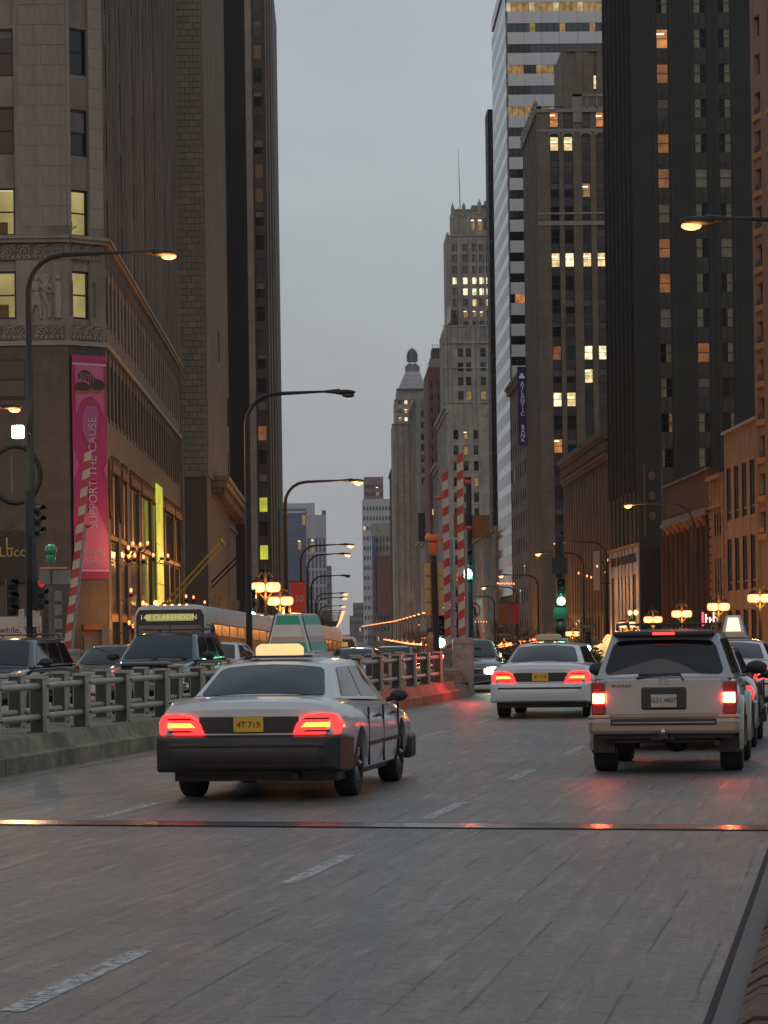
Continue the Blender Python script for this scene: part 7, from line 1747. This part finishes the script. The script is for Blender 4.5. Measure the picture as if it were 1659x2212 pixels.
for k, (x0, h) in enumerate(((-.22, .5), (-.02, .35), (.18, .6), (.38, .5))): mb = MB(); mb.box(x0, x0 + .06, -.02, .05, -.25, -.25 + h); mb.box(x0, x0 + .14, -.02, .05, -.25 + h * .5, -.18 + h * .5); mb.obj('letter_stroke', wn, t)
# white hanging sign and blade on the classical block
q0, q1 = WX(1303, 1188, 25.6), WX(1296, 1275, 25.6); t = thing('blade_sign', 'pale vertical blade sign between the classical block and the silver portal', 'sign', (25.6, 289, q1.z)); mb = MB(); mb.box(-.6, .0, -.2, .2, 0, q0.z - q1.z); bevel_mesh(mb.obj('panel', 'pale_concrete', t), .03); mb = MB(); mb.box(0, 1.1, -.05, .05, .6, .7); mb.box(0, 1.1, -.05, .05, 2.6, 2.7); mb.obj('bracket', 'lamp_iron', t)
# yellow lit shop tent at the junction
cl = emit('tent_glow', (1, .62, .22), .8, .5, 1.5); q = WY(1287, 1392, 150); t = thing('lit_canopy', 'glowing yellow canopy at street level left of the off road car', 'canopy', (q.x, 150, ZG(150)))
mb = MB(); mb.prism([(-.9, .2), (-.95, .8), (-.5, 1.15), (.2, 1.2), (.5, 1.5), (.6, 1.2), (.62, .2)], -.6, .8, lambda p, a, q_: (p, a, q_)); bevel_mesh(mb.obj('cover', cl, t), .08, 2); mb = MB(); mb.box(-.9, .6, -.5, .7, 0, .2); mb.obj('base', 'plastic_black', t); t.scale = (1.3, 1, 1.95)

# ------------------------------------------------------------------ plants and trees
X('leaf_green', (.055, .08, .025), .6, var=.5, scale=3); X('leaf_dark', (.03, .048, .018), .6, var=.5, scale=3); X('bark', (.07, .05, .035), .9, var=.3, scale=6); X('planter_stone', (.22, .2, .17), .8, var=.2)
def shrub(loc, rx, ry, rz_, n, label, group=None, seed=1):
    rnd = random.Random(seed); t = thing('shrub', label, 'shrub', loc, 0, group); mb = MB()
    cl_ = [(rnd.uniform(-.8, .8), rnd.uniform(-.8, .8), rnd.uniform(.2, .85), rnd.uniform(.25, .5)) for _ in range(14)]
    for i in range(n):
        c = rnd.choice(cl_); v = Vector((rnd.gauss(0, 1), rnd.gauss(0, 1), rnd.gauss(0, 1))).normalized() * c[3] * rnd.uniform(.5, 1)
        p = Vector(((c[0] + v.x) * rx, (c[1] + v.y) * ry, max(.02, (c[2] + v.z * .8)) * rz_)); s = rnd.uniform(.05, .12); a = rnd.uniform(0, 6.28); e_ = rnd.uniform(-1, 1)
        u = Vector((math.cos(a), math.sin(a), e_ * .6)) * s; w_ = Vector((-math.sin(a) * .4, math.cos(a) * .4, .7 * rnd.uniform(.3, 1))) * s
        mb.add([p - u, p + w_, p + u, p - w_], [(0, 1, 2, 3)], i % 2)
    mb.obj('foliage', ['leaf_green', 'leaf_dark'], t)
    mb = MB(); mb.box(-rx, rx, -ry, ry, -.05, .12); bevel_mesh(mb.obj('planter', 'planter_stone', t), .03); return t
for i, (px_, Y_, rx, h, lb) in enumerate(((1120, 190, 1.6, 3.3, 'bushy green shrub planter left of the far white taxi'), (1168, 165, 1.5, 3.0, 'bushy green shrub planter directly behind the far white taxi roof'), (1245, 150, 1.2, 2.9, 'bushy green shrub planter below the lantern right of the signal'), (1262, 132, .9, 2.2, 'low dark shrub planter by the small green signal'), (1100, 150, .9, 2.2, 'low dark shrub planter over the oncoming sedan'))):
    shrub(at(XH(px_, Y_), Y_), rx, 1.0, h, 1500, lb, 'planters down the middle of the avenue', i)
def bare_tree(loc, h, label, group, seed):
    rnd = random.Random(seed); t = thing('bare_tree', label, 'tree', loc, 0, group); mb = MB(); mt = MB()
    mt.tube([(0, 0, 0), (.05, 0, h * .2), (0, .05, h * .38)], [.16, .12, .10], 7); mt.obj('trunk', 'bark', t)
    def br(p, d, L_, r, k):
        e = p + d * L_; mb.tube([p, (p + e) / 2 + Vector((rnd.uniform(-.1, .1), rnd.uniform(-.1, .1), 0)) * L_, e], [r, r * .8, r * .55], 4, cap=False)
        if k:
            for _ in range(3): br(p + d * L_ * rnd.uniform(.5, 1), (d + Vector((rnd.uniform(-.7, .7), rnd.uniform(-.7, .7), rnd.uniform(-.1, .6)))).normalized(), L_ * rnd.uniform(.55, .8), r * .6, k - 1)
    for _ in range(5): br(Vector((0, .05, h * .36)), Vector((rnd.uniform(-.6, .6), rnd.uniform(-.6, .6), 1)).normalized(), h * .25, .06, 3)
    mb.obj('branches', 'bark', t)
for i in range(18):
    Y_ = 330 + i * 32; bare_tree(at(20.6 + (i % 3) * .4, Y_), 7.5 + (i * 7 % 3), 'bare street tree in the far right row lit orange from below', 'bare trees along the right pavement', i)
for i in range(6):
    Y_ = 180 + i * 38; bare_tree(at(-4.6, Y_), 6.5, 'bare street tree behind the buses on the left pavement', 'bare trees along the left pavement', 60 + i)

# ------------------------------------------------------------------ people
X('skin', (.35, .2, .14), .6); X('coat_blue', (.05, .08, .16), .8); X('coat_dark', (.03, .028, .03), .8); X('hair_dark', (.02, .014, .01), .8); X('coat_rust', (.3, .09, .04), .8)
def person(loc, rz, label, top, legs, stride=.2):
    t = thing('person', label, 'person', loc, rz); V = []; E_ = []; Rr = []
    def a(p, r, par=None):
        V.append(p); Rr.append(r); 
        if par is not None: E_.append((par, len(V) - 1))
        return len(V) - 1
    pel = a((0, 0, .95), .15); ch = a((0, 0, 1.25), .16, pel); sh = a((0, 0, 1.43), .12, ch); nk = a((0, 0, 1.52), .06, sh); hd = a((0, .01, 1.62), .095, nk); a((0, .01, 1.72), .08, hd)
    for sx in (-1, 1):
        s_ = a((sx * .19, 0, 1.41), .065, sh); el = a((sx * .25, -.03 * sx, 1.14), .05, s_); wr = a((sx * .24, .10 * sx, .90), .035, el); a((sx * .24, .13 * sx, .82), .03, wr)
        hp = a((sx * .09, 0, .88), .10, pel); kn = a((sx * .10, stride * .5 * sx + .05, .50), .07, hp); an = a((sx * .10, stride * sx, .09), .045, kn); a((sx * .10, stride * sx + .16, .04), .035, an)
    me = bpy.data.meshes.new('body'); me.from_pydata(V, E_, []); o = link('body', me, t)
    m = o.modifiers.new('skin', 'SKIN')
    for i, r in enumerate(Rr): me.skin_vertices[0].data[i].radius = (r, r) if me.skin_vertices else (r, r)
    me.skin_vertices[0].data[0].use_root = True
    m2 = o.modifiers.new('sub', 'SUBSURF'); m2.levels = 1; m2.render_levels = 1
    nm = bpy.data.meshes.new_from_object(o.evaluated_get(bpy.context.evaluated_depsgraph_get())); o.modifiers.clear(); o.data = nm
    nm.materials.clear()
    for q in (top, legs, 'skin'): nm.materials.append(MT[q])
    for p in nm.polygons: z = p.center.z; p.material_index = 2 if (z > 1.5 or (z < .88 and abs(p.center.x) > .2)) else (0 if z > .86 else 1); p.use_smooth = True
    mb = MB(); mb.ell((0, -.015, 1.68), (.10, .11, .10), 12, 8); mb.obj('hair', 'hair_dark', t, smooth=60)
    mb = MB(); mb.ell((0, .105, 1.625), (.015, .025, .02), 6, 4); mb.ell((-.095, .0, 1.63), (.015, .03, .035), 6, 4); mb.ell((.095, 0, 1.63), (.015, .03, .035), 6, 4); mb.obj('nose_and_ears', 'skin', t)
    return t
try:
    def addskin(me):
        pass
    q = WY(937, 1440, 84); person((q.x, 86, 0), 2.9, 'pedestrian in a rust coat and blue trousers crossing behind the slim beacon pole', 'coat_rust', 'coat_blue')
    q = WY(238, 1400, 112); person(at(q.x, 116), 1.2, 'pedestrian in a dark coat behind the dark slate off road car', 'coat_dark', 'coat_dark')
except Exception as ex: print('person failed', ex)
# ------------------------------------------------------------------ evening haze
hm = bpy.data.materials.new('haze'); hm.use_nodes = True; hn = hm.node_tree.nodes; hn.remove(hn['Principled BSDF'])
pv = hn.new('ShaderNodeVolumePrincipled'); pv.inputs['Color'].default_value = (.86, .88, .9, 1); pv.inputs['Density'].default_value = .00009; pv.inputs['Anisotropy'].default_value = .2
hm.node_tree.links.new(pv.outputs[0], hn['Material Output'].inputs['Volume']); MT['haze'] = hm
mb = MB(); mb.box(-400, 400, -40, 2600, -12, 190); tag(mb.obj('haze', 'haze'), kind='stuff')
